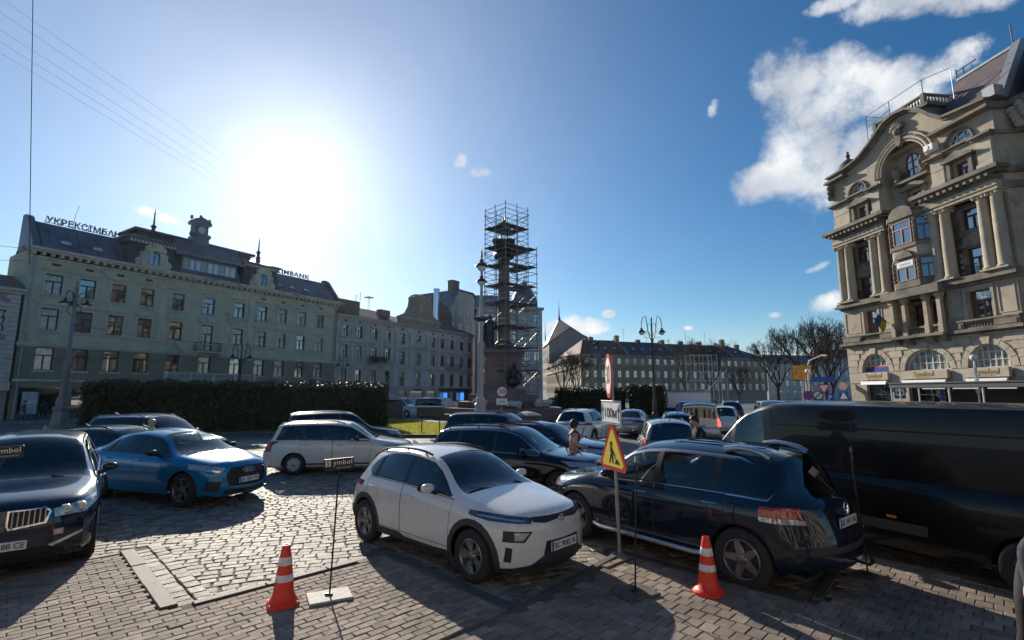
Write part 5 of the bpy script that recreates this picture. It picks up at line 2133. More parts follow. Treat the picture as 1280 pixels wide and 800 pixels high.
m_seat = mat('dark_upholstery', (0.03, 0.03, 0.032), 0.8, vary=0.2, vscale=10)
m_plate = mat('number_plate_white', (0.72, 0.72, 0.70), 0.4, vary=0.08, vscale=20)
m_plate_b = mat('number_plate_blue', (0.02, 0.08, 0.35), 0.4)
m_plate_t = mat('number_plate_black', (0.01, 0.01, 0.01), 0.5)
m_brake = mat('brake_disc_dark', (0.06, 0.058, 0.055), 0.5, metal=0.5)
m_glass = glass('car_glass', (0.38, 0.44, 0.44))
m_glass_w = glass('windscreen_glass', (0.30, 0.37, 0.38))
m_glass_d = glass('privacy_glass', (0.10, 0.11, 0.115))


def paint(name, col, metal=0.0, rough=0.28, dirty=0.05):
 return mat('paint_' + name, col, rough, metal, coat=1.0, spec=.5 if col[0] > .1 else .12, inside=(0.02, 0.02, 0.022), vary=0.02, vscale=1.5, dirt=(tuple(0.8 * c + 0.03 for c in col), dirty * .5, 1.2))


def offset_poly(P, t):
 n = len(P)
 A = sum(P[i][0] * P[(i + 1) % n][1] - P[(i + 1) % n][0] * P[i][1] for i in range(n))
 s = 1 if A > 0 else -1
 out = []
 for i in range(n):
  a, b, c = Vector(P[i - 1]), Vector(P[i]), Vector(P[(i + 1) % n])
  d0, d1 = (b - a).normalized(), (c - b).normalized()
  n0, n1 = Vector((-d0.y, d0.x)) * s, Vector((-d1.y, d1.x)) * s
  m = n0 + n1
  k = max(.35, m.length_squared / 2)
  out.append(tuple(b + m * (t / k)))
 return out


def in_poly(P, a, b):
 return inside(P, a, b)


class Car:
 def __init__(s, **kw):
  s.__dict__.update(kw)
  c = s
  w = c.W / 2
  c.xf = c.fo + c.wb / 2
  c.ax = (c.fo, c.fo + c.wb)
  L = c.L
  if not hasattr(c, 'top'):
   c.top = [(0, c.hz0), (.035, c.hz0 + .05), (.13, c.hz1 - .05), (.4, c.hz1), (c.cowl, c.hz2), (c.header, c.H - .055), (c.header + .65, c.H), (c.roof_end - .35, c.H - c.rdrop * .4), (c.roof_end, c.H - c.rdrop - .02), (c.gl_bot, c.zgb), (L - .05, c.zgb - .1), (L, c.ztail)]
  if not hasattr(c, 'belt'):
   c.belt = [(0, c.hz0 - .1), (.15, c.hz1 - .16), (.6, c.hz1 - .10), (c.cowl, c.b0), (c.roof_end - .25, c.b1), (c.gl_bot, c.zgb - .07), (L - .04, c.zgb - .17), (L, c.ztail - .07)]
  if not hasattr(c, 'hw'):
   c.hw = [(0, .83 * w), (.12, .91 * w), (.4, .97 * w), (.9, w), (L - .9, w), (L - .35, .965 * w), (L - .06, .90 * w), (L, .87 * w)]
  if not hasattr(c, 'rwp'):
   r = c.roofw
   c.rwp = [(0, .72 * w), (.5, .77 * w), (c.cowl, .83 * w), (c.header, r), (c.header + .8, r * 1.01), (c.roof_end, r * .97), (c.gl_bot, .80 * w), (L, .74 * w)]
  c.fz = pchip(c.top)
  c.fb = pchip(c.belt)
  c.fw = pchip(c.hw)
  c.fr = pchip(c.rwp)
  c.fs = pchip(c.sill if hasattr(c, 'sill') else [(0, c.gc + .02), (.4, c.gc), (L - .5, c.gc), (L, c.gc + .10)])
  c.ff = pchip(c.fprof if hasattr(c, 'fprof') else [(0, .10), (c.gc, .07), (.42, .0), (.62, .005), (c.hz0, .05), (c.hz0 + .3, .12)])
  c.fq = pchip(c.rprof if hasattr(c, 'rprof') else [(0, .10), (c.gc + .05, .07), (.45, .0), (.65, .02), (c.ztail, .06), (c.ztail + .4, .09)])

 def section(c, d):
  w, zb, zt, zs, rw = c.fw(d), c.fb(d), c.fz(d), c.fs(d), c.fr(d)
  zb = min(zb, zt - .03)
  hb = zb - zs
  h = zt - zb
  cr = min(c.crown, .4 * h)
  ctrl = [(w - .13, zs), (w - .04, zs + .05), (w - .004, zs + .30 * hb), (w, zs + .55 * hb), (w - .006, zs + .74 * hb), (w - .03, zs + .9 * hb), (w - .085, zb)]
  pts = [ctrl[0], ctrl[1]]
  for i in range(1, len(ctrl) - 1):
   p0, p1, p2 = ctrl[i - 1], ctrl[i], ctrl[i + 1]
   p3 = ctrl[min(i + 2, len(ctrl) - 1)]
   for t in (.5, 1.0):
    q = []
    for k in (0, 1):
     q.append(.5 * ((2 * p1[k]) + (-p0[k] + p2[k]) * t + (2 * p0[k] - 5 * p1[k] + 4 * p2[k] - p3[k]) * t * t + (-p0[k] + 3 * p1[k] - 3 * p2[k] + p3[k]) * t ** 3))
    pts.append(tuple(q))
  p4 = pts[-1]
  rw = min(rw, p4[0] - .01)
  p5 = (rw, zt - cr)
  ln = math.hypot(p5[0] - p4[0], p5[1] - p4[1])
  t5 = 1 - min(.22, .07 / max(ln, .01))
  for k in range(1, 5):
   t = t5 * k / 4
   bu = c.bulge * math.sin(PI * t) * min(1, h / .4)
   pts.append((p4[0] + (p5[0] - p4[0]) * t + bu, p4[1] + (p5[1] - p4[1]) * t))
  pa = pts[-1]
  pc = (rw - .075, zt - cr * ((rw - .075) / rw) ** 2.3)
  pm = (.25 * pa[0] + .5 * p5[0] + .25 * pc[0], .25 * pa[1] + .5 * p5[1] + .25 * pc[1])
  pts.append(pm)
  c.jpc = len(pts)
  pts.append(pc)
  for f in (.78, .55, .3, 0.0):
   y = pc[0] * f
   pts.append((y, zt - cr * (y / rw) ** 2.3 if rw > 0 else zt))
  return pts

 def deform(c, d, y, z):
  w = c.fw(min(max(d, .0), c.L))
  dd = d
  if d < .9:
   k = (1 - d / .9) ** 1.4
   dd += k * (c.fplan * min(1.15, abs(y) / (c.W / 2 * .86)) ** 2.7 + c.ff(z))
  if d > c.L - .8:
   k = (1 - (c.L - d) / .8) ** 1.4
   dd -= k * (c.rplan * min(1.15, abs(y) / (c.W / 2 * .86)) ** 2.7 + c.fq(z))
  return (c.xf - dd, y, z)

 def side_y(c, d, z):
  P_ = c.section(d)
  for a, b in zip(P_, P_[1:]):
   if a[1] <= z <= b[1]:
    t = (z - a[1]) / max(1e-6, b[1] - a[1])
    return a[0] + (b[0] - a[0]) * t
  return P_[5][0]

 def zside(c, d):
  zb, zt = c.fb(d), c.fz(d)
  return zt - min(c.crown, .4 * (zt - zb))

 # ------------------------------------------------------------ polygons of the side glass
 def dlo(c, g=0.0):
  d0, d1b, d1t = c.win_front, c.win_rear_bot, c.win_rear_top
  n = 9
  bot = [(d0 + (d1b - d0) * k / n, c.fb(d0 + (d1b - d0) * k / n) + .03 - g) for k in range(n + 1)]
  topl = []
  for k in range(n + 1):
   d = d1t + (d0 - d1t) * k / n
   z = c.zside(d) - .055 + g
   zb = c.fb(d) + .03 - g
   if z > zb + .05:
    topl.append((d, z))
  if hasattr(c, 'dlo_tail'):
   topl = list(c.dlo_tail) + [p for p in topl if p[0] < min(q[0] for q in c.dlo_tail) - .03]
  return bot + topl

 def clip(c, P, d0, d1):
  def cut(P, x, keep_less):
   out = []
   n = len(P)
   for i in range(n):
    a, b = P[i], P[(i + 1) % n]
    ia = (a[0] <= x) == keep_less
    ib = (b[0] <= x) == keep_less
    if ia:
     out.append(a)
    if ia != ib:
     t = (x - a[0]) / (b[0] - a[0])
     out.append((x, a[1] + (b[1] - a[1]) * t))
   return out
  return cut(cut(P, d1, True), d0, False)

 # ------------------------------------------------------------ body
 def build(c, name, label, col, cat='car', group=None, detail=2, plate=None, rear_plate=None, wheel='five', wheel_mat=None, seed=1):
  root = thing(name, label, cat, (0, 0, 0), 0, group)
  L = c.L
  ds = {0, .03, .08, .15, .24, c.cowl, c.header, c.roof_end, c.gl_bot, c.rg0, c.rg1, L, L - .03, L - .08, L - .15, L - .24}
  k = .24
  step = .11 if detail > 1 else .16
  while k < L - .24:
   if all(abs(k - e) > .045 for e in ds):
    ds.add(k)
   k += step
  ds = sorted(ds)
  secs = [c.section(d) for d in ds]
  J = len(secs[0])
  jp = c.jpc
  bm = bmesh.new()
  tl = bm.faces.layers.int.new('tag')
  TAGS = {'paint': 0}

  def T(n):
   return TAGS.setdefault(n, len(TAGS))
  V = []
  for d, P_ in zip(ds, secs):
   V.append([bm.verts.new(c.deform(d, y, z)) for (y, z) in P_])
  for i in range(len(ds) - 1):
   m = (ds[i] + ds[i + 1]) / 2
   for j in range(J - 1):
    try:
     f = bm.faces.new((V[i][j], V[i][j + 1], V[i + 1][j + 1], V[i + 1][j]))
    except ValueError:
     continue
    if j >= jp:
     if c.cowl < m < c.header:
      f[tl] = T('windshield')
     elif c.rg0 < m < c.rg1 and not c.no_rear_glass:
      f[tl] = T('rear_window')
  # end caps
  for (i, flip) in ((0, False), (len(ds) - 1, True)):
   P_ = secs[i]
   m = 7
   G_ = []
   for j in range(J):
    y, z = P_[j]
    row = [bm.verts.new(c.deform(ds[i], y * q / m, z)) for q in range(m)] + [V[i][j]]
    G_.append(row)
   for j in range(J - 1):
    if P_[j + 1][1] - P_[j][1] < 1e-4:
     continue
    for q in range(m):
     vs = (G_[j][q], G_[j][q + 1], G_[j + 1][q + 1], G_[j + 1][q])
     try:
      bm.faces.new(vs if flip else vs[::-1])
     except ValueError:
      pass
  bmesh.ops.remove_doubles(bm, verts=bm.verts[:], dist=1e-5)
  bmesh.ops.dissolve_degenerate(bm, edges=bm.edges[:], dist=1e-6)
  bm.normal_update()
  # make sure normals look outwards
  for f in bm.faces:
   cc = f.calc_center_median()
   o = Vector((0, cc.y, cc.z - .75))
   if cc.x > c.xf - .9:
    o.x = cc.x - (c.xf - 1.2)
   elif cc.x < c.xf - L + .9:
    o.x = cc.x - (c.xf - L + 1.2)
   if f.normal.dot(o) < 0:
    f.normal_flip()
  bm.normal_update()

  def cut(kind, P_, tag, cutonly=False, rng=None):
   lo0, hi0 = min(p[0] for p in P_) - .2, max(p[0] for p in P_) + .2
   lo1, hi1 = min(p[1] for p in P_) - .2, max(p[1] for p in P_) + .2

   def coord(v):
    if kind == 'side':
     return c.xf - v.x, v.z
    if kind in ('front', 'rear'):
     return v.y, v.z
    return c.xf - v.x, v.y

   def ok(f):
    n_ = f.normal
    cc = f.calc_center_median()
    a, b = coord(cc)
    if not (lo0 < a < hi0 and lo1 < b < hi1):
     return False
    if kind == 'side':
     return n_.y > .3 and (rng is None or rng[0] < cc.x)
    if kind == 'front':
     return n_.x > .12 and cc.x > c.xf - 1.1
    if kind == 'rear':
     return n_.x < -.12 and cc.x < c.xf - L + 1.1
    return n_.z > .5
   fs = [f for f in bm.faces if ok(f)]
   n = len(P_)
   for i in range(n):
    a, b = P_[i], P_[(i + 1) % n]
    e = (b[0] - a[0], b[1] - a[1])
    if abs(e[0]) + abs(e[1]) < 1e-6:
     continue
    # only the faces near this edge
    near = [f for f in fs if f.is_valid]
    sel = []
    ea, eb = min(a[0], b[0]) - .16, max(a[0], b[0]) + .16
    fa, fb_ = min(a[1], b[1]) - .16, max(a[1], b[1]) + .16
    for f in near:
     q = coord(f.calc_center_median())
     if ea <= q[0] <= eb and fa <= q[1] <= fb_:
      sel.append(f)
    if not sel:
     continue
    if kind == 'side':
     co, no = Vector((c.xf - a[0], 0, a[1])), Vector((e[1], 0, e[0]))
    elif kind in ('front', 'rear'):
     co, no = Vector((0, a[0], a[1])), Vector((0, -e[1], e[0]))
    else:
     co, no = Vector((c.xf - a[0], a[1], 0)), Vector((e[1], e[0], 0))
    if no.length < 1e-9:
     continue
    no.normalize()
    geom = list({v for f in sel for v in f.verts}) + list({ed for f in sel for ed in f.edges}) + sel
    r_ = bmesh.ops.bisect_plane(bm, geom=geom, dist=1e-5, plane_co=co, plane_no=no)
    fs = list({*[f for f in fs if f.is_valid], *[g_ for g_ in r_['geom'] if isinstance(g_, bmesh.types.BMFace) and g_.is_valid]})
   if not cutonly:
    t = T(tag)
    for f in fs:
     if f.is_valid and ok(f):
      a, b = coord(f.calc_center_median())
      if in_poly(P_, a, b):
       f[tl] = t

  R = c.r + c.arch
  # side: trim, glass, doors, cladding, arches
  D = c.dlo(.022)
  if c.chrome:
   cut('side', c.dlo(.04), 'chrome')
  cut('side', D, 'trim')
  G_ = c.dlo(0)
  bs = [0] + list(c.pillars) + [99]
  for k in range(len(bs) - 1):
   a = bs[k] + (.045 if k else 0)
   b = bs[k + 1] - (.045 if k < len(bs) - 2 else 0)
   P_ = c.clip(G_, a, b)
   if len(P_) >= 3:
    cut('side', P_, 'win%d' % k)
  zs = c.gc
  for k, (d0, d1) in enumerate(c.doors):
   za = zs + c.sillh
   zb0, zb1 = c.fb(d0) + .0, c.fb(d1) + .0
   q = [(d0 + .05, za), (d1, za), (d1, zb1), ((d0 + d1) / 2, c.fb((d0 + d1) / 2)), (d0, zb0)]
   rx = c.ax[1]
   if d1 > rx - R:
    q = [(d0, za), (rx - R - .03, za), (rx - R * .8, c.r + R * .62), (min(d1, rx - .05), c.r + R + .04), (d1, zb1), ((d0 + d1) / 2, c.fb((d0 + d1) / 2)), (d0, zb0)]
   cut('side', q, 'seam')
   cut('side', offset_poly(q, .009), 'door%d' % k)
  if c.clad:
   cut('side', [(c.ax[0] - .2, zs - .1), (c.ax[1] + .2, zs - .1), (c.ax[1] + .2, zs + c.clad), (c.ax[1] - 1.0, zs + c.clad), (c.ax[1] - 1.15, zs + c.clad * .7), (c.ax[0] + .8, zs + c.clad * .7), (c.ax[0] - .2, zs + c.clad)], 'clad')
  n = 22
  for axd in c.ax:
   if c.clad:
    rr = R + .085
    cut('side', [(axd + rr * math.cos(2 * PI * q / n), c.r + rr * math.sin(2 * PI * q / n)) for q in range(n)], 'clad')
   cut('side', [(axd + R * math.cos(2 * PI * q / n), c.r + R * math.sin(2 * PI * q / n)) for q in range(n)], 'hole')
  for (kind, P_, tag) in c.cuts:
   cut(kind, P_, tag)
  bmesh.ops.delete(bm, geom=[f for f in bm.faces if f[tl] == TAGS.get('hole', -1)], context='FACES')
  # drop what the circle cut into the sill below the arch
  bm.normal_update()
  # ---- loop normals with a crease angle
  cosl = math.cos(rad(34))
  LN = {}
  for f in bm.faces:
   nf = f.normal
   for lp in f.loops:
    nn = Vector()
    for g_ in lp.vert.link_faces:
     if g_.normal.dot(nf) > cosl:
      nn += g_.normal * g_.calc_area()
    if lp.vert.co.y < 1e-4:
     nn.y = 0
    LN[lp] = nn.normalized() if nn.length > 1e-9 else nf.copy()
  inv = {v: k for k, v in TAGS.items()}
  byt = {}
  for f in bm.faces:
   byt.setdefault(inv[f[tl]], []).append(f)

  def part(faces, nm, mats, parent, sides=(1, -1), push=0.0):
   vs, fs, ns = [], [], []
   for sgn in sides:
    idx = {}
    for f in faces:
     lp = list(f.loops)
     if sgn < 0:
      lp = lp[::-1]
     row = []
     for l_ in lp:
      v = l_.vert
      if v not in idx:
       idx[v] = len(vs)
       n_ = LN[l_]
       p_ = v.co - n_ * push
       vs.append((p_.x, p_.y * sgn, p_.z))
      row.append(idx[v])
      n_ = LN[l_]
      ns.append((n_.x, n_.y * sgn, n_.z))
     fs.append(row)
   me = bpy.data.meshes.new(nm)
   me.from_pydata(vs, [], fs)
   for m_ in (mats if isinstance(mats, list) else [mats]):
    me.materials.append(m_)
   me.polygons.foreach_set('use_smooth', [True] * len(fs))
   me.normals_split_custom_set(ns)
   me.update()
   return link(nm, me, parent)
  body = part(byt.get('paint', []), 'body', col, root)
  GL = c.glassmats
  for tg, fs in byt.items():
   if tg == 'seam':
    part(fs, 'panel_gap', m_black, root)
   elif tg == 'trim':
    for sg in (1, -1):
     part(fs, 'window_trim', m_black, root, (sg,))
   elif tg == 'chrome':
    for sg in (1, -1):
     part(fs, 'chrome_trim', m_chrome, root, (sg,))
   elif tg == 'clad':
    part(fs, 'cladding', m_clad, root)
   elif tg == 'windshield':
    part(fs, 'windscreen', m_glass_w if detail > 0 else m_glass_d, root)
   elif tg == 'rear_window':
    part(fs, 'rear_window', GL[1], root)
   elif tg == 'head':
    for sg in (1, -1):
     part(fs, 'headlight', c.lampmat, root, (sg,))
   elif tg == 'drl':
    for sg in (1, -1):
     part(fs, 'running_light', m_drl, root, (sg,))
   elif tg == 'fog':
    for sg in (1, -1):
     part(fs, 'fog_light', m_lamp, root, (sg,))
   elif tg == 'tail':
    for sg in (1, -1):
     part(fs, 'tail_light', c.tailmat, root, (sg,))
   elif tg == 'tailw':
    for sg in (1, -1):
     part(fs, 'reversing_light', m_lamp, root, (sg,))
   elif tg == 'grille':
    part(fs, 'grille', m_black, root, push=.02)
   elif tg == 'grille_rim':
    part(fs, 'grille_rim', m_chrome if c.chrome else m_black, root)
   elif tg == 'vent':
    part(fs, 'air_intake', m_black, root)
   elif tg == 'bumper':
    part(fs, 'bumper', m_clad, root)
   elif tg == 'bonnet':
    part(fs, 'bonnet', col, root)
   elif tg == 'strip':
    part(fs, 'chrome_strip', m_chrome, root)
  for k in range(len(c.doors)):
   fs = byt.get('door%d' % k)
   if not fs:
    continue
   for sg in (1, -1):
    dr = part(fs, 'door', col, root, (sg,))
    wf = byt.get('win%d' % k)
    if wf:
     part(wf, 'door_window', GL[0] if k == 0 else GL[1], dr, (sg,))
    if detail > 0:
     d0, d1 = c.doors[k]
     dh = d1 - .2
     zh = c.fb(dh) - c.handle
     y = c.side_y(dh, zh)
     hb_ = MB()
     x = c.xf - dh
     hb_.path([(x + .11, (y + .002) * sg, zh), (x + .09, (y + .035) * sg, zh + .003), (x - .06, (y + .038) * sg, zh + .004), (x - .09, (y + .004) * sg, zh)], [.012, .016, .016, .012], 6)
     hb_.build('door_handle', m_chrome if c.chrome else col, dr, 50)
  for k in range(len(c.doors), 4):
   wf = byt.get('win%d' % k)
   if wf:
    for sg in (1, -1):
     part(wf, 'side_window', GL[1], root, (sg,))
  bm.free()
  # ---- underside, arch liners
  ub = MB()
  w = c.W / 2
  ub.box(c.xf - L + .25, c.xf - .25, -w + .16, w - .16, c.gc + .02, c.gc + .06)
  for axd in c.ax:
   x = c.xf - axd
   for sg in (1, -1):
    P_ = [(x + R * 1.0 * math.cos(PI * q / 12 - .05), c.r + R * math.sin(PI * q / 12 - .05)) for q in range(13)]
    for (a, b) in zip(P_, P_[1:]):
     ub.add([(a[0], sg * (w - .03), a[1]), (b[0], sg * (w - .03), b[1]), (b[0], sg * (w - .42), b[1]), (a[0], sg * (w - .42), a[1])], [(0, 1, 2, 3)])
    ub.add([(p[0], sg * (w - .42), p[1]) for p in P_], [tuple(range(13))])
  ub.build('underbody', m_black, root)
  # ---- cabin
  if detail > 0:
   it = MB()
   zf = c.gc + .12
   hs = c.fb(c.header + .3) - .02
   xs = c.xf - (c.header + .55)
   for row, x in enumerate([xs, xs - .85] if c.rows > 1 else [xs]):
    for y in ((-.37, .37) if row == 0 else (-.42, 0, .42)):
     Mx = Matrix.Translation((x, y, zf)) @ Matrix.Rotation(rad(-14), 4, 'Y')
     it.bevel_box(-.14, .0, -.23, .23, .25, hs - zf + .10, .05, 0, Mx)
     it.bevel_box(-.10, -.0, -.13, .13, hs - zf + .13, hs - zf + .32, .04, 0, Mx)
     it.bevel_box(x - .1, x + .42, y - .24, y + .24, zf, zf + .3, .05)
   it.bevel_box(c.xf - c.header - .15, c.xf - c.cowl - .02, -w + .2, w - .2, c.fb(c.cowl) - .3, c.fb(c.cowl) - .03, .05)
   sw_ = Matrix.Translation((c.xf - c.header - .2, .37, c.fb(c.cowl) + .0)) @ Matrix.Rotation(rad(-62), 4, 'Y')
   it.path([tuple(sw_ @ Vector((.18 * math.cos(2 * PI * k / 14), .18 * math.sin(2 * PI * k / 14), 0))) for k in range(15)], .016, 5)
   it.ball(tuple(sw_ @ Vector((0, 0, .02))), .07, .07, .05, 8)
   it.build('interior', m_seat, root)
   # mirrors
   for sg in (1, -1):
    dm = c.win_front + .32
    zm = c.fb(dm) + c.mirz
    y = c.side_y(dm, c.fb(dm)) + .02
    x = c.xf - dm
    mm = MB()
    mm.ball((x - .02, (y + .14) * sg, zm), .075, .118, .064, 12)
    o = mm.build('mirror', c.mirmat or col, root, 60)
    ma = MB()
    ma.path([(x - .03, (y - .06) * sg, zm - .1), (x - .02, (y + .05) * sg, zm - .06), (x - .02, (y + .12) * sg, zm - .03)], [.035, .03, .03], 6)
    ma.add([(x - .105, (y + .15 + .11 * math.cos(t * PI / 5)) * sg, zm + .062 * math.sin(t * PI / 5)) for t in range(10)], [tuple(range(10)) if sg > 0 else tuple(range(9, -1, -1))])
    ma.build('mirror_arm', m_black, o)
   wp = MB()
   dz = [(c.cowl - .02, .62 * w), (c.cowl + .16, -.02)]
   for sg in (1, -.4):
    a = c.cowl + .02
    b = c.cowl + .07
    wp.path([(c.xf - a, sg * .5 * w, c.fz(a) - .01), (c.xf - b, (sg - .5) * .7 * w, c.fz(b) + .012)], .009, 4)
   wp.build('wiper', m_black, root)
  if c.rails:
   for sg in (1, -1):
    rl = MB()
    a, b = c.header + .12, c.roof_end - .08
    P_ = []
    n = 9
    for k in range(n + 1):
     d = a + (b - a) * k / n
     e = math.sin(PI * min(1, max(0, min(k, n - k) / 1.2)) / 2)
     P_.append((c.xf - d, (c.fr(d) - .05) * sg, c.fz(d) - min(c.crown, .1) * .8 + .015 + c.railh * e))
    rl.path(P_, .018, 6)
    for k in (1, n // 2, n - 1):
     rl.tube(P_[k], (P_[k][0], P_[k][1], P_[k][2] - c.railh - .02), .014, n=5)
    rl.build('roof_rail', c.rails, root, 50)
  if detail > 0 and c.fin:
   fn = MB()
   d = c.roof_end - .35
   fn.prism([(c.xf - d + .1, c.fz(d) - .01), (c.xf - d - .08, c.fz(d) - .02), (c.xf - d - .09, c.fz(d) + .06)], -.018, .018, 'y')
   fn.build('aerial_fin', col, root)
  # ---- wheels
  wm = wheel_meshes(wheel, c.r, c.tw, wheel_mat or m_alloy, detail)
  for axd in c.ax:
   for sg in (1, -1):
    o = link('wheel', wm[0], root, (c.xf - axd, sg * (w - c.tw / 2 - .012), c.r), (0, 0, 0 if sg > 0 else PI))
    link('rim', wm[1], o)
    if len(wm) > 2:
     link('hub_cap', wm[2], o)
  # ---- plates
  if plate:
   number_plate(root, plate, c.xf - c.ff(c.plate_z) + .012, 0, c.plate_z, 1)
  if rear_plate:
   number_plate(root, rear_plate, c.xf - L + c.fq(c.rplate_z) - .012, 0, c.rplate_z, -1)
  root['front'] = 0
  del root['front']
  return root


def number_plate(root, txt, x, y, z, f):
 p = MB()
 w, h = .26, .056
 if f > 0:
  p.bevel_box(x - .012, x, y - w, y + w, z - h, z + h, .003)
  Mt = Matrix(((0, 0, 1, x + .0012), (1, 0, 0, y + .02), (0, 1, 0, z - .002), (0, 0, 0, 1)))
 else:
  p.bevel_box(x, x + .012, y - w, y + w, z - h, z + h, .003)
  Mt = Matrix(((0, 0, -1, x - .0012), (-1, 0, 0, y - .02), (0, 1, 0, z - .002), (0, 0, 0, 1)))
 o = p.build('number_plate', m_plate, root)
 s_ = MB()
 xx = x + .001 * f
 s_.box(min(xx, xx - .01 * f), max(xx, xx - .01 * f), y - (w - .003) if f > 0 else y + w - .043, y - w + .043 if f > 0 else y + w - .003, z - h + .003, z + h - .003)
 s_.build('plate_band', m_plate_b, o)
 me = text_mesh(txt, .098, .001, bold=.001)
 xs = [v.co.x for v in me.vertices]
 k = .43 / (max(xs) - min(xs))
 me.transform(Matrix.Diagonal((k, 1, 1, 1)))
 me.transform(Mt)
 me.materials.clear()
 me.materials.append(m_plate_t)
 link('plate_letters', me, o)
 return o


WHEELS = {}


def wheel_meshes(style, r, tw, m, detail):
 key = (style, round(r, 3), round(tw, 3), m.name)
 if key in WHEELS:
  return WHEELS[key]
 RY = Matrix.Rotation(-PI / 2, 4, 'X')      # lathe z -> +y (outer face)
 h = tw / 2
 rr = r * c_rim(style)
 t = MB()
 t.lathe([(rr, h - .012), (rr + .012, h - .002), (rr + .03, h), (r - .05, h - .002), (r - .02, h - .012), (r - .006, h - .03), (r, h - .055), (r, 0), (r, -h + .055), (r - .006, -h + .03), (r - .03, -h + .005), (rr, -h + .01)], 36, 0, RY, cap=False)
 tm = t.mesh('wheel', m_tyre, 40)
 g = MB()
 g.lathe([(rr - .002, h - .012), (rr - .012, h - .006), (rr - .022, h - .018), (rr - .03, h - .05), (rr - .035, -h + .02)], 36, 0, RY, cap=False)
 g.lathe([(0, h - .085), (rr - .034, h - .085)], 24, 1, RY, cap=False)
 n, kind = {'five': (5, 'spoke'), 'ten': (10, 'spoke'), 'twin': (5, 'twin'), 'blade': (5, 'blade'), 'steel': (7, 'slot'), 'six': (6, 'spoke')}[style]
 for k in range(n):
  A = Matrix.Rotation(2 * PI * k / n + .3, 4, 'Y')

  def spoke(a0, a1, w0, w1, y0, y1, skew=0.0):
   P_ = []
   for (rad_, w_, y_) in ((a0, w0, y0), ((a0 + a1) / 2, (w0 * .8 + w1 * .2), (y0 * .55 + y1 * .45)), (a1, w1, y1)):
    for s_ in (-1, 1):
     for (e, dy) in ((1.0, -.022), (.7, 0)):
      P_.append(A @ Vector((s_ * w_ * e + skew * rad_, y_ + dy, rad_)))
   for q in range(2):
    o = q * 4
    b = len(g.v)
    g.add(P_[o:o + 8], [(1, 3, 7, 5), (0, 1, 5, 4), (3, 2, 6, 7)], 0)
  if kind == 'spoke':
   w0 = .034 if n > 7 else .058
   w1 = .017 if n > 7 else .036
   spoke(.045, rr - .018, w0 if n < 8 else .022, w1, h - .03, h - .022)
  elif kind == 'twin':
   spoke(.045, rr - .018, .022, .016, h - .03, h - .02, .16)
   spoke(.045, rr - .018, .022, .016, h - .03, h - .02, -.16)
  elif kind == 'blade':
   spoke(.05, rr - .018, .03, .068, h - .03, h - .02, .12)
   spoke(.06, rr - .02, .016, .02, h - .045, h - .04, -.3)
  else:
   spoke(.06, rr - .018, .075, .06, h - .03, h - .026)
 g.lathe([(.0, h - .014), (.045, h - .016), (.062, h - .024), (.075, h - .05)], 16, 0, RY, cap=False)
 for k in range(5):
  a = 2 * PI * k / 5
  g.lathe([(.0, .0), (.010, .0), (.012, -.012)], 6, 1, Matrix.Translation((.052 * math.cos(a), h - .0155, .052 * math.sin(a))) @ RY)
 gm = g.mesh('rim', [m, m_brake], 40)
 hc = MB()
 hc.lathe([(0, h - .009), (.024, h - .0095), (.028, h - .014)], 14, 0, RY)
 WHEELS[key] = (tm, gm, hc.mesh('hub_cap', m_alloy_d, 40)) if detail > 1 else (tm, gm)
 return WHEELS[key]


def c_rim(style):
 return .70 if style in ('twin', 'ten') else .655


BASE = dict(W=1.82, H=1.6, fo=.88, wb=2.65, r=.34, tw=.225, arch=.045, gc=.2, hz0=.74, hz1=.93, hz2=1.05, cowl=1.12, header=1.95, rdrop=.08, b0=.98, b1=1.06, ztail=.72, crown=.085, bulge=.018, roofw=.58, fplan=.24, rplan=.16,
   chrome=False, clad=0, rails=None, railh=.035, fin=True, rows=2, handle=.13, sillh=.1, mirz=.09, mirmat=None, cuts=[], lampmat=m_lamp, tailmat=m_tail, glassmats=(m_glass, m_glass_d), no_rear_glass=False, plate_z=.42, rplate_z=.80)


def spec(**kw):
 d = dict(BASE)
 d.update(kw)
 return Car(**d)


def place(root, c, pf, pr, side):
 """stand the car so that its wheels on one side (+1 left, -1 right) touch the ground at pf (front) and pr (rear)"""
 pf, pr = Vector(pf), Vector(pr)
 d = (pf - pr).normalized()
 left = Vector((-d.y, d.x))
 mid = (pf + pr) / 2 - left * side * (c.W / 2 - c.tw / 2 - .012)
 root.location = (mid.x, mid.y, 0.004)
 root.rotation_euler = (0, 0, math.atan2(d.y, d.x))


def place_c(root, x, y, az):
 root.location = (x, y, 0.004)
 root.rotation_euler = (0, 0, rad(90 - az))
# ------------------------------------------------------------------ the cars of the square
P_white = paint('white', (0.66, 0.655, 0.64))
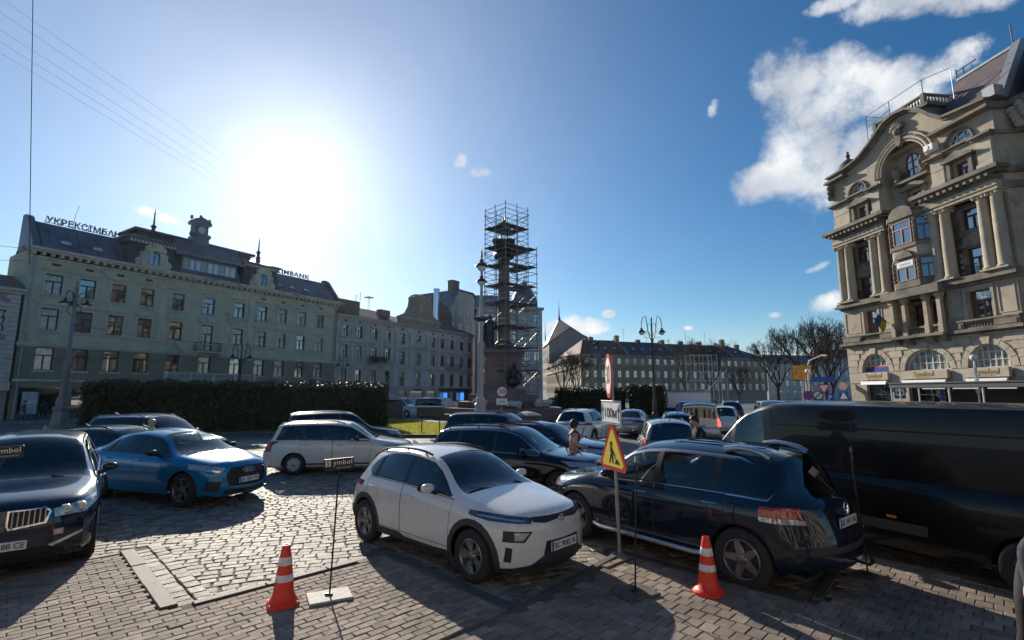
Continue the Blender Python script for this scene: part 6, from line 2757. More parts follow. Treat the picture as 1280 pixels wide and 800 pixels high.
# 1 white crossover in front
kona = spec(L=4.18, W=1.80, H=1.555, fo=.84, wb=2.60, r=.334, tw=.215, gc=.19, hz0=.80, hz1=.955, hz2=1.06, cowl=1.13, header=1.98, roof_end=3.62, rdrop=.09, gl_bot=3.98, zgb=1.03, ztail=.74, b0=.965, b1=1.05,
   rg0=3.62, rg1=3.98, win_front=1.30, win_rear_bot=3.36, win_rear_top=3.22, dlo_tail=[(3.52, 1.17), (3.40, 1.30), (3.2, 1.385)], pillars=[2.42, 3.24], doors=[(1.24, 2.42), (2.42, 3.40)], clad=.16, sillh=.17, rails=m_black, railh=.02, fplan=.27, plate_z=.485, roofw=.585,
   glassmats=(m_glass, m_glass_d), lampmat=m_lamp_d,
   fprof=[(0, .12), (.19, .10), (.30, .015), (.5, .0), (.70, .012), (.80, .04), (.95, .10), (1.2, .16)],
   cuts=[('front', [(0, .845), (.44, .852), (.47, .80), (.30, .775), (0, .80)], 'vent'),
      ('front', [(.43, .845), (.88, .905), (.90, .86), (.82, .805), (.50, .785)], 'head'),
      ('front', [(.55, .825), (.84, .862), (.84, .848), (.58, .805)], 'drl'),
      ('front', [(.50, .70), (.78, .715), (.80, .59), (.60, .575)], 'vent'),
      ('front', [(.54, .685), (.70, .693), (.71, .605), (.62, .597)], 'fog'),
      ('front', [(.73, .52), (.78, .53), (.79, .36), (.74, .35)], 'vent'),
      ('front', [(0, .40), (.34, .41), (.52, .31), (.80, .27), (.80, .1), (0, .1)], 'bumper'),
      ('front', [(0, .56), (.32, .565), (.36, .41), (0, .40)], 'vent'),
      ('rear', [(0, .42), (.62, .42), (.8, .55), (.9, .55), (.9, .1), (0, .1)], 'bumper'),
      ('rear', [(.50, .93), (.86, .97), (.88, .88), (.52, .86)], 'tail')])
k1 = kona.build('parked_car', 'white electric crossover parked nearest, nose towards the brick sidewalk, between the cones', P_white, plate='BC 9065 IA', wheel='blade', wheel_mat=m_alloy_d)
place(k1, kona, (-.47, 6.82), (-2.36, 8.61), -1)
s_ = MB()                                       # oval badge
x0 = kona.xf - kona.ff(.80) + .012
s_.path([(x0, .062 * math.cos(2 * PI * k / 16), .80 + .04 * math.sin(2 * PI * k / 16)) for k in range(17)], .006, 5)
s_.path([(x0, -.024, .77), (x0, -.014, .83)], .007, 5)
s_.path([(x0, .016, .77), (x0, .026, .83)], .007, 5)
s_.path([(x0, -.02, .797), (x0, .02, .805)], .007, 5)
s_.build('badge', m_chrome, k1)

# 2 dark blue-black large SUV on the right
P_navy = paint('navy', (0.008, 0.014, 0.026), .1, .22, .03)
toua = spec(rplan=.32, L=4.74, W=1.93, H=1.70, fo=.93, wb=2.855, r=.37, tw=.255, gc=.25, hz0=.86, hz1=1.02, hz2=1.12, cowl=1.2, header=2.12, roof_end=4.18, rdrop=.07, gl_bot=4.55, zgb=1.12, ztail=.80, b0=1.05, b1=1.12,
   rg0=4.20, rg1=4.54, win_front=1.38, win_rear_bot=4.12, win_rear_top=3.98, dlo_tail=[(4.20, 1.22), (4.16, 1.32), (4.02, 1.46), (3.9, 1.50)], pillars=[2.50, 3.42], doors=[(1.32, 2.50), (2.50, 3.60)], chrome=True, rails=None, fplan=.26, roofw=.62, glassmats=(m_glass, m_glass_d), rplate_z=.86, crown=.09,
   cuts=[('rear', [(.70, 1.035), (.95, 1.05), (.95, .93), (.70, .925)], 'tail'), ('rear', [(.68, .918), (.95, .928), (.95, .875), (.68, .87)], 'tailw'),
      ('side', [(4.22, 1.05), (4.42, 1.05), (4.42, .93), (4.20, .93)], 'tail'), ('side', [(4.19, .928), (4.42, .928), (4.42, .872), (4.18, .872)], 'tailw'),
      ('side', [(1.42, .41), (3.34, .41), (3.34, .385), (1.42, .385)], 'strip'),
      ('rear', [(0, .62), (.70, .62), (.74, .55), (0, .55)], 'bumper'),
      ('front', [(.52, .90), (.88, .96), (.92, .80), (.60, .74)], 'head'), ('front', [(0, .86), (.48, .86), (.46, .66), (0, .66)], 'grille'), ('front', [(0, .55), (.7, .55), (.7, .32), (0, .32)], 'vent')])
k2 = toua.build('parked_car', 'dark navy large SUV with chrome window line and silver roof bar ends at right', P_navy, rear_plate='BC 4471 HK', wheel='five', wheel_mat=m_alloy_d)
place(k2, toua, (1.17, 8.83), (2.93, 6.58), 1)
for sg in (1, -1):
 s_ = MB()
 P_ = [(-.05, .0), (.10, .1), (.36, .1), (.60, .045), (1.9, .045)]
 d0 = 3.98
 pts = []
 for (a, b) in ((4.05, .02), (3.95, .06), (3.78, .085), (3.62, .085), (3.45, .045)):
  pts.append((toua.xf - a, (toua.fr(a) - .06) * sg, toua.fz(a) - .085 + b))
 s_.path(pts, [.05, .045, .035, .045, .05], 8)
 s_.build('roof_bar_end', m_alloy, k2, 60)
s_ = MB()
for k in range(5):
 y = -.34 + k * .17
 s_.box(toua.xf - 3.9, toua.xf - 2.5, y - .006, y + .006, toua.H + .002 - (.028 if abs(y) > .3 else .008), toua.H + .012 - (.028 if abs(y) > .3 else .008))
stuff(s_.build('roof_rib', P_navy, k2))
s_ = MB()
s_.path([(toua.xf - 1.4, 1.0, .36), (toua.xf - 1.55, 1.03, .34), (toua.xf - 3.2, 1.03, .34), (toua.xf - 3.35, 1.0, .36)], .035, 8)
s_.build('running_board', m_alloy, k2, 60)
s_ = MB()
s_.path([(toua.xf - 4.7, 0, .42), (toua.xf - 4.86, 0, .40), (toua.xf - 4.90, 0, .44)], .022, 8)
s_.ball((toua.xf - 4.90, 0, .48), .03)
s_.build('tow_bar', m_black, k2, 60)
s_ = MB()
zz = 1.0
xr = toua.xf - toua.L + toua.fq(zz) - .005
s_.path([(xr, .075 * math.cos(2 * PI * k / 20), zz + .075 * math.sin(2 * PI * k / 20)) for k in range(21)], .007, 5)
s_.path([(xr, -.05, zz + .04), (xr, -.02, zz - .055), (xr, 0, zz - .01), (xr, .02, zz - .055), (xr, .05, zz + .04)], .006, 5)
s_.build('badge', m_chrome, k2)

# 3 bright blue coupe SUV at left
P_blue = paint('blue', (0.012, 0.20, 0.40), .25, .22)
q3 = spec(L=4.50, W=1.85, H=1.56, fo=.90, wb=2.68, r=.36, tw=.245, gc=.2, hz0=.82, hz1=.97, hz2=1.07, cowl=1.16, header=2.05, roof_end=3.75, rdrop=.20, gl_bot=4.28, zgb=1.08, ztail=.78, b0=.99, b1=1.07, rg0=3.75, rg1=4.27, win_front=1.34, win_rear_bot=3.65, win_rear_top=3.3, dlo_tail=[(3.72, 1.16), (3.5, 1.26), (3.2, 1.36)], pillars=[2.45, 3.35],
    doors=[(1.28, 2.45), (2.45, 3.5)], fplan=.30, roofw=.57, glassmats=(m_glass, m_glass_d), plate_z=.52, lampmat=m_lamp, mirmat=m_black,
    cuts=[('front', [(0, .80), (.40, .80), (.52, .66), (.46, .42), (0, .40)], 'grille'), ('front', [(.50, .80), (.86, .90), (.90, .80), (.62, .70)], 'head'), ('front', [(.60, .745), (.86, .80), (.87, .785), (.63, .72)], 'drl'),
    ('front', [(.58, .52), (.80, .56), (.82, .36), (.62, .32)], 'vent'), ('front', [(0, .34), (.52, .34), (.52, .24), (0, .24)], 'vent'), ('rear', [(.4, 1.0), (.86, 1.03), (.88, .92), (.4, .9)], 'tail')])
k3 = q3.build('moving_car', 'bright blue coupe-roofed SUV with sun glinting on its bonnet at left', P_blue, plate='BC 0001 PK', wheel='twin', wheel_mat=m_alloy_d)
place(k3, q3, (-6.99, 11.04), (-9.52, 11.93), -1)
s_ = MB()
xg = q3.xf - q3.ff(.72) + .014
for k in range(4):
 s_.path([(xg, -.108 + k * .072 + .05 * math.cos(2 * PI * j / 14), .72 + .05 * math.sin(2 * PI * j / 14)) for j in range(15)], .0065, 5)
s_.build('ring_badge', m_chrome, k3)
s_ = MB()
for j in range(9):
 s_.box(xg - .03, xg - .02, -.42, .42, .44 + j * .04, .446 + j * .04)
stuff(s_.build('grille_mesh', m_clad, k3))

# 4 dark blue luxury SUV cropped by the left edge
P_dblue = paint('midnight_blue', (0.010, 0.022, 0.042), .25, .2, .03)
x5 = spec(L=4.89, W=1.94, H=1.76, fo=.90, wb=2.933, r=.375, tw=.26, gc=.21, hz0=.90, hz1=1.05, hz2=1.14, cowl=1.28, header=2.18, roof_end=4.35, rdrop=.09, gl_bot=4.68, zgb=1.15, ztail=.84, b0=1.07, b1=1.14, rg0=4.36, rg1=4.67, win_front=1.46, win_rear_bot=4.3, win_rear_top=4.1, pillars=[2.60, 3.55], doors=[(1.38, 2.60), (2.60, 3.70)], chrome=True, fplan=.26, roofw=.63, plate_z=.47,
    cuts=[('front', [(.035, .90), (.40, .91), (.46, .84), (.42, .70), (.06, .66), (.035, .72)], 'grille_rim'), ('front', [(.055, .88), (.39, .89), (.435, .84), (.40, .72), (.075, .685), (.055, .72)], 'grille'),
    ('front', [(.48, .865), (.90, .945), (.93, .86), (.80, .765), (.50, .765)], 'head'), ('front', [(.50, .60), (.60, .605), (.60, .53), (.51, .53)], 'fog'),
    ('front', [(0, .42), (.45, .42), (.62, .36), (.62, .25), (0, .25)], 'vent'), ('front', [(.46, .42), (.80, .53), (.80, .50), (.50, .39)], 'strip'), ('rear', [(.45, 1.08), (.9, 1.1), (.9, .96), (.5, .95)], 'tail')])
k4 = x5.build('parked_car', 'midnight blue luxury SUV with chrome kidney grille cut off by the left edge', P_dblue, plate='BC 1188 CE', wheel='ten', wheel_mat=m_alloy)
place(k4, x5, (-6.42, 7.85), (-8.25, 10.14), 1)
for sg in (1, -1):
 s_ = MB()
 for j in range(7):
  y = .09 + j * .052
  xg = x5.xf - x5.ff(.79) - x5.fplan * (y / (x5.W / 2 * .86)) ** 2.7 + .006
  s_.box(xg - .02, xg, sg * y - .007, sg * y + .007, .69 + j * .004, .885)
 s_.build('grille_bars', m_chrome, k4)
 for y in (.60, .76):
  s_ = MB()
  xg = x5.xf - x5.ff(.83) - x5.fplan * (y / (x5.W / 2 * .86)) ** 2.7
  s_.lathe([(.062, .0), (.062, .02), (.05, .024), (.045, .012), (0, .01)], 18, 0, Matrix.Translation((xg - .01, sg * y, .845)) @ Matrix.Rotation(PI / 2, 4, 'Y') @ Matrix.Rotation(sg * .3, 4, 'X'))
  s_.build('lamp_ring', m_chrome, k4, 40)

# 5 white estate behind
P_estate = paint('estate_white', (0.60, 0.59, 0.565))
mcv = spec(L=4.50, W=1.74, H=1.55, fo=.83, wb=2.63, r=.31, tw=.19, gc=.2, hz0=.74, hz1=.92, hz2=1.03, cowl=1.13, header=1.95, roof_end=4.05, rdrop=.05, gl_bot=4.32, zgb=1.02, ztail=.72, b0=.94, b1=1.0, rg0=4.07, rg1=4.31, win_front=1.32, win_rear_bot=4.02, win_rear_top=3.88, pillars=[2.38, 3.28], doors=[(1.24, 2.38), (2.38, 3.32)], fplan=.22, roofw=.60, rails=m_black, railh=.05, glassmats=(m_glass, m_glass), mirmat=m_black, fin=False,
     cuts=[('side', [(4.2, .98), (4.5, .98), (4.5, .70), (4.28, .70)], 'tail'), ('rear', [(.62, .98), (.8, .98), (.82, .68), (.68, .68)], 'tail'), ('side', [(1.3, .34), (3.3, .34), (3.3, .29), (1.3, .29)], 'clad'), ('front', [(.5, .80), (.84, .86), (.84, .70), (.55, .66)], 'head'), ('front', [(0, .72), (.42, .72), (.42, .58), (0, .58)], 'grille')])
k5 = mcv.build('moving_car', 'white estate car with roof rails and a driver, passing behind the white crossover', P_estate, wheel='steel', wheel_mat=m_alloy)
a_ = rad(82)
place(k5, mcv, (-6.45 + 2.63 * math.sin(a_), 15.14 + 2.63 * math.cos(a_)), (-6.45, 15.14), -1)

# 6 black SUV behind the crossover
P_black = paint('black', (0.007, 0.009, 0.012), .1, .2, .03)
q5 = spec(L=4.68, W=1.90, H=1.64, fo=.88, wb=2.82, r=.365, tw=.25, gc=.21, hz0=.82, hz1=.99, hz2=1.08, cowl=1.2, header=2.1, roof_end=4.1, rdrop=.09, gl_bot=4.42, zgb=1.08, ztail=.78, b0=1.0, b1=1.06, rg0=4.11, rg1=4.41, win_front=1.38, win_rear_bot=4.1, win_rear_top=3.86, pillars=[2.5, 3.45], doors=[(1.3, 2.5), (2.5, 3.6)], chrome=True, rails=m_black, fplan=.28, roofw=.6, glassmats=(m_glass, m_glass_d),
    cuts=[('front', [(.5, .86), (.88, .93), (.9, .82), (.56, .73)], 'head'), ('front', [(0, .84), (.40, .84), (.46, .6), (.4, .4), (0, .4)], 'grille'), ('front', [(.58, .5), (.8, .53), (.8, .38), (.62, .35)], 'vent'), ('rear', [(.4, 1.02), (.88, 1.04), (.88, .92), (.4, .92)], 'tail')])
k6 = q5.build('moving_car', 'black SUV with chrome-edged side windows crossing behind the white crossover', P_black, wheel='ten', wheel_mat=m_alloy_d)
place_c(k6, 0.08, 12.55, 112)

# 7 second dark car beyond it
est = spec(L=4.6, W=1.84, H=1.52, fo=.9, wb=2.75, r=.335, tw=.22, hz0=.74, hz1=.93, hz2=1.02, cowl=1.25, header=2.12, roof_end=4.0, rdrop=.10, gl_bot=4.4, zgb=1.02, ztail=.74, b0=.95, b1=1.02, rg0=4.01, rg1=4.39, win_front=1.42, win_rear_bot=3.98, win_rear_top=3.75, pillars=[2.5, 3.4], doors=[(1.3, 2.5), (2.5, 3.5)], fplan=.28, roofw=.585, glassmats=(m_glass_d, m_glass_d), rails=m_black,
     cuts=[('front', [(.5, .78), (.88, .85), (.9, .74), (.56, .66)], 'head'), ('front', [(0, .76), (.40, .76), (.46, .55), (.4, .36), (0, .36)], 'grille'), ('rear', [(.4, .96), (.88, .98), (.88, .84), (.4, .84)], 'tail')])
P_navy2 = paint('dark_blue', (0.012, 0.026, 0.06), .2, .22)
k7 = est.build('moving_car', 'dark blue estate in the queue directly behind the black SUV', P_navy2, wheel='ten', detail=1)
place_c(k7, 1.15, 15.9, 118)
suvf = spec(L=4.7, W=1.88, H=1.72, fo=.9, wb=2.75, r=.36, tw=.24, gc=.22, hz0=.84, hz1=1.0, hz2=1.1, cowl=1.2, header=2.05, roof_end=4.2, rdrop=.07, gl_bot=4.5, zgb=1.08, ztail=.8, b0=1.02, b1=1.08, rg0=4.21, rg1=4.49, win_front=1.36, win_rear_bot=4.15, win_rear_top=3.95, pillars=[2.5, 3.45], doors=[(1.3, 2.5), (2.5, 3.6)], rails=m_alloy, fplan=.26, roofw=.61, glassmats=(m_glass_d, m_glass_d),
   cuts=[('front', [(.5, .88), (.86, .93), (.88, .82), (.56, .76)], 'head'), ('front', [(0, .86), (.45, .86), (.45, .6), (0, .6)], 'grille'), ('front', [(0, .5), (.6, .5), (.6, .3), (0, .3)], 'vent'), ('rear', [(.55, 1.05), (.88, 1.07), (.9, .85), (.6, .85)], 'tail'), ('side', [(4.45, 1.02), (4.7, 1.02), (4.7, .86), (4.5, .86)], 'tail')])
k8 = suvf.build('moving_car', 'black SUV with silver roof rails farthest back in the queue before the monument', P_black, wheel='five', detail=1)
place_c(k8, -.35, 18.6, 112)
# dark SUV behind the estate
P_grey = paint('graphite', (0.03, 0.036, 0.045), .3, .25)
k9 = suvf.build('moving_car', 'graphite SUV with a red tail lamp half hidden behind the white estate', P_grey, wheel='five', detail=1)
place_c(k9, -6.55, 19.6, 62)
# two dark cars behind the blue one
k10 = suvf.build('moving_car', 'navy SUV with bright roof rails passing in front of the hedge', P_navy2, wheel='ten', detail=1)
place_c(k10, -11.6, 16.6, 98)
k11 = est.build('parked_car', 'dark low car mostly hidden behind the bright blue SUV', P_grey, wheel='five', detail=1)
place_c(k11, -10.6, 14.05, 100)

# right-hand cluster
spt = spec(L=4.48, W=1.855, H=1.64, fo=.91, wb=2.67, r=.35, tw=.235, gc=.19, hz0=.84, hz1=.99, hz2=1.08, cowl=1.16, header=2.0, roof_end=3.9, rdrop=.07, gl_bot=4.2, zgb=1.10, ztail=.80, b0=1.0, b1=1.10, rg0=3.91, rg1=4.19, win_front=1.32, win_rear_bot=3.62, win_rear_top=3.5, pillars=[2.42, 3.3], doors=[(1.26, 2.42), (2.42, 3.42)], clad=.12, fplan=.26, roofw=.59, glassmats=(m_glass_d, m_glass_d), rails=m_alloy,
     cuts=[('rear', [(0, 1.0), (.6, 1.0), (.9, 1.05), (.9, .93), (.5, .96), (0, .965)], 'tail'), ('side', [(4.0, 1.06), (4.48, 1.02), (4.48, .92), (4.2, .95)], 'tail'), ('rear', [(0, .5), (.8, .5), (.8, .1), (0, .1)], 'bumper'), ('front', [(.5, .88), (.86, .93), (.88, .82), (.56, .76)], 'head')])
k12 = spt.build('parked_car', 'white SUV with a red rear light bar beyond the woman in the pink jacket', P_white, rear_plate='BC 7312 MA', wheel='six', detail=1)
place(k12, spt, (4.9, 25.6), (3.66, 23.2), -1)
P_silver = paint('silver', (0.30, 0.29, 0.275), .6, .3)
sed = spec(L=4.6, W=1.8, H=1.46, fo=.9, wb=2.7, r=.33, tw=.21, hz0=.70, hz1=.88, hz2=.97, cowl=1.2, header=2.0, b0=.90, b1=.97, roof_end=3.45, gl_bot=4.0, zgb=1.0, ztail=.76, rdrop=.12, rg0=3.3, rg1=3.98, win_front=1.36, win_rear_bot=3.7, win_rear_top=3.3, pillars=[2.42, 3.3], doors=[(1.28, 2.42), (2.42, 3.36)], fplan=.26, roofw=.57, glassmats=(m_glass_d, m_glass_d),
     top=[(0, .70), (.035, .75), (.13, .83), (.4, .88), (1.2, .97), (2.0, 1.40), (2.6, 1.46), (3.3, 1.38), (3.98, 1.02), (4.45, .98), (4.57, .90), (4.6, .76)],
     belt=[(0, .60), (.15, .72), (.6, .79), (1.2, .89), (3.4, .95), (4.0, .93), (4.56, .82), (4.6, .68)],
     cuts=[('rear', [(.42, .93), (.84, .92), (.86, .76), (.42, .79)], 'tail'), ('front', [(.5, .74), (.86, .8), (.86, .68), (.5, .64)], 'head')])
k13 = sed.build('moving_car', 'silver saloon with lit tail lamps to the right of the road works sign', P_silver, rear_plate='AA 2046 KP', wheel='ten', detail=1)
place_c(k13, 7.1, 29.5, 22)
P_dgreen = paint('dark_green', (0.015, 0.035, 0.036), .3, .25)
k14 = est.build('moving_car', 'dark green estate seen from behind next to the silver saloon', P_dgreen, rear_plate='BC 6120 CT', wheel='five', detail=1)
place_c(k14, 8.0, 24.4, 18)
mini = spec(L=4.05, W=1.75, H=1.6, fo=.8, wb=2.55, r=.31, tw=.19, gc=.2, hz0=.78, hz1=.95, hz2=1.08, cowl=.98, header=1.85, roof_end=3.7, rdrop=.06, gl_bot=3.95, zgb=1.0, ztail=.72, b0=.98, b1=1.03, rg0=3.71, rg1=3.94, win_front=1.1, win_rear_bot=3.6, win_rear_top=3.45, pillars=[2.2, 3.1], doors=[(1.05, 2.2), (2.2, 3.2)], fplan=.24, roofw=.6, glassmats=(m_glass_d, m_glass_d),
   cuts=[('rear', [(.66, 1.02), (.84, 1.02), (.86, .72), (.7, .72)], 'tail'), ('front', [(.5, .84), (.82, .9), (.82, .72), (.5, .7)], 'head')])
k15 = mini.build('moving_car', 'small silver hatchback with a flashing amber lamp beside the man in black', P_silver, rear_plate='BC 9450 EO', wheel='steel', detail=1)
place_c(k15, 5.05, 16.6, 12)
s_ = MB()
s_.ball((mini.xf - mini.L + .13, -.76, .82), .035, .07, .06, 10)
o = s_.build('indicator_lamp', m_amber_lit, k15, 60)

vito = spec(L=5.0, W=1.93, H=1.91, fo=.9, wb=3.2, r=.34, tw=.22, gc=.2, hz0=.9, hz1=1.08, hz2=1.22, cowl=.95, header=1.75, roof_end=4.85, rdrop=.03, gl_bot=4.94, zgb=1.12, ztail=.8, b0=1.12, b1=1.16, rg0=4.86, rg1=4.935, win_front=1.1, win_rear_bot=4.7, win_rear_top=4.6, pillars=[2.1, 3.3], doors=[(1.05, 2.1), (2.1, 3.3)], fplan=.26, roofw=.76, glassmats=(m_glass, m_glass_d), no_rear_glass=True, fin=False, crown=.07, rplan=.06,
   top=[(0, .9), (.035, .95), (.13, 1.03), (.4, 1.1), (.95, 1.22), (1.75, 1.82), (2.4, 1.91), (4.6, 1.90), (4.85, 1.86), (4.93, 1.78), (4.97, 1.2), (5.0, .8)],
   belt=[(0, .8), (.15, .92), (.6, 1.0), (.95, 1.1), (4.6, 1.14), (4.93, 1.1), (5.0, .72)],
   cuts=[('rear', [(0, 1.68), (.72, 1.66), (.76, 1.18), (0, 1.16)], 'rear_window'), ('rear', [(.78, 1.18), (.96, 1.18), (.96, .78), (.80, .78)], 'tail'), ('front', [(.5, .94), (.86, 1.02), (.88, .86), (.56, .82)], 'head'), ('front', [(0, .9), (.45, .9), (.45, .7), (0, .7)], 'grille')])
P_beige = paint('champagne', (0.44, 0.43, 0.41), .5, .3)
vitom = vito
vito.tailmat = m_tail_lit
k16 = vito.build('moving_van', 'silver passenger van with brake lamp lit in front of the white box truck', P_beige, 'van', rear_plate='KA 5517 BB', wheel='five', detail=1)
place_c(k16, 9.95, 26.6, 22)
vito.tailmat = m_tail

# big black panel van at right
mst = spec(L=6.6, W=2.05, H=2.28, fo=.87, wb=4.73, r=.345, tw=.22, gc=.22, cowl=.95, header=1.95, roof_end=6.4, gl_bot=6.53, rg0=6.41, rg1=6.45, hz0=.95, hz1=1.1, hz2=1.28, b0=1.12, b1=1.16, rdrop=.03, zgb=1.4, ztail=.8, win_front=1.22, win_rear_bot=2.3, win_rear_top=2.24, pillars=[1.62], doors=[(1.08, 2.36)], fplan=.28, roofw=.80, glassmats=(m_glass, m_glass_d), no_rear_glass=True, fin=False, crown=.06, rplan=.03, arch=.05, mirz=.2, handle=.1,
     top=[(0, .92), (.035, 1.0), (.13, 1.1), (.4, 1.17), (.95, 1.30), (1.95, 2.13), (2.45, 2.26), (3.0, 2.28), (6.25, 2.27), (6.47, 2.22), (6.55, 2.1), (6.6, .8)],
     belt=[(0, .82), (.15, .98), (.6, 1.05), (.95, 1.16), (2.3, 1.2), (6.35, 1.2), (6.55, 1.15), (6.6, .72)],
     hw=[(0, .84), (.12, .93), (.4, 1.0), (.9, 1.025), (6.35, 1.025), (6.55, 1.0), (6.6, .98)],
     rwp=[(0, .72), (.5, .78), (.95, .85), (1.95, .80), (2.5, .87), (3, .90), (6.45, .90), (6.6, .86)],
     cuts=[('front', [(.5, 1.02), (.9, 1.12), (.92, .84), (.6, .78)], 'head'), ('front', [(0, .95), (.46, .95), (.46, .7), (0, .7)], 'grille'), ('front', [(0, .6), (.85, .6), (.85, .3), (0, .3)], 'bumper')])
P_van = mat('paint_van_black', (0.006, 0.006, 0.007), .3, coat=.45, spec=.2, inside=(.02, .02, .022), vary=.1, vscale=1.2)
k17 = mst.build('parked_van', 'long gloss-black panel van filling the right edge of the square', P_van, 'van', wheel='steel', wheel_mat=m_brake)
az_v = rad(-30)
hv = Vector((math.sin(az_v), math.cos(az_v)))
rw_ = Vector((6.15, 6.15))
place(k17, mst, (rw_.x + hv.x * 4.73, rw_.y + hv.y * 4.73), (rw_.x, rw_.y), 1)
# swages, side door seam, rubbing strip and side markers of the van
s_ = MB()
for (a, b, za, zb_) in ((2.45, 6.0, 1.86, 1.885), (2.45, 6.0, 1.20, 1.215)):
 y = mst.side_y(3.5, (za + zb_) / 2)
 s_.box(mst.xf - b, mst.xf - a, y - .03, y + .006, za, zb_)
s_.build('swage_line', P_van, k17)
s_ = MB()
for (a, z0, z1) in ((2.42, .4, 2.1), (3.72, .4, 2.1)):
 for k in range(6):
  za, zb_ = z0 + (z1 - z0) * k / 6, z0 + (z1 - z0) * (k + 1) / 6
  ya, yb = mst.side_y(a, za) + .002, mst.side_y(a, zb_) + .002
  s_.add([(mst.xf - a - .006, ya, za), (mst.xf - a + .006, ya, za), (mst.xf - a + .006, yb, zb_), (mst.xf - a - .006, yb, zb_)], [(0, 1, 2, 3)][::1])
s_.build('panel_gap', m_black, k17)
s_ = MB()
y = mst.side_y(3.0, .62)
s_.bevel_box(mst.xf - 4.6, mst.xf - 1.45, y - .02, y + .02, .50, .64, .01)
s_.build('rubbing_strip', m_clad, k17)
for a in (2.85, 4.2):
 s_ = MB()
 s_.bevel_box(mst.xf - a - .06, mst.xf - a + .06, y + .004, y + .026, .68, .715, .006)
 s_.build('side_marker', m_amber, k17)
s_ = MB()
s_.bevel_box(mst.xf - 2.32, mst.xf - 2.18, mst.side_y(2.3, 1.32) - .02, mst.side_y(2.3, 1.32) + .03, 1.28, 1.32, .006)
s_.build('door_handle', m_black, k17)

# box truck: white body behind a cab
bt = thing('box_truck', 'white box truck with a tall square body standing before the right-hand hedge', 'truck', (18.0, 54.0, 0), rad(90 - 285))
s_ = MB()
s_.bevel_box(-3.0, 1.5, -1.05, 1.05, .75, 2.42, .03)
s_.build('cargo_box', m_white, bt)
s_ = MB()
for q in (-1.05, 1.0):
 for z in (.8, 2.33):
  s_.box(-3.0, 1.5, q if q > 0 else q - .01, q + .06 if q > 0 else q, z, z + .06)
s_.build('box_rail', m_zinc, bt)
s_ = MB()
s_.prism([(1.6, .5), (3.1, .5), (3.15, 1.1), (2.75, 1.25), (2.35, 2.1), (1.6, 2.15)], -1.0, 1.0, 'y')
s_.build('cab', m_white, bt)
s_ = MB()
s_.add([(2.79, -.85, 1.28), (2.79, .85, 1.28), (2.41, .8, 2.05), (2.41, -.8, 2.05)], [(0, 1, 2, 3)])
s_.add([(1.75, 1.004, 1.25), (2.6, 1.004, 1.25), (2.3, 1.004, 1.95), (1.75, 1.004, 1.95)], [(0, 3, 2, 1)])
s_.add([(1.75, -1.004, 1.25), (2.6, -1.004, 1.25), (2.3, -1.004, 1.95), (1.75, -1.004, 1.95)], [(0, 1, 2, 3)])
s_.build('cab_window', m_pane, bt)
wm = wheel_meshes('steel', .38, .22, m_alloy, 1)
for x in (2.3, -1.8):
 for sg in (1, -1):
  o = link('wheel', wm[0], bt, (x, sg * .9, .38), (0, 0, 0 if sg > 0 else PI))
  link('rim', wm[1], o)
s_ = MB()
s_.box(-2.9, 2.9, -.7, .7, .45, .74)
s_.build('chassis', m_black, bt)

# far parked vehicles
fl = [('parked_van', 'white panel van parked in front of the gabled house', vito, P_white, 'van', -11.2, 50.5, 118),
   ('parked_van', 'pale blue-white van parked behind the monument steps', vito, paint('ice', (0.45, 0.52, 0.58)), 'van', -7.2, 49.5, 112),
   ('parked_car', 'blue car parked between the monument and the right-hand hedge', est, paint('mid_blue', (0.03, 0.09, 0.2), .3), 'car', 4.6, 58.0, 70),
   ('parked_car', 'dark SUV far off to the right of the silver van', suvf, P_grey, 'car', 18.2, 42.0, 20),
   ('parked_car', 'white hatchback just right of the silver passenger van', mini, P_white, 'car', 13.3, 31.5, 25),
   ('parked_car', 'blue hatchback peeping over beyond the silver passenger van', mini, paint('royal_blue', (0.02, 0.06, 0.25), .3), 'car', 17.0, 47.0, 60),
   ('parked_van', 'pale blue minibus roof just showing over the black van', vito, paint('sky', (0.25, 0.4, 0.47)), 'van', 16.9, 33.0, 20),
   ('parked_car', 'silver car parked in front of the stone palace doors', est, P_silver, 'car', 26.3, 37.8, -8),
   ('parked_car', 'dark car behind the monument parked to the left of the spired house', suvf, P_navy2, 'car', 7.0, 70.0, 80)]
for (nm, lb, sp_, pt, ct, x, y, a) in fl:
 o = sp_.build(nm, lb, pt, ct, detail=0, wheel='five')
 place_c(o, x, y, a)
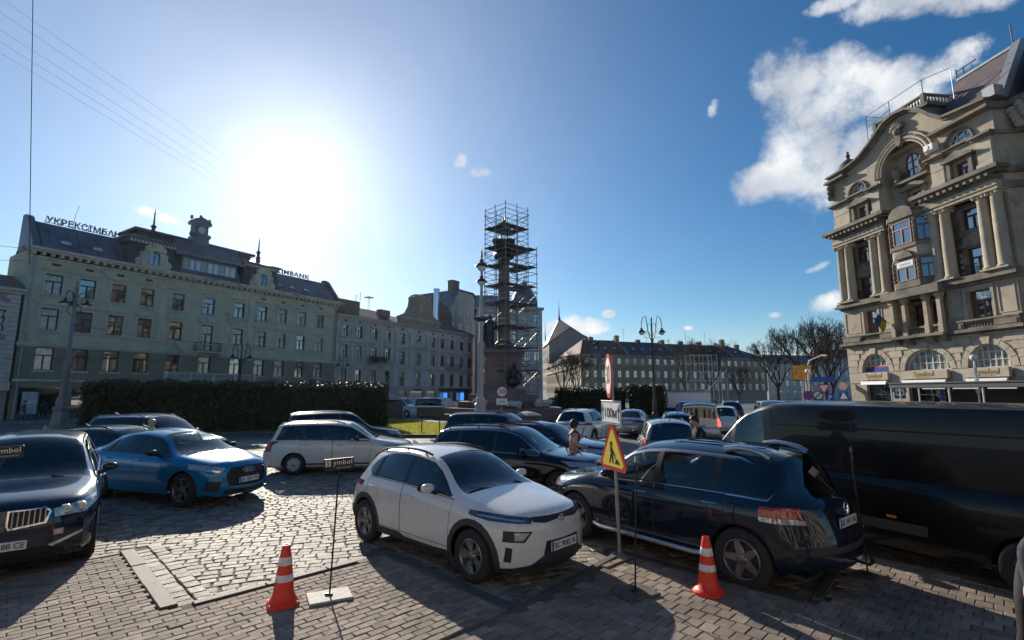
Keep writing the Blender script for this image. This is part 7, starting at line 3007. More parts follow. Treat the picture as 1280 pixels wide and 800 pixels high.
# ================================================================== MONUMENT, SCAFFOLD, STREET FURNITURE
MX, MY = -0.8, 48.0
m_gran = mat('red_granite', (0.17, 0.115, 0.10), 0.5, vary=.25, vscale=2.5, bump=.15, bscale=30, dirt=((0.07, 0.055, 0.05), .1, .8))
m_gran_d = mat('dark_granite', (0.11, 0.08, 0.072), 0.55, vary=.25, vscale=2, bump=.15, bscale=30)
m_bronze = mat('dark_bronze', (0.032, 0.04, 0.036), 0.4, metal=.5, vary=.3, vscale=4)
m_gilt = mat('gilded_flame', (0.55, 0.38, 0.08), 0.25, metal=1.0)
mo = thing('monument', 'tall red granite column monument with bronze figures wrapped in scaffolding at the centre', 'monument', (MX, MY, 0), rad(0))
for k, (r_, z0, z1) in enumerate(((7.0, 0, .5), (5.8, .502, 1.0), (4.6, 1.002, 1.55), (3.5, 1.552, 2.2))):
 n = 8
 for j in range(n):                      # granite step slabs, eight to a tier
  a0, a1 = 2 * PI * j / n + PI / 8, 2 * PI * (j + 1) / n + PI / 8
  g_ = .004
  ri = max(.5, r_ - 1.7)
  P_ = [(r_ * math.cos(a0 + g_), r_ * math.sin(a0 + g_)), (r_ * math.cos(a1 - g_), r_ * math.sin(a1 - g_)), (ri * math.cos(a1 - g_), ri * math.sin(a1 - g_)), (ri * math.cos(a0 + g_), ri * math.sin(a0 + g_))]
  s_ = MB()
  s_.prism(P_, z0, z1, 'z')
  s_.build('step_slab', m_gran if k % 2 else m_gran_d, mo)
s_ = MB()
R4 = Matrix.Rotation(rad(45), 4, 'Z')
s_.lathe([(3.0, 1.56), (3.0, 2.7), (2.75, 2.85), (2.45, 3.1), (2.35, 5.6), (2.5, 5.9), (2.9, 6.15), (2.9, 6.4), (2.3, 6.6)], 4, 0, Matrix.Rotation(rad(30), 4, 'Z'))
s_.build('pedestal', m_gran, mo).scale = (.84, .84, 1)
s_ = MB()
s_.lathe([(1.15, 6.5), (1.15, 6.75), (.95, 6.85), (1.0, 7.0), (.68, 7.25), (.62, 7.5), (.60, 11), (.53, 15.0), (.58, 15.1)], 24)
s_.build('shaft', m_gran, mo, 40)
s_ = MB()
s_.lathe([(.53, 14.95), (.62, 15.2), (.55, 15.4), (.8, 16.0), (.72, 16.2), (1.05, 16.9), (1.1, 17.1)], 16)
for k in range(8):
 a = 2 * PI * k / 8
 s_.ball((.78 * math.cos(a), .78 * math.sin(a), 15.9), .28, .28, .42, 8)
 s_.ball((.98 * math.cos(a), .98 * math.sin(a), 16.75), .22, .22, .26, 8)
s_.box(-1.1, 1.1, -1.1, 1.1, 17.05, 17.3)
for k in range(4):
 a = PI / 4 + PI / 2 * k
 s_.path([(.5 * math.cos(a), .5 * math.sin(a), 17.3), (.42 * math.cos(a), .42 * math.sin(a), 17.8), (.52 * math.cos(a), .52 * math.sin(a), 18.4)], [.12, .08, .1], 6)
s_.lathe([(.2, 18.35), (.75, 18.6), (.7, 18.75), (.3, 18.9)], 14)
s_.build('capital', m_bronze, mo, 45)
s_ = MB()
for k in range(5):
 a = 2 * PI * k / 5
 s_.path([(.16 * math.cos(a), .16 * math.sin(a), 18.85), (.2 * math.cos(a + .5), .2 * math.sin(a + .5), 19.2), (.05 * math.cos(a + 1), .05 * math.sin(a + 1), 19.75)], [.13, .14, .02], 6)
s_.build('flame', m_gilt, mo, 50)
s_ = MB()                                     # standing bronze figure in a long coat
s_.lathe([(.52, 6.62), (.5, 6.9), (.44, 7.6), (.42, 8.2), (.46, 8.7), (.50, 9.0), (.3, 9.22), (.12, 9.3), (.11, 9.4)], 12, 0, Matrix.Translation((-1.3, -.8, 0)))
s_.ball((-1.3, -.84, 9.56), .17, .19, .22, 10)
for sg, pts in ((1, [(-.85, -.8, 9.05), (-.72, -.95, 8.5), (-.95, -1.3, 8.25)]), (-1, [(-1.75, -.8, 9.05), (-1.9, -.85, 8.5), (-1.78, -1.15, 8.0)])):
 s_.path(pts, [.16, .13, .09], 8)
s_.path([(-1.55, -.75, 9.0), (-1.85, -.5, 8.0), (-1.8, -.4, 7.0)], [.2, .24, .2], 8)
s_.build('bronze_figure', m_bronze, mo, 60)
s_ = MB()
s_.ball((.95, -2.0, 3.4), .75, .5, .5, 10)
s_.ball((1.0, -2.0, 4.1), .42, .38, .6, 10)
s_.ball((1.0, -2.1, 4.85), .2, .2, .24, 10)
s_.path([(1.3, -2.0, 4.4), (1.6, -2.3, 4.0), (1.75, -2.4, 3.5)], [.14, .12, .08], 6)
s_.path([(.7, -2.0, 4.4), (.4, -2.3, 4.0), (.2, -2.4, 3.6)], [.14, .12, .08], 6)
s_.build('seated_figure', m_bronze, mo, 60)
for i, (x, y, z) in enumerate(((-4.6, -4.3, 1.0), (-1.9, -4.7, 1.0), (.9, -4.9, 1.0), (3.5, -4.6, 1.0))):
 s_ = MB()
 rr = random.Random(i)
 for k in range(7):
  s_.ball((x + rr.uniform(-.5, .5), y + rr.uniform(-.2, .2), z + .22 + rr.uniform(0, .45)), rr.uniform(.25, .4), .25, rr.uniform(.18, .3), 7)
 o = s_.build('tarpaulin_bundle', mat('pale_tarpaulin', (0.5, 0.5, 0.49), .6, vary=.25, vscale=3, bump=.5, bscale=6), None, 50, loc=(MX, MY, 0))
 tag(o, ['leftmost pale tarpaulin bundle at the foot of the monument by the lamp post', 'pale tarpaulin bundle behind the small speed sign on the monument steps', 'pale tarpaulin bundle under the seated bronze figure', 'rightmost pale tarpaulin bundle on the monument steps'][i], 'bundle', 'tarpaulin bundles on the monument steps')

m_scaf = mat('scaffold_steel', (0.20, 0.235, 0.25), .45, metal=.6, vary=.3, vscale=5)
m_plank = mat('scaffold_plank', (0.09, 0.085, 0.075), .8, vary=.3, vscale=4)
sc = thing('scaffold', 'steel tube scaffold with dark plank decks standing round the monument column', 'scaffold', (MX + .25, MY, 0), rad(43))
HS = 1.52
BX = 2.75
TOP = 20.6
pole_c = {}


def sbar(nm, p, q, r_=.03):
 s_ = MB()
 s_.tube(p, q, r_ * 1.25, n=6)
 return s_.build(nm, m_scaf, sc)


cor = [(-HS, -HS), (HS, -HS), (HS, HS), (-HS, HS)]
std = cor + [(0, -HS), (HS, 0), (0, HS), (-HS, 0)]
for (x, y) in std:
 sbar('standard', (x, y, 1.5), (x, y, TOP + random.uniform(-.2, .4)), .034)
ext = [(BX, -HS), (BX, 0), (BX, HS)]
for (x, y) in ext:
 sbar('standard', (x, y, .5), (x, y, 16.9 + random.uniform(-.1, .3)), .034)
zl = 2.4
while zl < TOP:
 for a, b in zip(cor, cor[1:] + cor[:1]):
  sbar('ledger', (a[0] * 1.04, a[1] * 1.04, zl), (b[0] * 1.04, b[1] * 1.04, zl), .026)
 if zl < 16.8:
  sbar('ledger', (BX, -HS - .1, zl), (BX, HS + .1, zl), .026)
  for y in (-HS, HS):
   sbar('ledger', (HS, y, zl + .04), (BX + .1, y, zl + .04), .026)
 if zl > 4:
  for a, b in zip(cor, cor[1:] + cor[:1]):
   sbar('guard_rail', (a[0] * 1.02, a[1] * 1.02, zl + .5), (b[0] * 1.02, b[1] * 1.02, zl + .5), .02)
 zl += .98
zl = 2.4
k = 0
while zl < TOP - 1.8:
 for i, (a, b) in enumerate(zip(cor, cor[1:] + cor[:1])):
  if (i + k) % 2:
   a, b = b, a
  sbar('brace', (a[0] * 1.06, a[1] * 1.06, zl), (b[0] * 1.06, b[1] * 1.06, zl + 1.96), .022)
 if zl < 14.5:
  sbar('brace', (BX + .03, -HS if k % 2 else HS, zl), (BX + .03, HS if k % 2 else -HS, zl + 1.96), .022)
 zl += 1.96
 k += 1
for zl in (4.4, 6.6, 8.6, 10.9, 12.7, 14.7, 16.55, 18.55):
 for k in range(3):
  w_ = .3
  for (x0, x1, y0, y1) in ((-HS - .15, HS + .15, -HS + .02 + k * w_, -HS + k * w_ + .3), (-HS - .15, HS + .15, HS - .3 - k * w_, HS - .02 - k * w_)):
   s_ = MB()
   s_.box(x0, x1, y0, y1 - .02, zl + .03, zl + .09)
   s_.build('deck_plank', m_plank, sc)
  for (x0, x1) in ((-HS + .02 + k * w_, -HS + k * w_ + .3), (HS - .3 - k * w_, HS - .02 - k * w_)):
   s_ = MB()
   s_.box(x0, x1 - .02, -HS + .6 + .33, HS - .6 - .33, zl + .03, zl + .09)
   s_.build('deck_plank', m_plank, sc)
 if zl < 17:
  for k in range(3):
   s_ = MB()
   s_.box(HS + .1 + k * .36, HS + .44 + k * .36, -HS - .1, HS + .1, zl + .1, zl + .16)
   s_.build('deck_plank', m_plank, sc)
s_ = MB()
for k in range(9):                          # ladders
 z0 = 3 + k * 1.95
 x, y = -HS + .3, -.4
 for q in (0, .38):
  s_.tube((x, y + q, z0), (x + .5, y + q, z0 + 1.9), .02, n=4)
 for j in range(6):
  s_.tube((x + .5 * j / 6, y, z0 + .15 + j * .3), (x + .5 * j / 6, y + .38, z0 + .15 + j * .3), .014, n=4)
s_.build('ladder', m_scaf, sc)
# second tube scaffold, far right before the long house
sc2 = thing('scaffold', 'empty galvanised tube scaffold standing before the bare trees at the far side', 'scaffold', (28.0, 78.0, 0), rad(8))
mg = mat('galvanised_tube', (0.5, 0.5, 0.5), .4, metal=.5)
for i in range(5):
 for j in range(2):
  s_ = MB()
  s_.tube((i * 1.5, j * 1.6, 0), (i * 1.5, j * 1.6, 8.4 if i < 4 else 6.2), .05, n=5)
  s_.build('standard', mg, sc2)
for z in (1.4, 2.8, 4.2, 5.6, 6.9, 8.2):
 for j in range(2):
  s_ = MB()
  s_.tube((0, j * 1.6, z), (6.0 if z < 6 else 4.5, j * 1.6, z), .045, n=5)
  s_.build('ledger', mg, sc2)
for i in range(4):
 s_ = MB()
 s_.tube((i * 1.5, 0, .2 + 1.4 * i), (i * 1.5 + 1.5, 0, 1.6 + 1.4 * i), .04, n=5)
 s_.build('brace', mg, sc2)

# ---------------------------------------------------------------- lamp posts
m_lampp = mat('grey_painted_iron', (0.20, 0.205, 0.21), .5, metal=.3, vary=.15, vscale=4)
m_lampd = mat('dark_lamp_iron', (0.05, 0.052, 0.055), .45, metal=.4)
m_opal = mat('opal_glass', (0.7, 0.68, 0.62), .25)


def bell(par, c, s=1.0):
 b = MB()
 b.lathe([(.03, .55), (.05, .4), (.12, .36), (.1, .25), (.2, .17), (.34, .05), (.36, 0), (.3, -.02)], 12, 0, Matrix.Translation(c) @ Matrix.Diagonal((s, s, s, 1)))
 o = b.build('lamp_head', m_lampd, par, 40)
 g_ = MB()
 g_.lathe([(.24, -.02), (.22, -.14), (.12, -.24), (0, -.28)], 10, 0, Matrix.Translation(c) @ Matrix.Diagonal((s, s, s, 1)))
 g_.build('lamp_glass', m_opal, o, 50)


def column_lamp(label, x, y, h, rz, n, group, m=None, s=1.0):
 t = thing('street_lamp', label, 'street lamp', (x, y, 0), rz, group)
 m = m or m_lampp
 b = MB()
 b.lathe([(.62, 0), (.62, .35), (.5, .42), (.44, .55), (.36, 1.3), (.42, 1.38), (.42, 1.5), (.3, 1.6), (.3, 1.95), (.24, 2.1)], 8, 0, Matrix.Diagonal((s, s, 1, 1)), ph=PI / 8)
 b.build('lamp_base', m, t)
 b = MB()
 b.lathe([(.2, 2.05), (.16, h * .42), (.2, h * .43), (.2, h * .45), (.13, h * .46), (.09, h - 1.6), (.16, h - 1.55), (.1, h - 1.4), (.06, h - .9), (.12, h - .8), (.05, h - .6), (.09, h - .45), (.02, h - .3), (0, h)], 12, 0, Matrix.Diagonal((s, s, 1, 1)))
 b.build('post', m, t, 40)
 for k in range(n):
  a = 2 * PI * k / n
  c, d = math.cos(a), math.sin(a)
  b = MB()
  z0 = h - 1.5
  b.path([(0, 0, z0), (.25 * c * s, .25 * d * s, z0 + .45), (.5 * c * s, .5 * d * s, z0 + .5), (.6 * c * s, .6 * d * s, z0 + .2)], .03, 6)
  b.path([(0, 0, z0 - .4), (.3 * c, .3 * d, z0 - .2), (.35 * c, .35 * d, z0 + .1)], .02, 5)
  b.build('lamp_arm', m_lampd, t)
  bell(t, (.6 * c * s, .6 * d * s, z0 - .3), .8 * s)
 if n:
  b = MB()
  b.path([(.35 * math.cos(q * PI / 6), 0, h * .78 + .35 * math.sin(q * PI / 6)) for q in range(13)], .022, 5)
  b.build('scroll_ring', m_lampd, t)
 return t


column_lamp('tall grey lamp post with a fluted foot standing left before the green bank', -27.2, 30.4, 9.6, .4, 3, 'lamp posts of the square')
t = column_lamp('tallest lamp post with stacked lantern heads right beside the monument scaffold', -2.42, 38.6, 14.0, .2, 0, 'lamp posts of the square', mat('pale_lamp_iron', (0.40, 0.39, 0.37), .5, vary=.12, vscale=3), 1.15)
for (z, s2) in ((12.35, 1.5), (11.1, 1.25)):
 bell(t, (0, 0, z), s2)
b = MB()
b.lathe([(.14, 7.9), (.6, 8.05), (.6, 8.2), (.14, 8.35)], 10)
b.build('collar', m_lampd, t, 30)


def twin_lamp(label, x, y, h, rz, arm, group, m, heads=2):
 t = thing('street_lamp', label, 'street lamp', (x, y, 0), rz, group)
 b = MB()
 b.lathe([(.3, 0), (.3, .5), (.2, .6), (.16, 1.6), (.12, 1.8), (.09, h - 2.6), (.16, h - 2.5), (.1, h - 2.3), (.06, h - .5), (.1, h - .4), (.02, h - .2), (0, h)], 10)
 b.build('post', m, t, 40)
 for k in range(heads):
  a = 2 * PI * k / heads
  c, d = math.cos(a), math.sin(a)
  P_ = [(.1, h - 2.4), (.35, h - 1.6), (.45, h - .6), (arm * .55, h - .12), (arm * .85, h - .25), (arm, h - .8), (arm, h - 1.05)]
  b = MB()
  b.path([(p * c, p * d, z) for p, z in P_], .04, 6)
  b.path([(.08 * c, .08 * d, h - 1.0), (.28 * c, .28 * d, h - .75), (.42 * c, .42 * d, h - 1.2)], .025, 5)
  b.path([(.3 * math.cos(q * PI / 5) * c + .45 * c, .3 * math.cos(q * PI / 5) * d + .45 * d, h - 1.9 + .3 * math.sin(q * PI / 5)) for q in range(11)], .02, 5)
  b.build('lamp_arm', m, t)
  bell(t, (arm * c, arm * d, h - 1.65), 1.0)
 return t


twin_lamp('tall double lamp post with crook arms rising behind the right-hand hedge', 13.05, 46, 9.6, 0, .95, 'lamp posts of the square', m_lampd)
twin_lamp('four-headed lamp post in front of the dark red roofed house corner', 12.3, 71, 8.9, .5, 1.1, 'lamp posts of the square', m_lampp, 4)
p_ = fpt(15.6, 5.0)
twin_lamp('double lamp post before the balustrade terrace of the green bank', p_[0], p_[1], 7.6, .6, .8, 'lamp posts of the square', m_lampd)
p_ = fpt(29.6, 4.0)
twin_lamp('grey tram pole in front of the right end of the green bank', p_[0], p_[1], 7.4, .2, .6, 'lamp posts of the square', m_lampp)
t = thing('street_lamp', 'white globe lamp on a striped post in front of the stone palace', 'street lamp', (28.1, 30.2, 0), 0)
b = MB()
b.tube((0, 0, 0), (0, 0, 4.3), .05, n=8)
for q in (-.12, .12):
 b.tube((q, 0, 2.4), (q * .6, 0, 3.9), .03, n=6)
b.build('post', m_white, t)
b = MB()
b.ball((0, 0, 4.5), .2, n=14)
b.build('globe', m_opal, t, 60)
t = thing('street_lamp', 'white street light with a curved arm behind the road signs near the bare trees', 'street lamp', (27.0, 45.5, 0), 0)
b = MB()
b.tube((0, 0, 0), (0, 0, 4.2), .08, n=8)
b.path([(.9, 2.0, 4.0), (1.4, 2.0, 5.4), (2.6, 2.0, 5.9)], .05, 6)
b.tube((.9, 2.0, 0), (.9, 2.0, 4.0), .06, n=6)
b.build('post', m_white, t)
b = MB()
b.ball((0, 0, 4.3), .22, n=12)
b.ball((2.8, 2.0, 5.9), .35, .14, .1, 10)
b.build('lamp_head', m_white, t, 60)

# ---------------------------------------------------------------- signs
m_red = mat('sign_red', (0.55, 0.018, 0.022), .4)
m_yel = mat('sign_yellow', (0.85, 0.64, 0.06), .4)
m_sblack = mat('sign_black', (0.012, 0.012, 0.013), .4)
m_sblue = mat('sign_blue', (0.015, 0.09, 0.42), .4)
m_post = mat('galvanised_post', (0.32, 0.33, 0.34), .45, metal=.6, vary=.2, vscale=8)


def disc(r_, y0, y1, c=(0, 0), n=32):
 return [(c[0] + r_ * math.cos(2 * PI * k / n), c[1] + r_ * math.sin(2 * PI * k / n)) for k in range(n)], y0, y1


def speed_disc(par, z, r_, txt, y=-.04):
 s_ = MB()
 s_.prism(disc(r_, 0, 0, (0, z))[0], y - .012, y, 'y')
 o = s_.build('sign_disc', m_red, par)
 s_ = MB()
 s_.prism(disc(r_ * .8, 0, 0, (0, z))[0], y - .015, y - .0125, 'y')
 s_.build('sign_face', m_white, o)
 text('numerals', txt, r_ * 1.15, m_sblack, o, frame_xz(0, y - .017, z), .001, bold=.006)
 return o


sp_ = thing('road_sign', 'grey post with 30 speed limit, 100 m plate and yellow road works triangle', 'road sign', (1.6, 7.78, 0), 0)
s_ = MB()
s_.tube((0, 0, 0), (-.055, 0, 3.0), .028, n=12)
s_.build('post', m_post, sp_)
s_ = MB()
s_.lathe([(.14, 0), (.14, .055), (.06, .07)], 12)
s_.build('post_foot', m_post, sp_)


def yaw_part(o, a, x):
 o.rotation_euler = (0, 0, rad(a))
 o.location = (x, 0, 0)


o = speed_disc(sp_, 2.68, .345, '30')
yaw_part(o, -93, -.05)
s_ = MB()
s_.bevel_box(-.36, .36, -.045, -.03, 1.94, 2.30, .006)
o = s_.build('distance_plate', m_white, sp_)
yaw_part(o, -77, -.04)
s_ = MB()
for (a, b, c, d) in ((-.345, .345, 1.955, 1.967), (-.345, .345, 2.273, 2.285), (-.345, -.333, 1.967, 2.273), (.333, .345, 1.967, 2.273)):
 s_.box(a, b, -.0475, -.0452, c, d)
s_.build('plate_border', m_sblack, o)
text('lettering', '100м', .21, m_sblack, o, frame_xz(0, -.047, 2.105), .001, bold=.003)
for sg in (-1, 1):
 s_ = MB()
 x = sg * .285
 s_.prism([(x - .012, 2.0), (x + .012, 2.0), (x + .012, 2.15), (x + .04, 2.13), (x, 2.24), (x - .04, 2.13), (x - .012, 2.15)], -.0475, -.0452, 'y')
 s_.build('arrow', m_sblack, o)
s_ = MB()


def tri(r_, z, s=1.0):
 P_ = []
 for k in range(3):
  a = PI / 2 + 2 * PI * k / 3
  for j in (-1, 1):
   P_.append((r_ * math.cos(a) + .05 * s * math.cos(a + j * PI / 2) * 1, z + r_ * math.sin(a) + .05 * s * math.sin(a + j * PI / 2)))
 return P_


s_.prism(tri(.42, 1.51), -.05, -.03, 'y')
o = s_.build('warning_triangle', m_red, sp_)
yaw_part(o, -72, -.02)
s_ = MB()
s_.prism(tri(.42, 1.51, 1.0), -.03, -.028, 'y')
s_.build('sign_back', m_post, o)
s_ = MB()
s_.prism(tri(.345, 1.51, .6), -.053, -.0505, 'y')
s_.build('sign_face', m_yel, o)
s_ = MB()                                     # digging man pictogram
z0 = 1.38
s_.prism(disc(.036, 0, 0, (-.035, z0 + .27), 14)[0], -.0555, -.0532, 'y')
for P_ in ([(-.06, z0 + .235), (-.02, z0 + .235), (.03, z0 + .13), (-.02, z0 + .10), (-.07, z0 + .16)], [(-.03, z0 + .12), (.015, z0 + .11), (.03, z0 - .02), (0, z0 - .02)], [(-.055, z0 + .13), (-.02, z0 + .10), (-.07, z0 - .02), (-.105, z0 - .02)], [(-.015, z0 + .21), (.005, z0 + .19), (.085, z0 + .11), (.065, z0 + .10)], [(.0, z0 + .16), (.012, z0 + .17), (.13, z0 + .02), (.118, z0 + .01)], [(.06, z0 - .02), (.21, z0 - .02), (.17, z0 + .03), (.12, z0 + .055)]):
 s_.prism(P_, -.0555, -.0532, 'y')
s_.build('digger_pictogram', m_sblack, o)

t = thing('road_sign', 'small 30 speed limit sign with plate in front of the monument steps', 'road sign', (-.75, 37.0, 0), 0)
s_ = MB()
s_.tube((0, 0, 0), (0, 0, 2.9), .04, n=8)
s_.build('post', m_post, t)
speed_disc(t, 2.45, .42, '30')
s_ = MB()
s_.box(-.4, .4, -.06, -.04, 1.5, 1.95)
o = s_.build('plate', m_white, t)
text('lettering', '100м', .24, m_sblack, o, frame_xz(0, -.062, 1.72), .002)


def psign(label, x, y, z, size, letter='P', low=True):
 t = thing('road_sign', label, 'road sign', (x, y, 0), rad(-20))
 s_ = MB()
 s_.tube((0, 0, 0), (0, 0, z + size / 2), .035, n=8)
 s_.build('post', m_post, t)
 s_ = MB()
 s_.bevel_box(-size / 2, size / 2, -.07, -.04, z - size / 2, z + size / 2, .01)
 o = s_.build('sign_panel', m_sblue, t)
 text('letter', letter, size * .85, m_white, o, frame_xz(0, -.073, z), .002, bold=.008)
 if low:
  s_ = MB()
  s_.box(-size / 2, size / 2, -.068, -.042, z - size * .85, z - size / 2 - .03)
  s_.build('lower_plate', m_white, t)
 return t


psign('blue parking sign P in front of the cafe canopy by the black van roof', 30.3, 35.0, 2.2, .72)
psign('smaller blue parking sign P among the road signs by the bare trees', 26.6, 42.0, 1.95, .6)
t = thing('road_sign', 'white and blue vehicle plate sign in front of the left shop door of the palace', 'road sign', (28.6, 37.0, 0), rad(-20))
s_ = MB()
s_.tube((0, 0, 0), (0, 0, 2.9), .035, n=8)
s_.build('post', m_post, t)
s_ = MB()
s_.bevel_box(-.35, .35, -.07, -.04, 1.95, 2.75, .01)
o = s_.build('sign_panel', m_sblue, t)
s_ = MB()
s_.box(-.27, .27, -.075, -.0705, 2.15, 2.67)
s_.build('sign_face', m_white, o)
s_ = MB()
s_.prism([(-.17, 2.3), (.17, 2.3), (.17, 2.42), (.1, 2.45), (.06, 2.54), (-.08, 2.54), (-.12, 2.45), (-.17, 2.42)], -.079, -.0752, 'y')
s_.build('car_symbol', m_sblack, o)
t = thing('road_sign', 'post with two round no-stopping signs and a blue band left of the parking sign', 'road sign', (25.2, 42.0, 0), rad(-20))
s_ = MB()
s_.tube((0, 0, 0), (0, 0, 2.9), .035, n=8)
s_.build('post', m_post, t)
for (x, m1, m2) in ((-.35, m_red, m_sblue), (.35, m_sblack, m_white)):
 s_ = MB()
 s_.prism(disc(.4, 0, 0, (x, 2.15))[0], -.06, -.04, 'y')
 o = s_.build('sign_disc', m1, t)
 s_ = MB()
 s_.prism(disc(.32, 0, 0, (x, 2.15))[0], -.064, -.0605, 'y')
 s_.build('sign_face', m2, o)
 s_ = MB()
 s_.prism([(x - .26, 1.93), (x - .2, 1.87), (x + .26, 2.37), (x + .2, 2.43)], -.068, -.0645, 'y')
 s_.build('slash', m1, o)
t = thing('road_sign', 'give way triangle under a blue arrow plate among the signs by the bare trees', 'road sign', (27.4, 44.0, 0), rad(-20))
s_ = MB()
s_.tube((0, 0, 0), (0, 0, 3.9), .04, n=8)
s_.build('post', m_post, t)
s_ = MB()
s_.box(-.95, .95, -.07, -.04, 3.3, 3.75)
s_.build('direction_plate', m_sblue, t)
for (r_, m_, y) in ((.62, m_red, -.06), (.42, m_white, -.065)):
 s_ = MB()
 s_.prism([(r_ * math.cos(a), 2.8 + r_ * math.sin(a)) for a in (-PI / 2, PI / 6, 5 * PI / 6)], y - .004, y, 'y')
 s_.build('give_way_triangle', m_, t)
t = thing('road_sign', 'pedestrian crossing sign with a small round sign above at right of the tree signs', 'road sign', (29.4, 44.5, 0), rad(-20))
s_ = MB()
s_.tube((0, 0, 0), (0, 0, 3.3), .035, n=8)
s_.build('post', m_post, t)
s_ = MB()
s_.box(-.38, .38, -.06, -.04, 1.75, 2.5)
o = s_.build('sign_panel', m_sblue, t)
s_ = MB()
s_.prism([(-.3, 1.82), (.3, 1.82), (0, 2.42)], -.065, -.0605, 'y')
s_.build('sign_face', m_white, o)
s_ = MB()
s_.prism(disc(.34, 0, 0, (0, 2.95))[0], -.06, -.04, 'y')
s_.build('sign_disc', mat('sign_pink', (0.6, 0.42, 0.42), .4), t)
t = thing('billboard', 'orange and yellow billboard on a pole in front of the bare trees', 'billboard', (27.6, 47.5, 0), rad(-20))
s_ = MB()
s_.tube((0, 0, 0), (0, 0, 3.6), .08, n=8)
s_.build('post', m_post, t)
s_ = MB()
s_.box(-.85, .85, -.1, .05, 3.5, 5.0)
o = s_.build('panel', m_black, t)
s_ = MB()
s_.box(-.79, .79, -.11, -.101, 3.56, 4.94)
s_.build('poster', mat('orange_poster', (0.55, 0.27, 0.03), .4, vary=.6, vscale=2.4), o)

# ---------------------------------------------------------------- shop sign stands
m_shop = mat('black_sign_board', (0.012, 0.011, 0.012), .45)
m_base1 = mat('pale_stone_base', (0.36, 0.345, 0.31), .7, vary=.2, vscale=10, bump=.2, bscale=40)
m_base2 = mat('rusty_base', (0.09, 0.075, 0.06), .75, vary=.4, vscale=8, bump=.2, bscale=40)


def stand(label, base, top, h, yaw, m_b, sz=.24):
 t = thing('sign_stand', label, 'sign stand', (base[0], base[1], .048), 0, 'small shop sign stands on the brick pavement')
 s_ = MB()
 s_.bevel_box(-sz, sz, -sz * .75, sz * .75, 0, .028, .006, 0, Matrix.Rotation(rad(28), 4, 'Z'))
 s_.build('base_plate', m_b, t)
 dx, dy = top[0] - base[0], top[1] - base[1]
 s_ = MB()
 s_.tube((0, 0, .02), (dx, dy, h - .11), .0105, n=8)
 s_.box(-.05, .03, -.02, .02, .028, .05)
 s_.build('rod', m_iron, t)
 s_ = MB()
 s_.bevel_box(-.175, .175, -.012, .012, -.07, .07, .003)
 o = s_.build('sign_board', m_shop, t, loc=(dx, dy, h - .04), rot=(0, rad(-4), rad(yaw)))
 text('lettering', 'ymbol', .085, m_white, o, frame_xz(.045, -.0135, .022), .001, space=1.08)
 s_ = MB()
 s_.box(-.158, -.096, -.0138, -.0122, -.018, .055)
 p_ = s_.build('letter_block', m_white, o)
 text('lettering', 'S', .08, m_shop, p_, frame_xz(-.126, -.0148, .018), .001, bold=.002)
 s_ = MB()
 s_.path([(-.04 + k * .0095, -.0135, -.04 + .011 * math.sin(k * 2.1) * (1 if k % 3 else 1.6)) for k in range(20)], .0022, 4)
 s_.build('script_line', m_white, o)
 return t


stand('black shop sign on a thin rod with pale square foot, beside the left cone', (-2.14, 6.22), (-2.11, 6.25), 1.55, 12, m_base1)
stand('black shop sign on a thin rod before the cropped blue car at left', (-6.35, 5.75), (-5.92, 5.95), 1.72, 20, m_base2)
stand('shop sign on a thin rod seen edge on, standing by the right-hand cone', (1.47, 6.32), (1.53, 6.32), 1.53, 76, m_base2)
stand('rightmost shop sign rod standing behind the tow bar beside the black van', (4.66, 6.9), (4.62, 6.95), 1.58, 56, m_base2, .2)

# ---------------------------------------------------------------- traffic cones
m_cone = mat('cone_orange', (0.80, 0.04, 0.012), .5, vary=.14, vscale=6, dirt=((0.25, 0.08, 0.05), .13, 7))
m_band = mat('cone_white_band', (0.72, 0.72, 0.71), .4, vary=.12, vscale=8, dirt=((.4, .37, .33), .12, 9))


def cone(label, x, y, rz):
 t = thing('traffic_cone', label, 'traffic cone', (x, y, .048), rz, 'orange traffic cones on the pavement')
 s_ = MB()
 R_ = .215
 P_ = []
 for k in range(4):
  a = PI / 4 + PI / 2 * k
  for j in (-.24, .24):
   P_.append((R_ * math.cos(a + j), R_ * math.sin(a + j)))
 n = 8
 vs = [(p[0], p[1], 0) for p in P_] + [(p[0], p[1], .035) for p in P_] + [(p[0] * .9, p[1] * .9, .05) for p in P_]
 m_ = 24
 ring = [(.155, .075), (.135, .10)]
 s_.add(vs, [tuple(range(7, -1, -1))] + [(i, (i + 1) % 8, 8 + (i + 1) % 8, 8 + i) for i in range(8)] + [(8 + i, 8 + (i + 1) % 8, 16 + (i + 1) % 8, 16 + i) for i in range(8)] + [tuple(range(16, 24))])
 s_.lathe([(.185, .03), (.185, .052), (.165, .07), (.14, .10), (.122, .16), (.108, .30), (.0965, .385), (.083, .50), (.071, .60), (.047, .735), (.042, .745), (.034, .745), (.034, .70)], m_, cap=False)
 o = s_.build('cone_body', m_cone, t, 35)
 for (a, b, ra, rb) in ((.30, .385, .108, .0965), (.50, .60, .083, .071)):
  s_ = MB()
  s_.lathe([(ra, a), (ra + .003, a + .004), (rb + .003, b - .004), (rb, b)], m_, cap=False)
  s_.build('reflective_band', m_band, t, 50)
 t.scale = (.9, .9, .86)
 return t


cone('left orange cone with two white bands, in front of the cobbled gap', -2.60, 6.03, .5)
cone('right orange cone with two white bands, beside the navy SUV rear wheel', 2.36, 6.36, .9)

# ---------------------------------------------------------------- overhead wires
m_wire = mat('wire', (0.03, 0.03, 0.032), .5)
m_wire_l = mat('bright_wire', (0.6, 0.6, 0.6), .35, metal=.5)


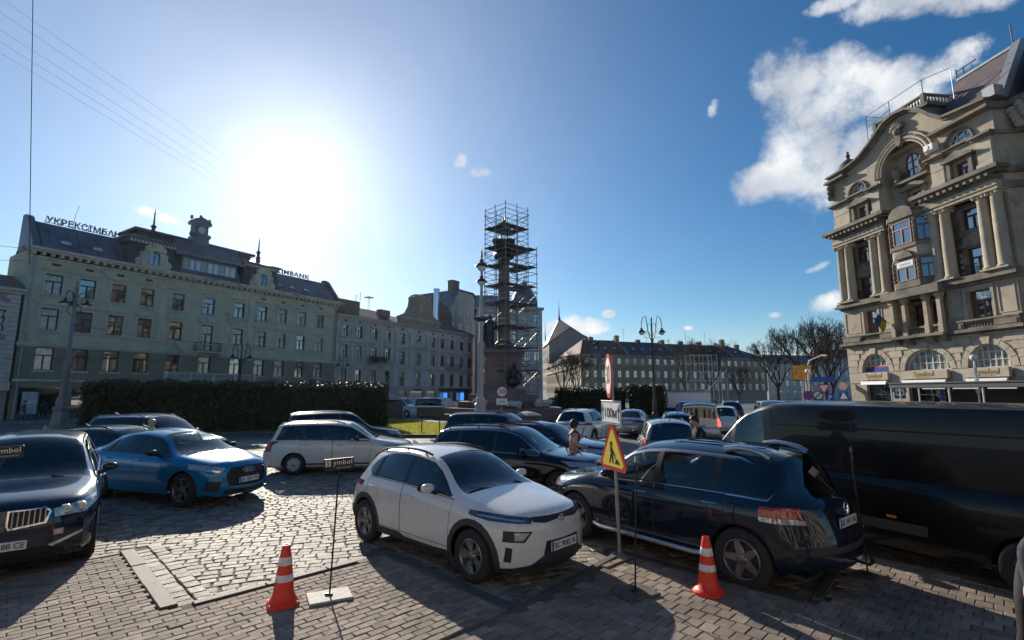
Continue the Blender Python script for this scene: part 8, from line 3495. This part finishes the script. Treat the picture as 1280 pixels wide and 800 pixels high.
def wire(label, a, b, sag, r_=.012, m=None):
 a, b = Vector(a), Vector(b)
 s_ = MB()
 P_ = []
 for k in range(17):
  t = k / 16
  p = a.lerp(b, t)
  p.z -= sag * 4 * t * (1 - t)
  P_.append(tuple(p))
 s_.path(P_, r_, 4)
 o = s_.build('overhead_wire', m or m_wire)
 tag(o, label, 'wire', 'tram and span wires')


wire('straight vertical cable dropping past the left end of the bank roof', (-13.4, 12.4, 13.6), (-12.4, 12.4, 5.7), 0, .009)
WIRES = [((-14.2, 7.5, 12.9), (-11.0, 38, 12.9)), ((-14.2, 7.5, 12.5), (-10.9, 38, 12.5)), ((-14.15, 7.5, 12.0), (-10.9, 38, 12.0)), ((-14.1, 7.5, 11.65), (-10.9, 38, 11.65)), ((-14.0, 7.5, 11.3), (-10.8, 38, 11.3))]
wl = ['uppermost', 'second', 'third', 'fourth', 'lowest']
for k in range(5):
 wire('%s of the thin tram wires crossing the sky at upper left' % wl[k], *WIRES[k], 0, .0028)
q0 = fpt(31.0, .1, 10.6)
wire('upper bright span wire across the right half of the green bank', fpt(14, 6, 9.0), fpt(44, 3, 10.8), .7, .022, m_wire_l)
wire('lower bright span wire across the right half of the green bank', fpt(16, 6, 7.6), fpt(44, 3, 9.9), .7, .022, m_wire_l)
wire('dark span wire from the left lamp across the bank windows', (-27.2, 30.4, 6.6), fpt(22, .1, 8.4), .6, .018)
wire('dark wire over the grey houses roof line', fpt(31.3, 1, 13.6), fpt(52, 6, 12.8), .6, .02)
wire('dark wire leading off the left edge from the bank cornice', fpt(-1.0, .9, 14.4), (-52, 38, 16.2), .3, .02)
wire('lower dark wire leading off the left edge from the bank cornice', fpt(-1.0, .9, 13.4), (-52, 38, 13.8), .3, .02)

# ---------------------------------------------------------------- odds and ends of the square
t = thing('street_kiosk', 'dark street stall under a faded parasol in front of the grey houses', 'kiosk', (-11.4, 46.2, 0), rad(32))
s_ = MB()
s_.box(-1.2, 1.2, -.7, .7, 0, 1.5)
s_.build('counter', m_shop_dark, t)
s_ = MB()
s_.lathe([(1.75, 1.75), (1.7, 1.82), (.9, 2.1), (0, 2.35)], 8, cap=False)
s_.build('parasol', mat('faded_canvas', (0.30, 0.28, 0.25), .8, vary=.15), t)
s_ = MB()
s_.tube((0, 0, 1.4), (0, 0, 2.4), .03)
for k in range(4):
 a = PI / 4 + PI / 2 * k
 s_.tube((1.1 * math.cos(a), .6 * math.sin(a), 1.5), (1.1 * math.cos(a), .6 * math.sin(a), 1.85), .02)
s_.build('pole', m_iron, t)
t = thing('planter', 'round dark planter with pale gravel top between the black SUVs and the monument steps', 'planter', (1.0, 33.0, 0))
s_ = MB()
s_.lathe([(.85, 0), (.95, .15), (.9, .75), (1.0, .85), (.95, .95)], 14)
s_.build('bowl', m_gran_d, t, 30)
s_ = MB()
s_.lathe([(.9, .953), (.5, 1.1), (0, 1.2)], 12)
s_.build('gravel', m_base1, t)
t = thing('electric_box', 'small black box on two legs at the edge of the lawn', 'utility box', (-4.6, 28.6, .1))
s_ = MB()
for q in (-.5, .5):
 s_.tube((q, 0, 0), (q, 0, 1.0), .03)
s_.build('legs', m_iron, t)
s_ = MB()
s_.bevel_box(-.75, .75, -.25, .25, .95, 1.5, .03)
s_.build('box', m_shop_dark, t)
# ================================================================== VEGETATION
m_hedge_in = mat('hedge_core', (0.012, 0.015, 0.007), .95)
m_leaf = [mat('hedge_leaf_%d' % i, c, .5, vary=.3, vscale=3) for i, c in enumerate(((0.028, 0.040, 0.014), (0.040, 0.052, 0.018), (0.055, 0.058, 0.024)))]
m_bark = mat('grey_bark', (0.055, 0.045, 0.037), .9, vary=.3, vscale=6, bump=.4, bscale=20)
m_bark_l = mat('pale_twig', (0.13, 0.10, 0.075), .9, vary=.3, vscale=6)


def hedge(label, a, b, thick, h, n, leaf, core_m=None, bump=.18, seed=1, wav=.12):
 """clipped hedge: dark solid core under many leaf faces, outline uneven"""
 rr = random.Random(seed)
 a, b = Vector((*a, 0)), Vector((*b, 0))
 d = (b - a)
 L = d.length
 d.normalize()
 t = thing('hedge', label, 'hedge', (a.x, a.y, 0), math.atan2(d.y, d.x))
 R_ = min(thick / 2, 1.1)

 def shape(u, v):
  """offset of the rounded box surface at u along, v round the section"""
  wob = wav * noise.noise(Vector((u * .9, v * 2.2, seed))) + .6 * wav * noise.noise(Vector((u * 2.7, v * 5, seed + 4)))
  return wob
 nu, nv = int(L / .45), 14
 vs, fs = [], []
 prof = []
 for k in range(nv + 1):
  s_ = k / nv
  if s_ < .36:
   prof.append((-thick / 2, h * s_ / .36 * .92))
  elif s_ > .64:
   prof.append((thick / 2, h * (1 - s_) / .36 * .92))
  else:
   q = (s_ - .36) / .28
   prof.append((-thick / 2 * math.cos(PI * q), h * .92 + h * .08 * math.sin(PI * q)))
 c = MB()
 for i in range(nu + 1):
  u = L * i / nu
  e = min(1.0, math.sqrt(max(0.0, 1 - (1 - min(1, min(u, L - u) / R_)) ** 2)) + .02)
  for k, (y, z) in enumerate(prof):
   w = 1 + shape(u, k / nv) * .55
   c.v.append((u, y * w * e * .93, z * (.93 + .07 * e) * (1 + .25 * shape(u, k / nv)) * .97))
 m = nv + 1
 for i in range(nu):
  for k in range(nv):
   c.f.append((i * m + k, (i + 1) * m + k, (i + 1) * m + k + 1, i * m + k + 1))
   c.m.append(0)
 c.build('hedge_core', m_hedge_in, t)
 lf = MB()
 for q in range(n):
  u = rr.uniform(0, L)
  k = rr.uniform(.0, .75)
  k0 = int(k * nv)
  f = k * nv - k0
  y = prof[k0][0] + (prof[min(nv, k0 + 1)][0] - prof[k0][0]) * f
  z = prof[k0][1] + (prof[min(nv, k0 + 1)][1] - prof[k0][1]) * f
  e = min(1.0, math.sqrt(max(0.0, 1 - (1 - min(1, min(u, L - u) / R_)) ** 2)) + .02)
  w = 1 + shape(u, k) * .55
  dep = rr.random() ** 2 * bump
  p = Vector((u, y * w * e * (.97 + dep * .2) + rr.uniform(-.1, .1), z * (.93 + .07 * e) * (1 + .25 * shape(u, k)) + dep * .9 * (1 if k > .33 else .1)))
  if u < R_ * .4 or u > L - R_ * .4:
   p.y += rr.uniform(-.5, .5) * e * thick * .6
  ax = Vector((rr.uniform(-1, 1), rr.uniform(-1, 1), rr.uniform(-.6, 1))).normalized() * leaf
  bx = ax.cross(Vector((rr.uniform(-1, 1), rr.uniform(-1, 1), rr.uniform(-1, 1)))).normalized() * leaf * .5
  lf.add([p - ax, p + bx, p + ax, p - bx], [(0, 1, 2, 3)], rr.choice((0, 0, 1, 1, 2)))
 stuff(lf.build('hedge_leaves', m_leaf, t))
 return t


hedge('long dark clipped hedge in front of the green bank', (-23.6, 27.6), (-8.55, 34.6), 2.4, 2.85, 30000, .08, wav=.26, bump=.34)
hedge('tall dark block hedge at right behind the silver saloon', (11.7, 50.0), (15.3, 51.0), 2.4, 2.9, 6000, .11, seed=3, wav=.22, bump=.3)
hedge('lower ivy-like hedge between the monument steps and the block hedge', (4.9, 55.0), (11.6, 51.5), 2.2, 2.55, 9000, .12, seed=5, wav=.3, bump=.4)


def bare_tree(label, x, y, h, seed, spread=.55, m=None, levels=6, thick=.02, group=None, lean=0.0):
 rr = random.Random(seed)
 t = thing('bare_tree', label, 'tree', (x, y, 0), 0, group)
 tr = MB()
 th = h * rr.uniform(.24, .30)
 r0 = h * thick
 pts = [(0, 0, -.05), (.02 * h * rr.uniform(-1, 1), .02 * h * rr.uniform(-1, 1), th * .5), (.03 * h * rr.uniform(-1, 1) + lean, .03 * h * rr.uniform(-1, 1), th)]
 tr.path(pts, [r0 * 1.35, r0, r0 * .85], 8)
 tr.build('trunk', m or m_bark, t, 50)
 cr = MB()

 def grow(p, d, ln, r_, lv):
  q = p + d * ln
  mid = p + d * ln * .5 + Vector((rr.uniform(-1, 1), rr.uniform(-1, 1), rr.uniform(-.5, .5))) * ln * .07
  n = 5 if lv > 3 else 3
  cr.path([tuple(p), tuple(mid), tuple(q)], [r_, r_ * .82, r_ * .66], n)
  if lv == 0:
   return
  k = 2 if rr.random() < .35 else 3
  for i in range(k):
   ax = Vector((rr.uniform(-1, 1), rr.uniform(-1, 1), rr.uniform(-.6, 1.0))).normalized()
   nd = (d + ax * spread * rr.uniform(.7, 1.35) + Vector((0, 0, .12))).normalized()
   st = q if i == 0 else p + d * ln * rr.uniform(.55, 1.0)
   grow(st, nd, ln * rr.uniform(.66, .84), max(r_ * .64, .014), lv - 1)
 p = Vector(pts[-1])
 for i in range(4):
  a = 2 * PI * i / 4 + rr.uniform(-.4, .4)
  d = Vector((math.cos(a) * .55, math.sin(a) * .55, 1.0)).normalized()
  grow(p, d, h * .235, r0 * .6, levels)
 cr.build('crown', m or m_bark, t)
 return t


bare_tree('bare tree with a rounded fine crown standing between the scaffold and the pale houses', 40.5, 76.0, 11.6, 4, .6)
bare_tree('large bare tree nearest the stone palace corner', 44.0, 70.0, 12.6, 11, .6)
bare_tree('large bare tree left of the one at the palace corner, over the billboard', 39.4, 66.0, 11.4, 23, .6)
bare_tree('bare tree half hidden by the left corner of the stone palace', 48.5, 76.0, 12.0, 31, .55)
bare_tree('dark bare tree in front of the right end of the long house', 37.0, 92.0, 12.4, 7, .6)
bare_tree('brownish bare tree behind the empty galvanised scaffold', 30.0, 86.0, 11.5, 15, .6, m_bark_l)
bare_tree('small bare tree with tangled branches just right of the galvanised scaffold', 36.0, 80.0, 7.0, 9, .75, None, 5)
bare_tree('pale bare tree standing before the sunlit wing', 8.4, 82.0, 8.8, 19, .5, m_bark_l)
bare_tree('pale thin bare tree right of the other before the sunlit wing', 11.2, 84.0, 8.6, 27, .5, m_bark_l)
# ================================================================== PEOPLE
m_skin = mat('skin', (0.42, 0.26, 0.19), .55, vary=.08, vscale=12)
m_hair = mat('dark_hair', (0.018, 0.013, 0.010), .6, vary=.3, vscale=30)
m_shoe = mat('dark_shoe', (0.02, 0.02, 0.02), .5)


def cloth(name, c):
 return mat('cloth_' + name, c, .85, vary=.18, vscale=7, bump=.35, bscale=16)


def person(label, loc, face_az, top, legs, h=1.7, lhand=None, rhand=None, group=None, hair='cap', sleeve=True, lean=0.0, coat=.0, seat=False, stride=.12, head_down=0.0, shoe=None):
 """one continuous skinned figure facing +x, then turned to the compass direction face_az"""
 k = h / 1.7
 vs, ed, rd = [], [], []

 def v(p, r_, par=None):
  vs.append((p[0] * k, p[1] * k, p[2] * k))
  rd.append(r_ * k)
  if par is not None:
   ed.append((par, len(vs) - 1))
  return len(vs) - 1
 zh = .90
 pel = v((0, 0, zh), .135)
 wst = v((.01 + lean * .1, 0, 1.08), .125, pel)
 che = v((.0 + lean * .35, 0, 1.27), .15, wst)
 shb = v((.0 + lean * .5, 0, 1.40), .12, che)
 nk = v((.02 + lean * .6, 0, 1.49), .055, shb)
 hb = v((.05 + lean * .7 + head_down * .03, 0, 1.555), .078, nk)
 hm = v((.045 + lean * .7 + head_down * .05, 0, 1.625), .098, hb)
 ht = v((.03 + lean * .7 + head_down * .05, 0, 1.69), .068, hm)
 v((.15 + lean * .7 + head_down * .05, 0, 1.60 - head_down * .02), .018, hm)
 for sg in (1, -1):
  v((.04 + lean * .7, .10 * sg, 1.615), .02, hm)
 for sg, tgt in ((1, lhand), (-1, rhand)):
  sh = v((.0 + lean * .5, .175 * sg, 1.385), .075, shb)
  S0 = Vector((.0 + lean * .5, .185 * sg, 1.38))
  H0 = Vector(tgt) if tgt else Vector((.06, .27 * sg, .80))
  d = H0 - S0
  L1, L2 = .30, .27
  dd = min(d.length, .55)
  H0 = S0 + d.normalized() * dd
  a = (L1 * L1 - L2 * L2 + dd * dd) / (2 * dd)
  hh = math.sqrt(max(0, L1 * L1 - a * a))
  dn = (H0 - S0).normalized()
  bend = Vector((-.5, .45 * sg, -.75))
  bend = (bend - dn * bend.dot(dn)).normalized()
  E0 = S0 + dn * a + bend * hh
  e = v(tuple(E0), .056, sh)
  w = v(tuple(H0), .038, e)
  fd = (H0 - E0).normalized()
  sd = fd.cross(Vector((0, 0, 1)))
  sd = sd.normalized() if sd.length > .1 else Vector((1, 0, 0))
  pm = v(tuple(H0 + fd * .06), .036, w)
  curl = Vector((0, 0, -1)) if not tgt else (Vector((.2, -sg * .5, .5))).normalized()
  for q in range(4):
   o = (q - 1.5) * .021
   ln = (.066, .078, .072, .056)[q]
   b0 = H0 + fd * .09 + sd * o
   f1 = v(tuple(b0), .011, pm)
   f2 = v(tuple(b0 + fd * ln * .5 + curl * .012), .0095, f1)
   v(tuple(b0 + fd * ln * .85 + curl * .04), .008, f2)
  t1 = v(tuple(H0 + fd * .03 + sd * .04 * sg), .013, pm)
  v(tuple(H0 + fd * .075 + sd * .055 * sg), .010, t1)
 for sg in (1, -1):
  if seat:
   hp = v((.02, .09 * sg, .86), .1, pel)
   kn = v((.46, .11 * sg, .88), .07, hp)
   an = v((.52, .11 * sg, .46), .05, kn)
   v((.66, .11 * sg, .42), .045, an)
  else:
   hp = v((0, .095 * sg, .82), .098, pel)
   kn = v((.03 + stride * .5 * sg, .10 * sg, .48), .064, hp)
   an = v((stride * sg - .02, .10 * sg, .09), .045, kn)
   to = v((stride * sg + .06, .11 * sg, .045), .045, an)
   v((stride * sg + .17, .12 * sg, .04), .036, to)
 me = bpy.data.meshes.new('figure')
 me.from_pydata(vs, ed, [])
 o = bpy.data.objects.new('figure', me)
 COL.objects.link(o)
 sk = o.modifiers.new('skin', 'SKIN')
 sk.branch_smoothing = .4
 ss = o.modifiers.new('sub', 'SUBSURF')
 ss.levels = 1
 for i, r_ in enumerate(rd):
  me.skin_vertices[0].data[i].radius = (r_, r_ * (1.12 if i in (wst, che, shb) else 1.0))
 me.skin_vertices[0].data[pel].use_root = True
 dg = bpy.context.evaluated_depsgraph_get()
 m2 = bpy.data.meshes.new_from_object(o.evaluated_get(dg))
 bpy.data.objects.remove(o)
 m2.name = 'person'
 m2.materials.clear()
 mats = [m_skin, top, legs, shoe or m_shoe]
 for m_ in mats:
  m2.materials.append(m_)
 wr = [Vector(p) for p, r_ in zip(vs, rd) if abs(r_ - .038 * k) < 1e-6]
 for p in m2.polygons:
  c = p.center
  z = c.z / k
  hand = any((c - w_).length < .2 * k and (c - w_).length > .0 and (c - Vector((0, 0, 1.3 * k))).length > .2 for w_ in wr) and min((c - w_).length for w_ in wr) < .19 * k
  hand = hand and any(((c - w_).dot((w_ - Vector((0, w_.y * .8, 1.2 * k))).normalized())) > .0 for w_ in wr if (c - w_).length < .2 * k)
  if z > 1.475 or hand:
   p.material_index = 0
  elif z > .80 - coat and not seat:
   p.material_index = 1
  elif seat and c.x < .25 * k and z > .95:
   p.material_index = 1
  elif z < .10:
   p.material_index = 3
  else:
   p.material_index = 2
  p.use_smooth = True
 ob = link('person', m2, None, loc, (0, 0, rad(90 - face_az)))
 tag(ob, label, 'person', group)
 hx = (.045 + lean * .7 + head_down * .05) * k
 hr = MB()
 if hair:
  n = 16
  for i in range(9):
   p = PI * .60 * i / 8
   for j in range(n):
    t = 2 * PI * j / n
    back = .5 - .5 * math.cos(t)
    pe = p * (.68 + .55 * back) if hair == 'cap' else p * (.75 + .75 * back)
    r_ = .113 if hair == 'cap' else .125
    hr.v.append((hx - .012 + r_ * 1.06 * k * math.sin(pe) * math.cos(t), r_ * .92 * k * math.sin(pe) * math.sin(t), 1.632 * k + r_ * 1.08 * k * math.cos(pe)))
  for i in range(8):
   for j in range(n):
    hr.f.append((i * n + j, i * n + (j + 1) % n, (i + 1) * n + (j + 1) % n, (i + 1) * n + j))
    hr.m.append(0)
  hr.build('hair', m_hair, ob, 60)
 fc = MB()
 for sg in (1, -1):
  fc.ball((hx + .088 * k, .034 * sg * k, 1.632 * k), .012 * k, .016 * k, .008 * k, 6)
  fc.box(hx + .088 * k, hx + .1 * k, .02 * sg * k - .012 * k + .014 * sg * k, .02 * sg * k + .014 * k + .014 * sg * k, 1.655 * k, 1.662 * k)
 fc.box(hx + .08 * k, hx + .095 * k, -.022 * k, .022 * k, 1.563 * k, 1.571 * k)
 stuff(fc.build('face_features', m_hair, ob))
 return ob


C_pink = cloth('pink', (0.52, 0.36, 0.33))
C_black = cloth('black', (0.014, 0.014, 0.016))
C_navy = cloth('navy', (0.022, 0.027, 0.04))
C_grey = cloth('grey', (0.11, 0.11, 0.115))
C_jean = cloth('jean', (0.05, 0.07, 0.12))
C_neon = cloth('neon', (0.45, 0.72, 0.02))
C_white = cloth('white', (0.6, 0.6, 0.62))
C_camo = cloth('camouflage', (0.05, 0.052, 0.04))
C_blue = cloth('light_blue', (0.25, 0.35, 0.5))
w = person('woman in a pink quilted jacket and dark knitted hat looking at her phone', (1.62, 13.4, 0), 78, C_pink, C_black, 1.66, lhand=(.27, .02, 1.40), rhand=(.2, -.2, 1.05), hair='hat', coat=.12)
s_ = MB()
s_.box(.26, .275, -.01, .07, 1.36, 1.50)
ph_ = s_.build('phone', m_black, None, loc=(1.62, 13.4, 0), rot=(0, 0, rad(12)))
tag(ph_, 'dark phone held up by the woman in the pink jacket', 'phone')
s_ = MB()
s_.path([(-.02, -.18, 1.43), (.13, -.12, 1.34), (.15, .05, 1.12), (.1, .17, .95)], .022, 5)
s_.path([(-.02, -.18, 1.43), (-.16, -.08, 1.3), (-.15, .08, 1.1), (-.02, .18, .95)], .022, 5)
s_.build('bag_strap', C_black, w)
bg_ = MB()
bg_.bevel_box(-.12, .14, -.06, .06, .55, .92, .04)
bo = bg_.build('shopping_bag', C_blue, None, loc=(1.86, 13.3, 0), rot=(0, 0, rad(12)))
tag(bo, 'pale blue and white bag hanging at the side of the woman in pink', 'bag')
man = person('man in a black jacket with grey camouflage sleeve looking down at his hands', (4.72, 12.7, 0), 262, C_black, C_black, 1.80, lhand=(.26, .05, 1.12), rhand=(.28, -.06, 1.14), hair='cap', head_down=1.0, lean=.08)
s_ = MB()
s_.path([(.01, -.2, 1.49), (-.05, -.3, 1.30), (-.04, -.31, 1.2)], [.085, .08, .07], 8)
s_.path([(-.04, -.31, 1.2), (.12, -.2, 1.17), (.24, -.1, 1.2)], [.07, .062, .052], 8)
s_.build('camouflage_sleeve', mat('grey_camouflage', (0.2, 0.2, 0.19), .85, vary=.85, vscale=14), man, 60)
s_ = MB()
s_.bevel_box(.27, .36, -.1, .06, 1.19, 1.235, .01)
bk = s_.build('paper_slip', m_white, None, loc=(4.72, 12.7, 0), rot=(0, 0, rad(-172)))
tag(bk, 'small white slip of paper in the hands of the man in black', 'paper')
person('bald traffic warden in a fluorescent yellow vest standing behind the bright blue SUV', (-9.55, 13.35, 0), 95, C_neon, C_navy, 1.74, hair='')
person('pedestrian in a light blue and white top walking past the lit shop window', (-35.4, 42.0, .02), 250, C_blue, C_grey, 1.72, shoe=C_white, lhand=(.3, .1, 1.15))
person('pedestrian in a long grey coat at the far left corner of the bank', (-38.0, 39.2, .02), 70, C_grey, C_grey, 1.72, coat=.45, shoe=C_white)
person('dark-clothed figure standing in the shadow right of the left lamp post', fpt(5.3, 1.6, .13), 150, C_black, C_black, 1.7)
dx_, dy_ = math.cos(k5.rotation_euler.z), math.sin(k5.rotation_euler.z)
dv = person('driver in a dark coat sitting inside the white estate car', (k5.location.x - .5 * dx_ - .37 * dy_, k5.location.y - .5 * dy_ + .37 * dx_, -.30), 82, C_grey, C_black, 1.66, seat=True, lhand=(.42, .15, 1.2), rhand=(.42, -.15, 1.2))
dv.rotation_euler = k5.rotation_euler
nr_ = person('person in a dark navy jacket mostly cut off by the right edge', (4.16, 4.24, .048), 150, C_navy, C_black, 1.72, lean=.5, rhand=(.12, -.46, .95), hair='hat')

# ================================================================== BUILDING ON THE PHOTOGRAPHER'S SIDE (seen in reflections)
bh = house('shop_house', 'tan stone shop building behind the photographer, seen only in reflections', 270, (40.0, -13.0))
SL = 80.0
ops = []
us = [2.5 + k * 4.2 for k in range(18)]
for u in us:
 ops += [(u - .75, u + .75, zz, zz + 2.3) for zz in (5.2, 9.2)] + [(u - 1.3, u + 1.3, .3, 3.6)]
wl_ = MB()
wall(wl_, 0, SL, 0, 13.0, ops, .35)
shell(wl_, 0, SL, 0, 13.0, 10)
wl_.build('wall', m_grey_pl, bh)
for o_ in ops:
 win(bh, (o_[0] + o_[1]) / 2, o_[2], o_[1] - o_[0], o_[3] - o_[2], .25, 'cross', m_wood_dark, m_pane)
s_ = MB()
for z0, z1, o_ in ((4.2, 4.6, .4), (8.3, 8.6, .25), (12.5, 13.1, .8)):
 band(s_, 0, SL, z0, z1, o_)
s_.build('cornice', m_stone_soot, bh)
s_ = MB()
s_.add([(0, -.7, 13.2), (SL, -.7, 13.2), (SL, 5, 15), (0, 5, 15)], [(0, 1, 2, 3)])
s_.build('roof', m_roof_dark, bh)
# ================================================================== THIN HAZE
hm = bpy.data.materials.new('thin_haze')
hm.use_nodes = True
N_ = NT(hm.node_tree)
N_.n.clear()
ho = N_.new('ShaderNodeOutputMaterial')
hv_ = N_.new('ShaderNodeVolumePrincipled')
hv_.inputs['Color'].default_value = (0.93, 0.96, 1.0, 1)
hv_.inputs['Density'].default_value = 0.00005
hv_.inputs['Anisotropy'].default_value = 0.7
N_.l.new(hv_.outputs[0], ho.inputs['Volume'])
hz_ = MB()
hz_.box(-190, 210, -60, 300, -1.2, 52)
stuff(hz_.build('haze', hm))
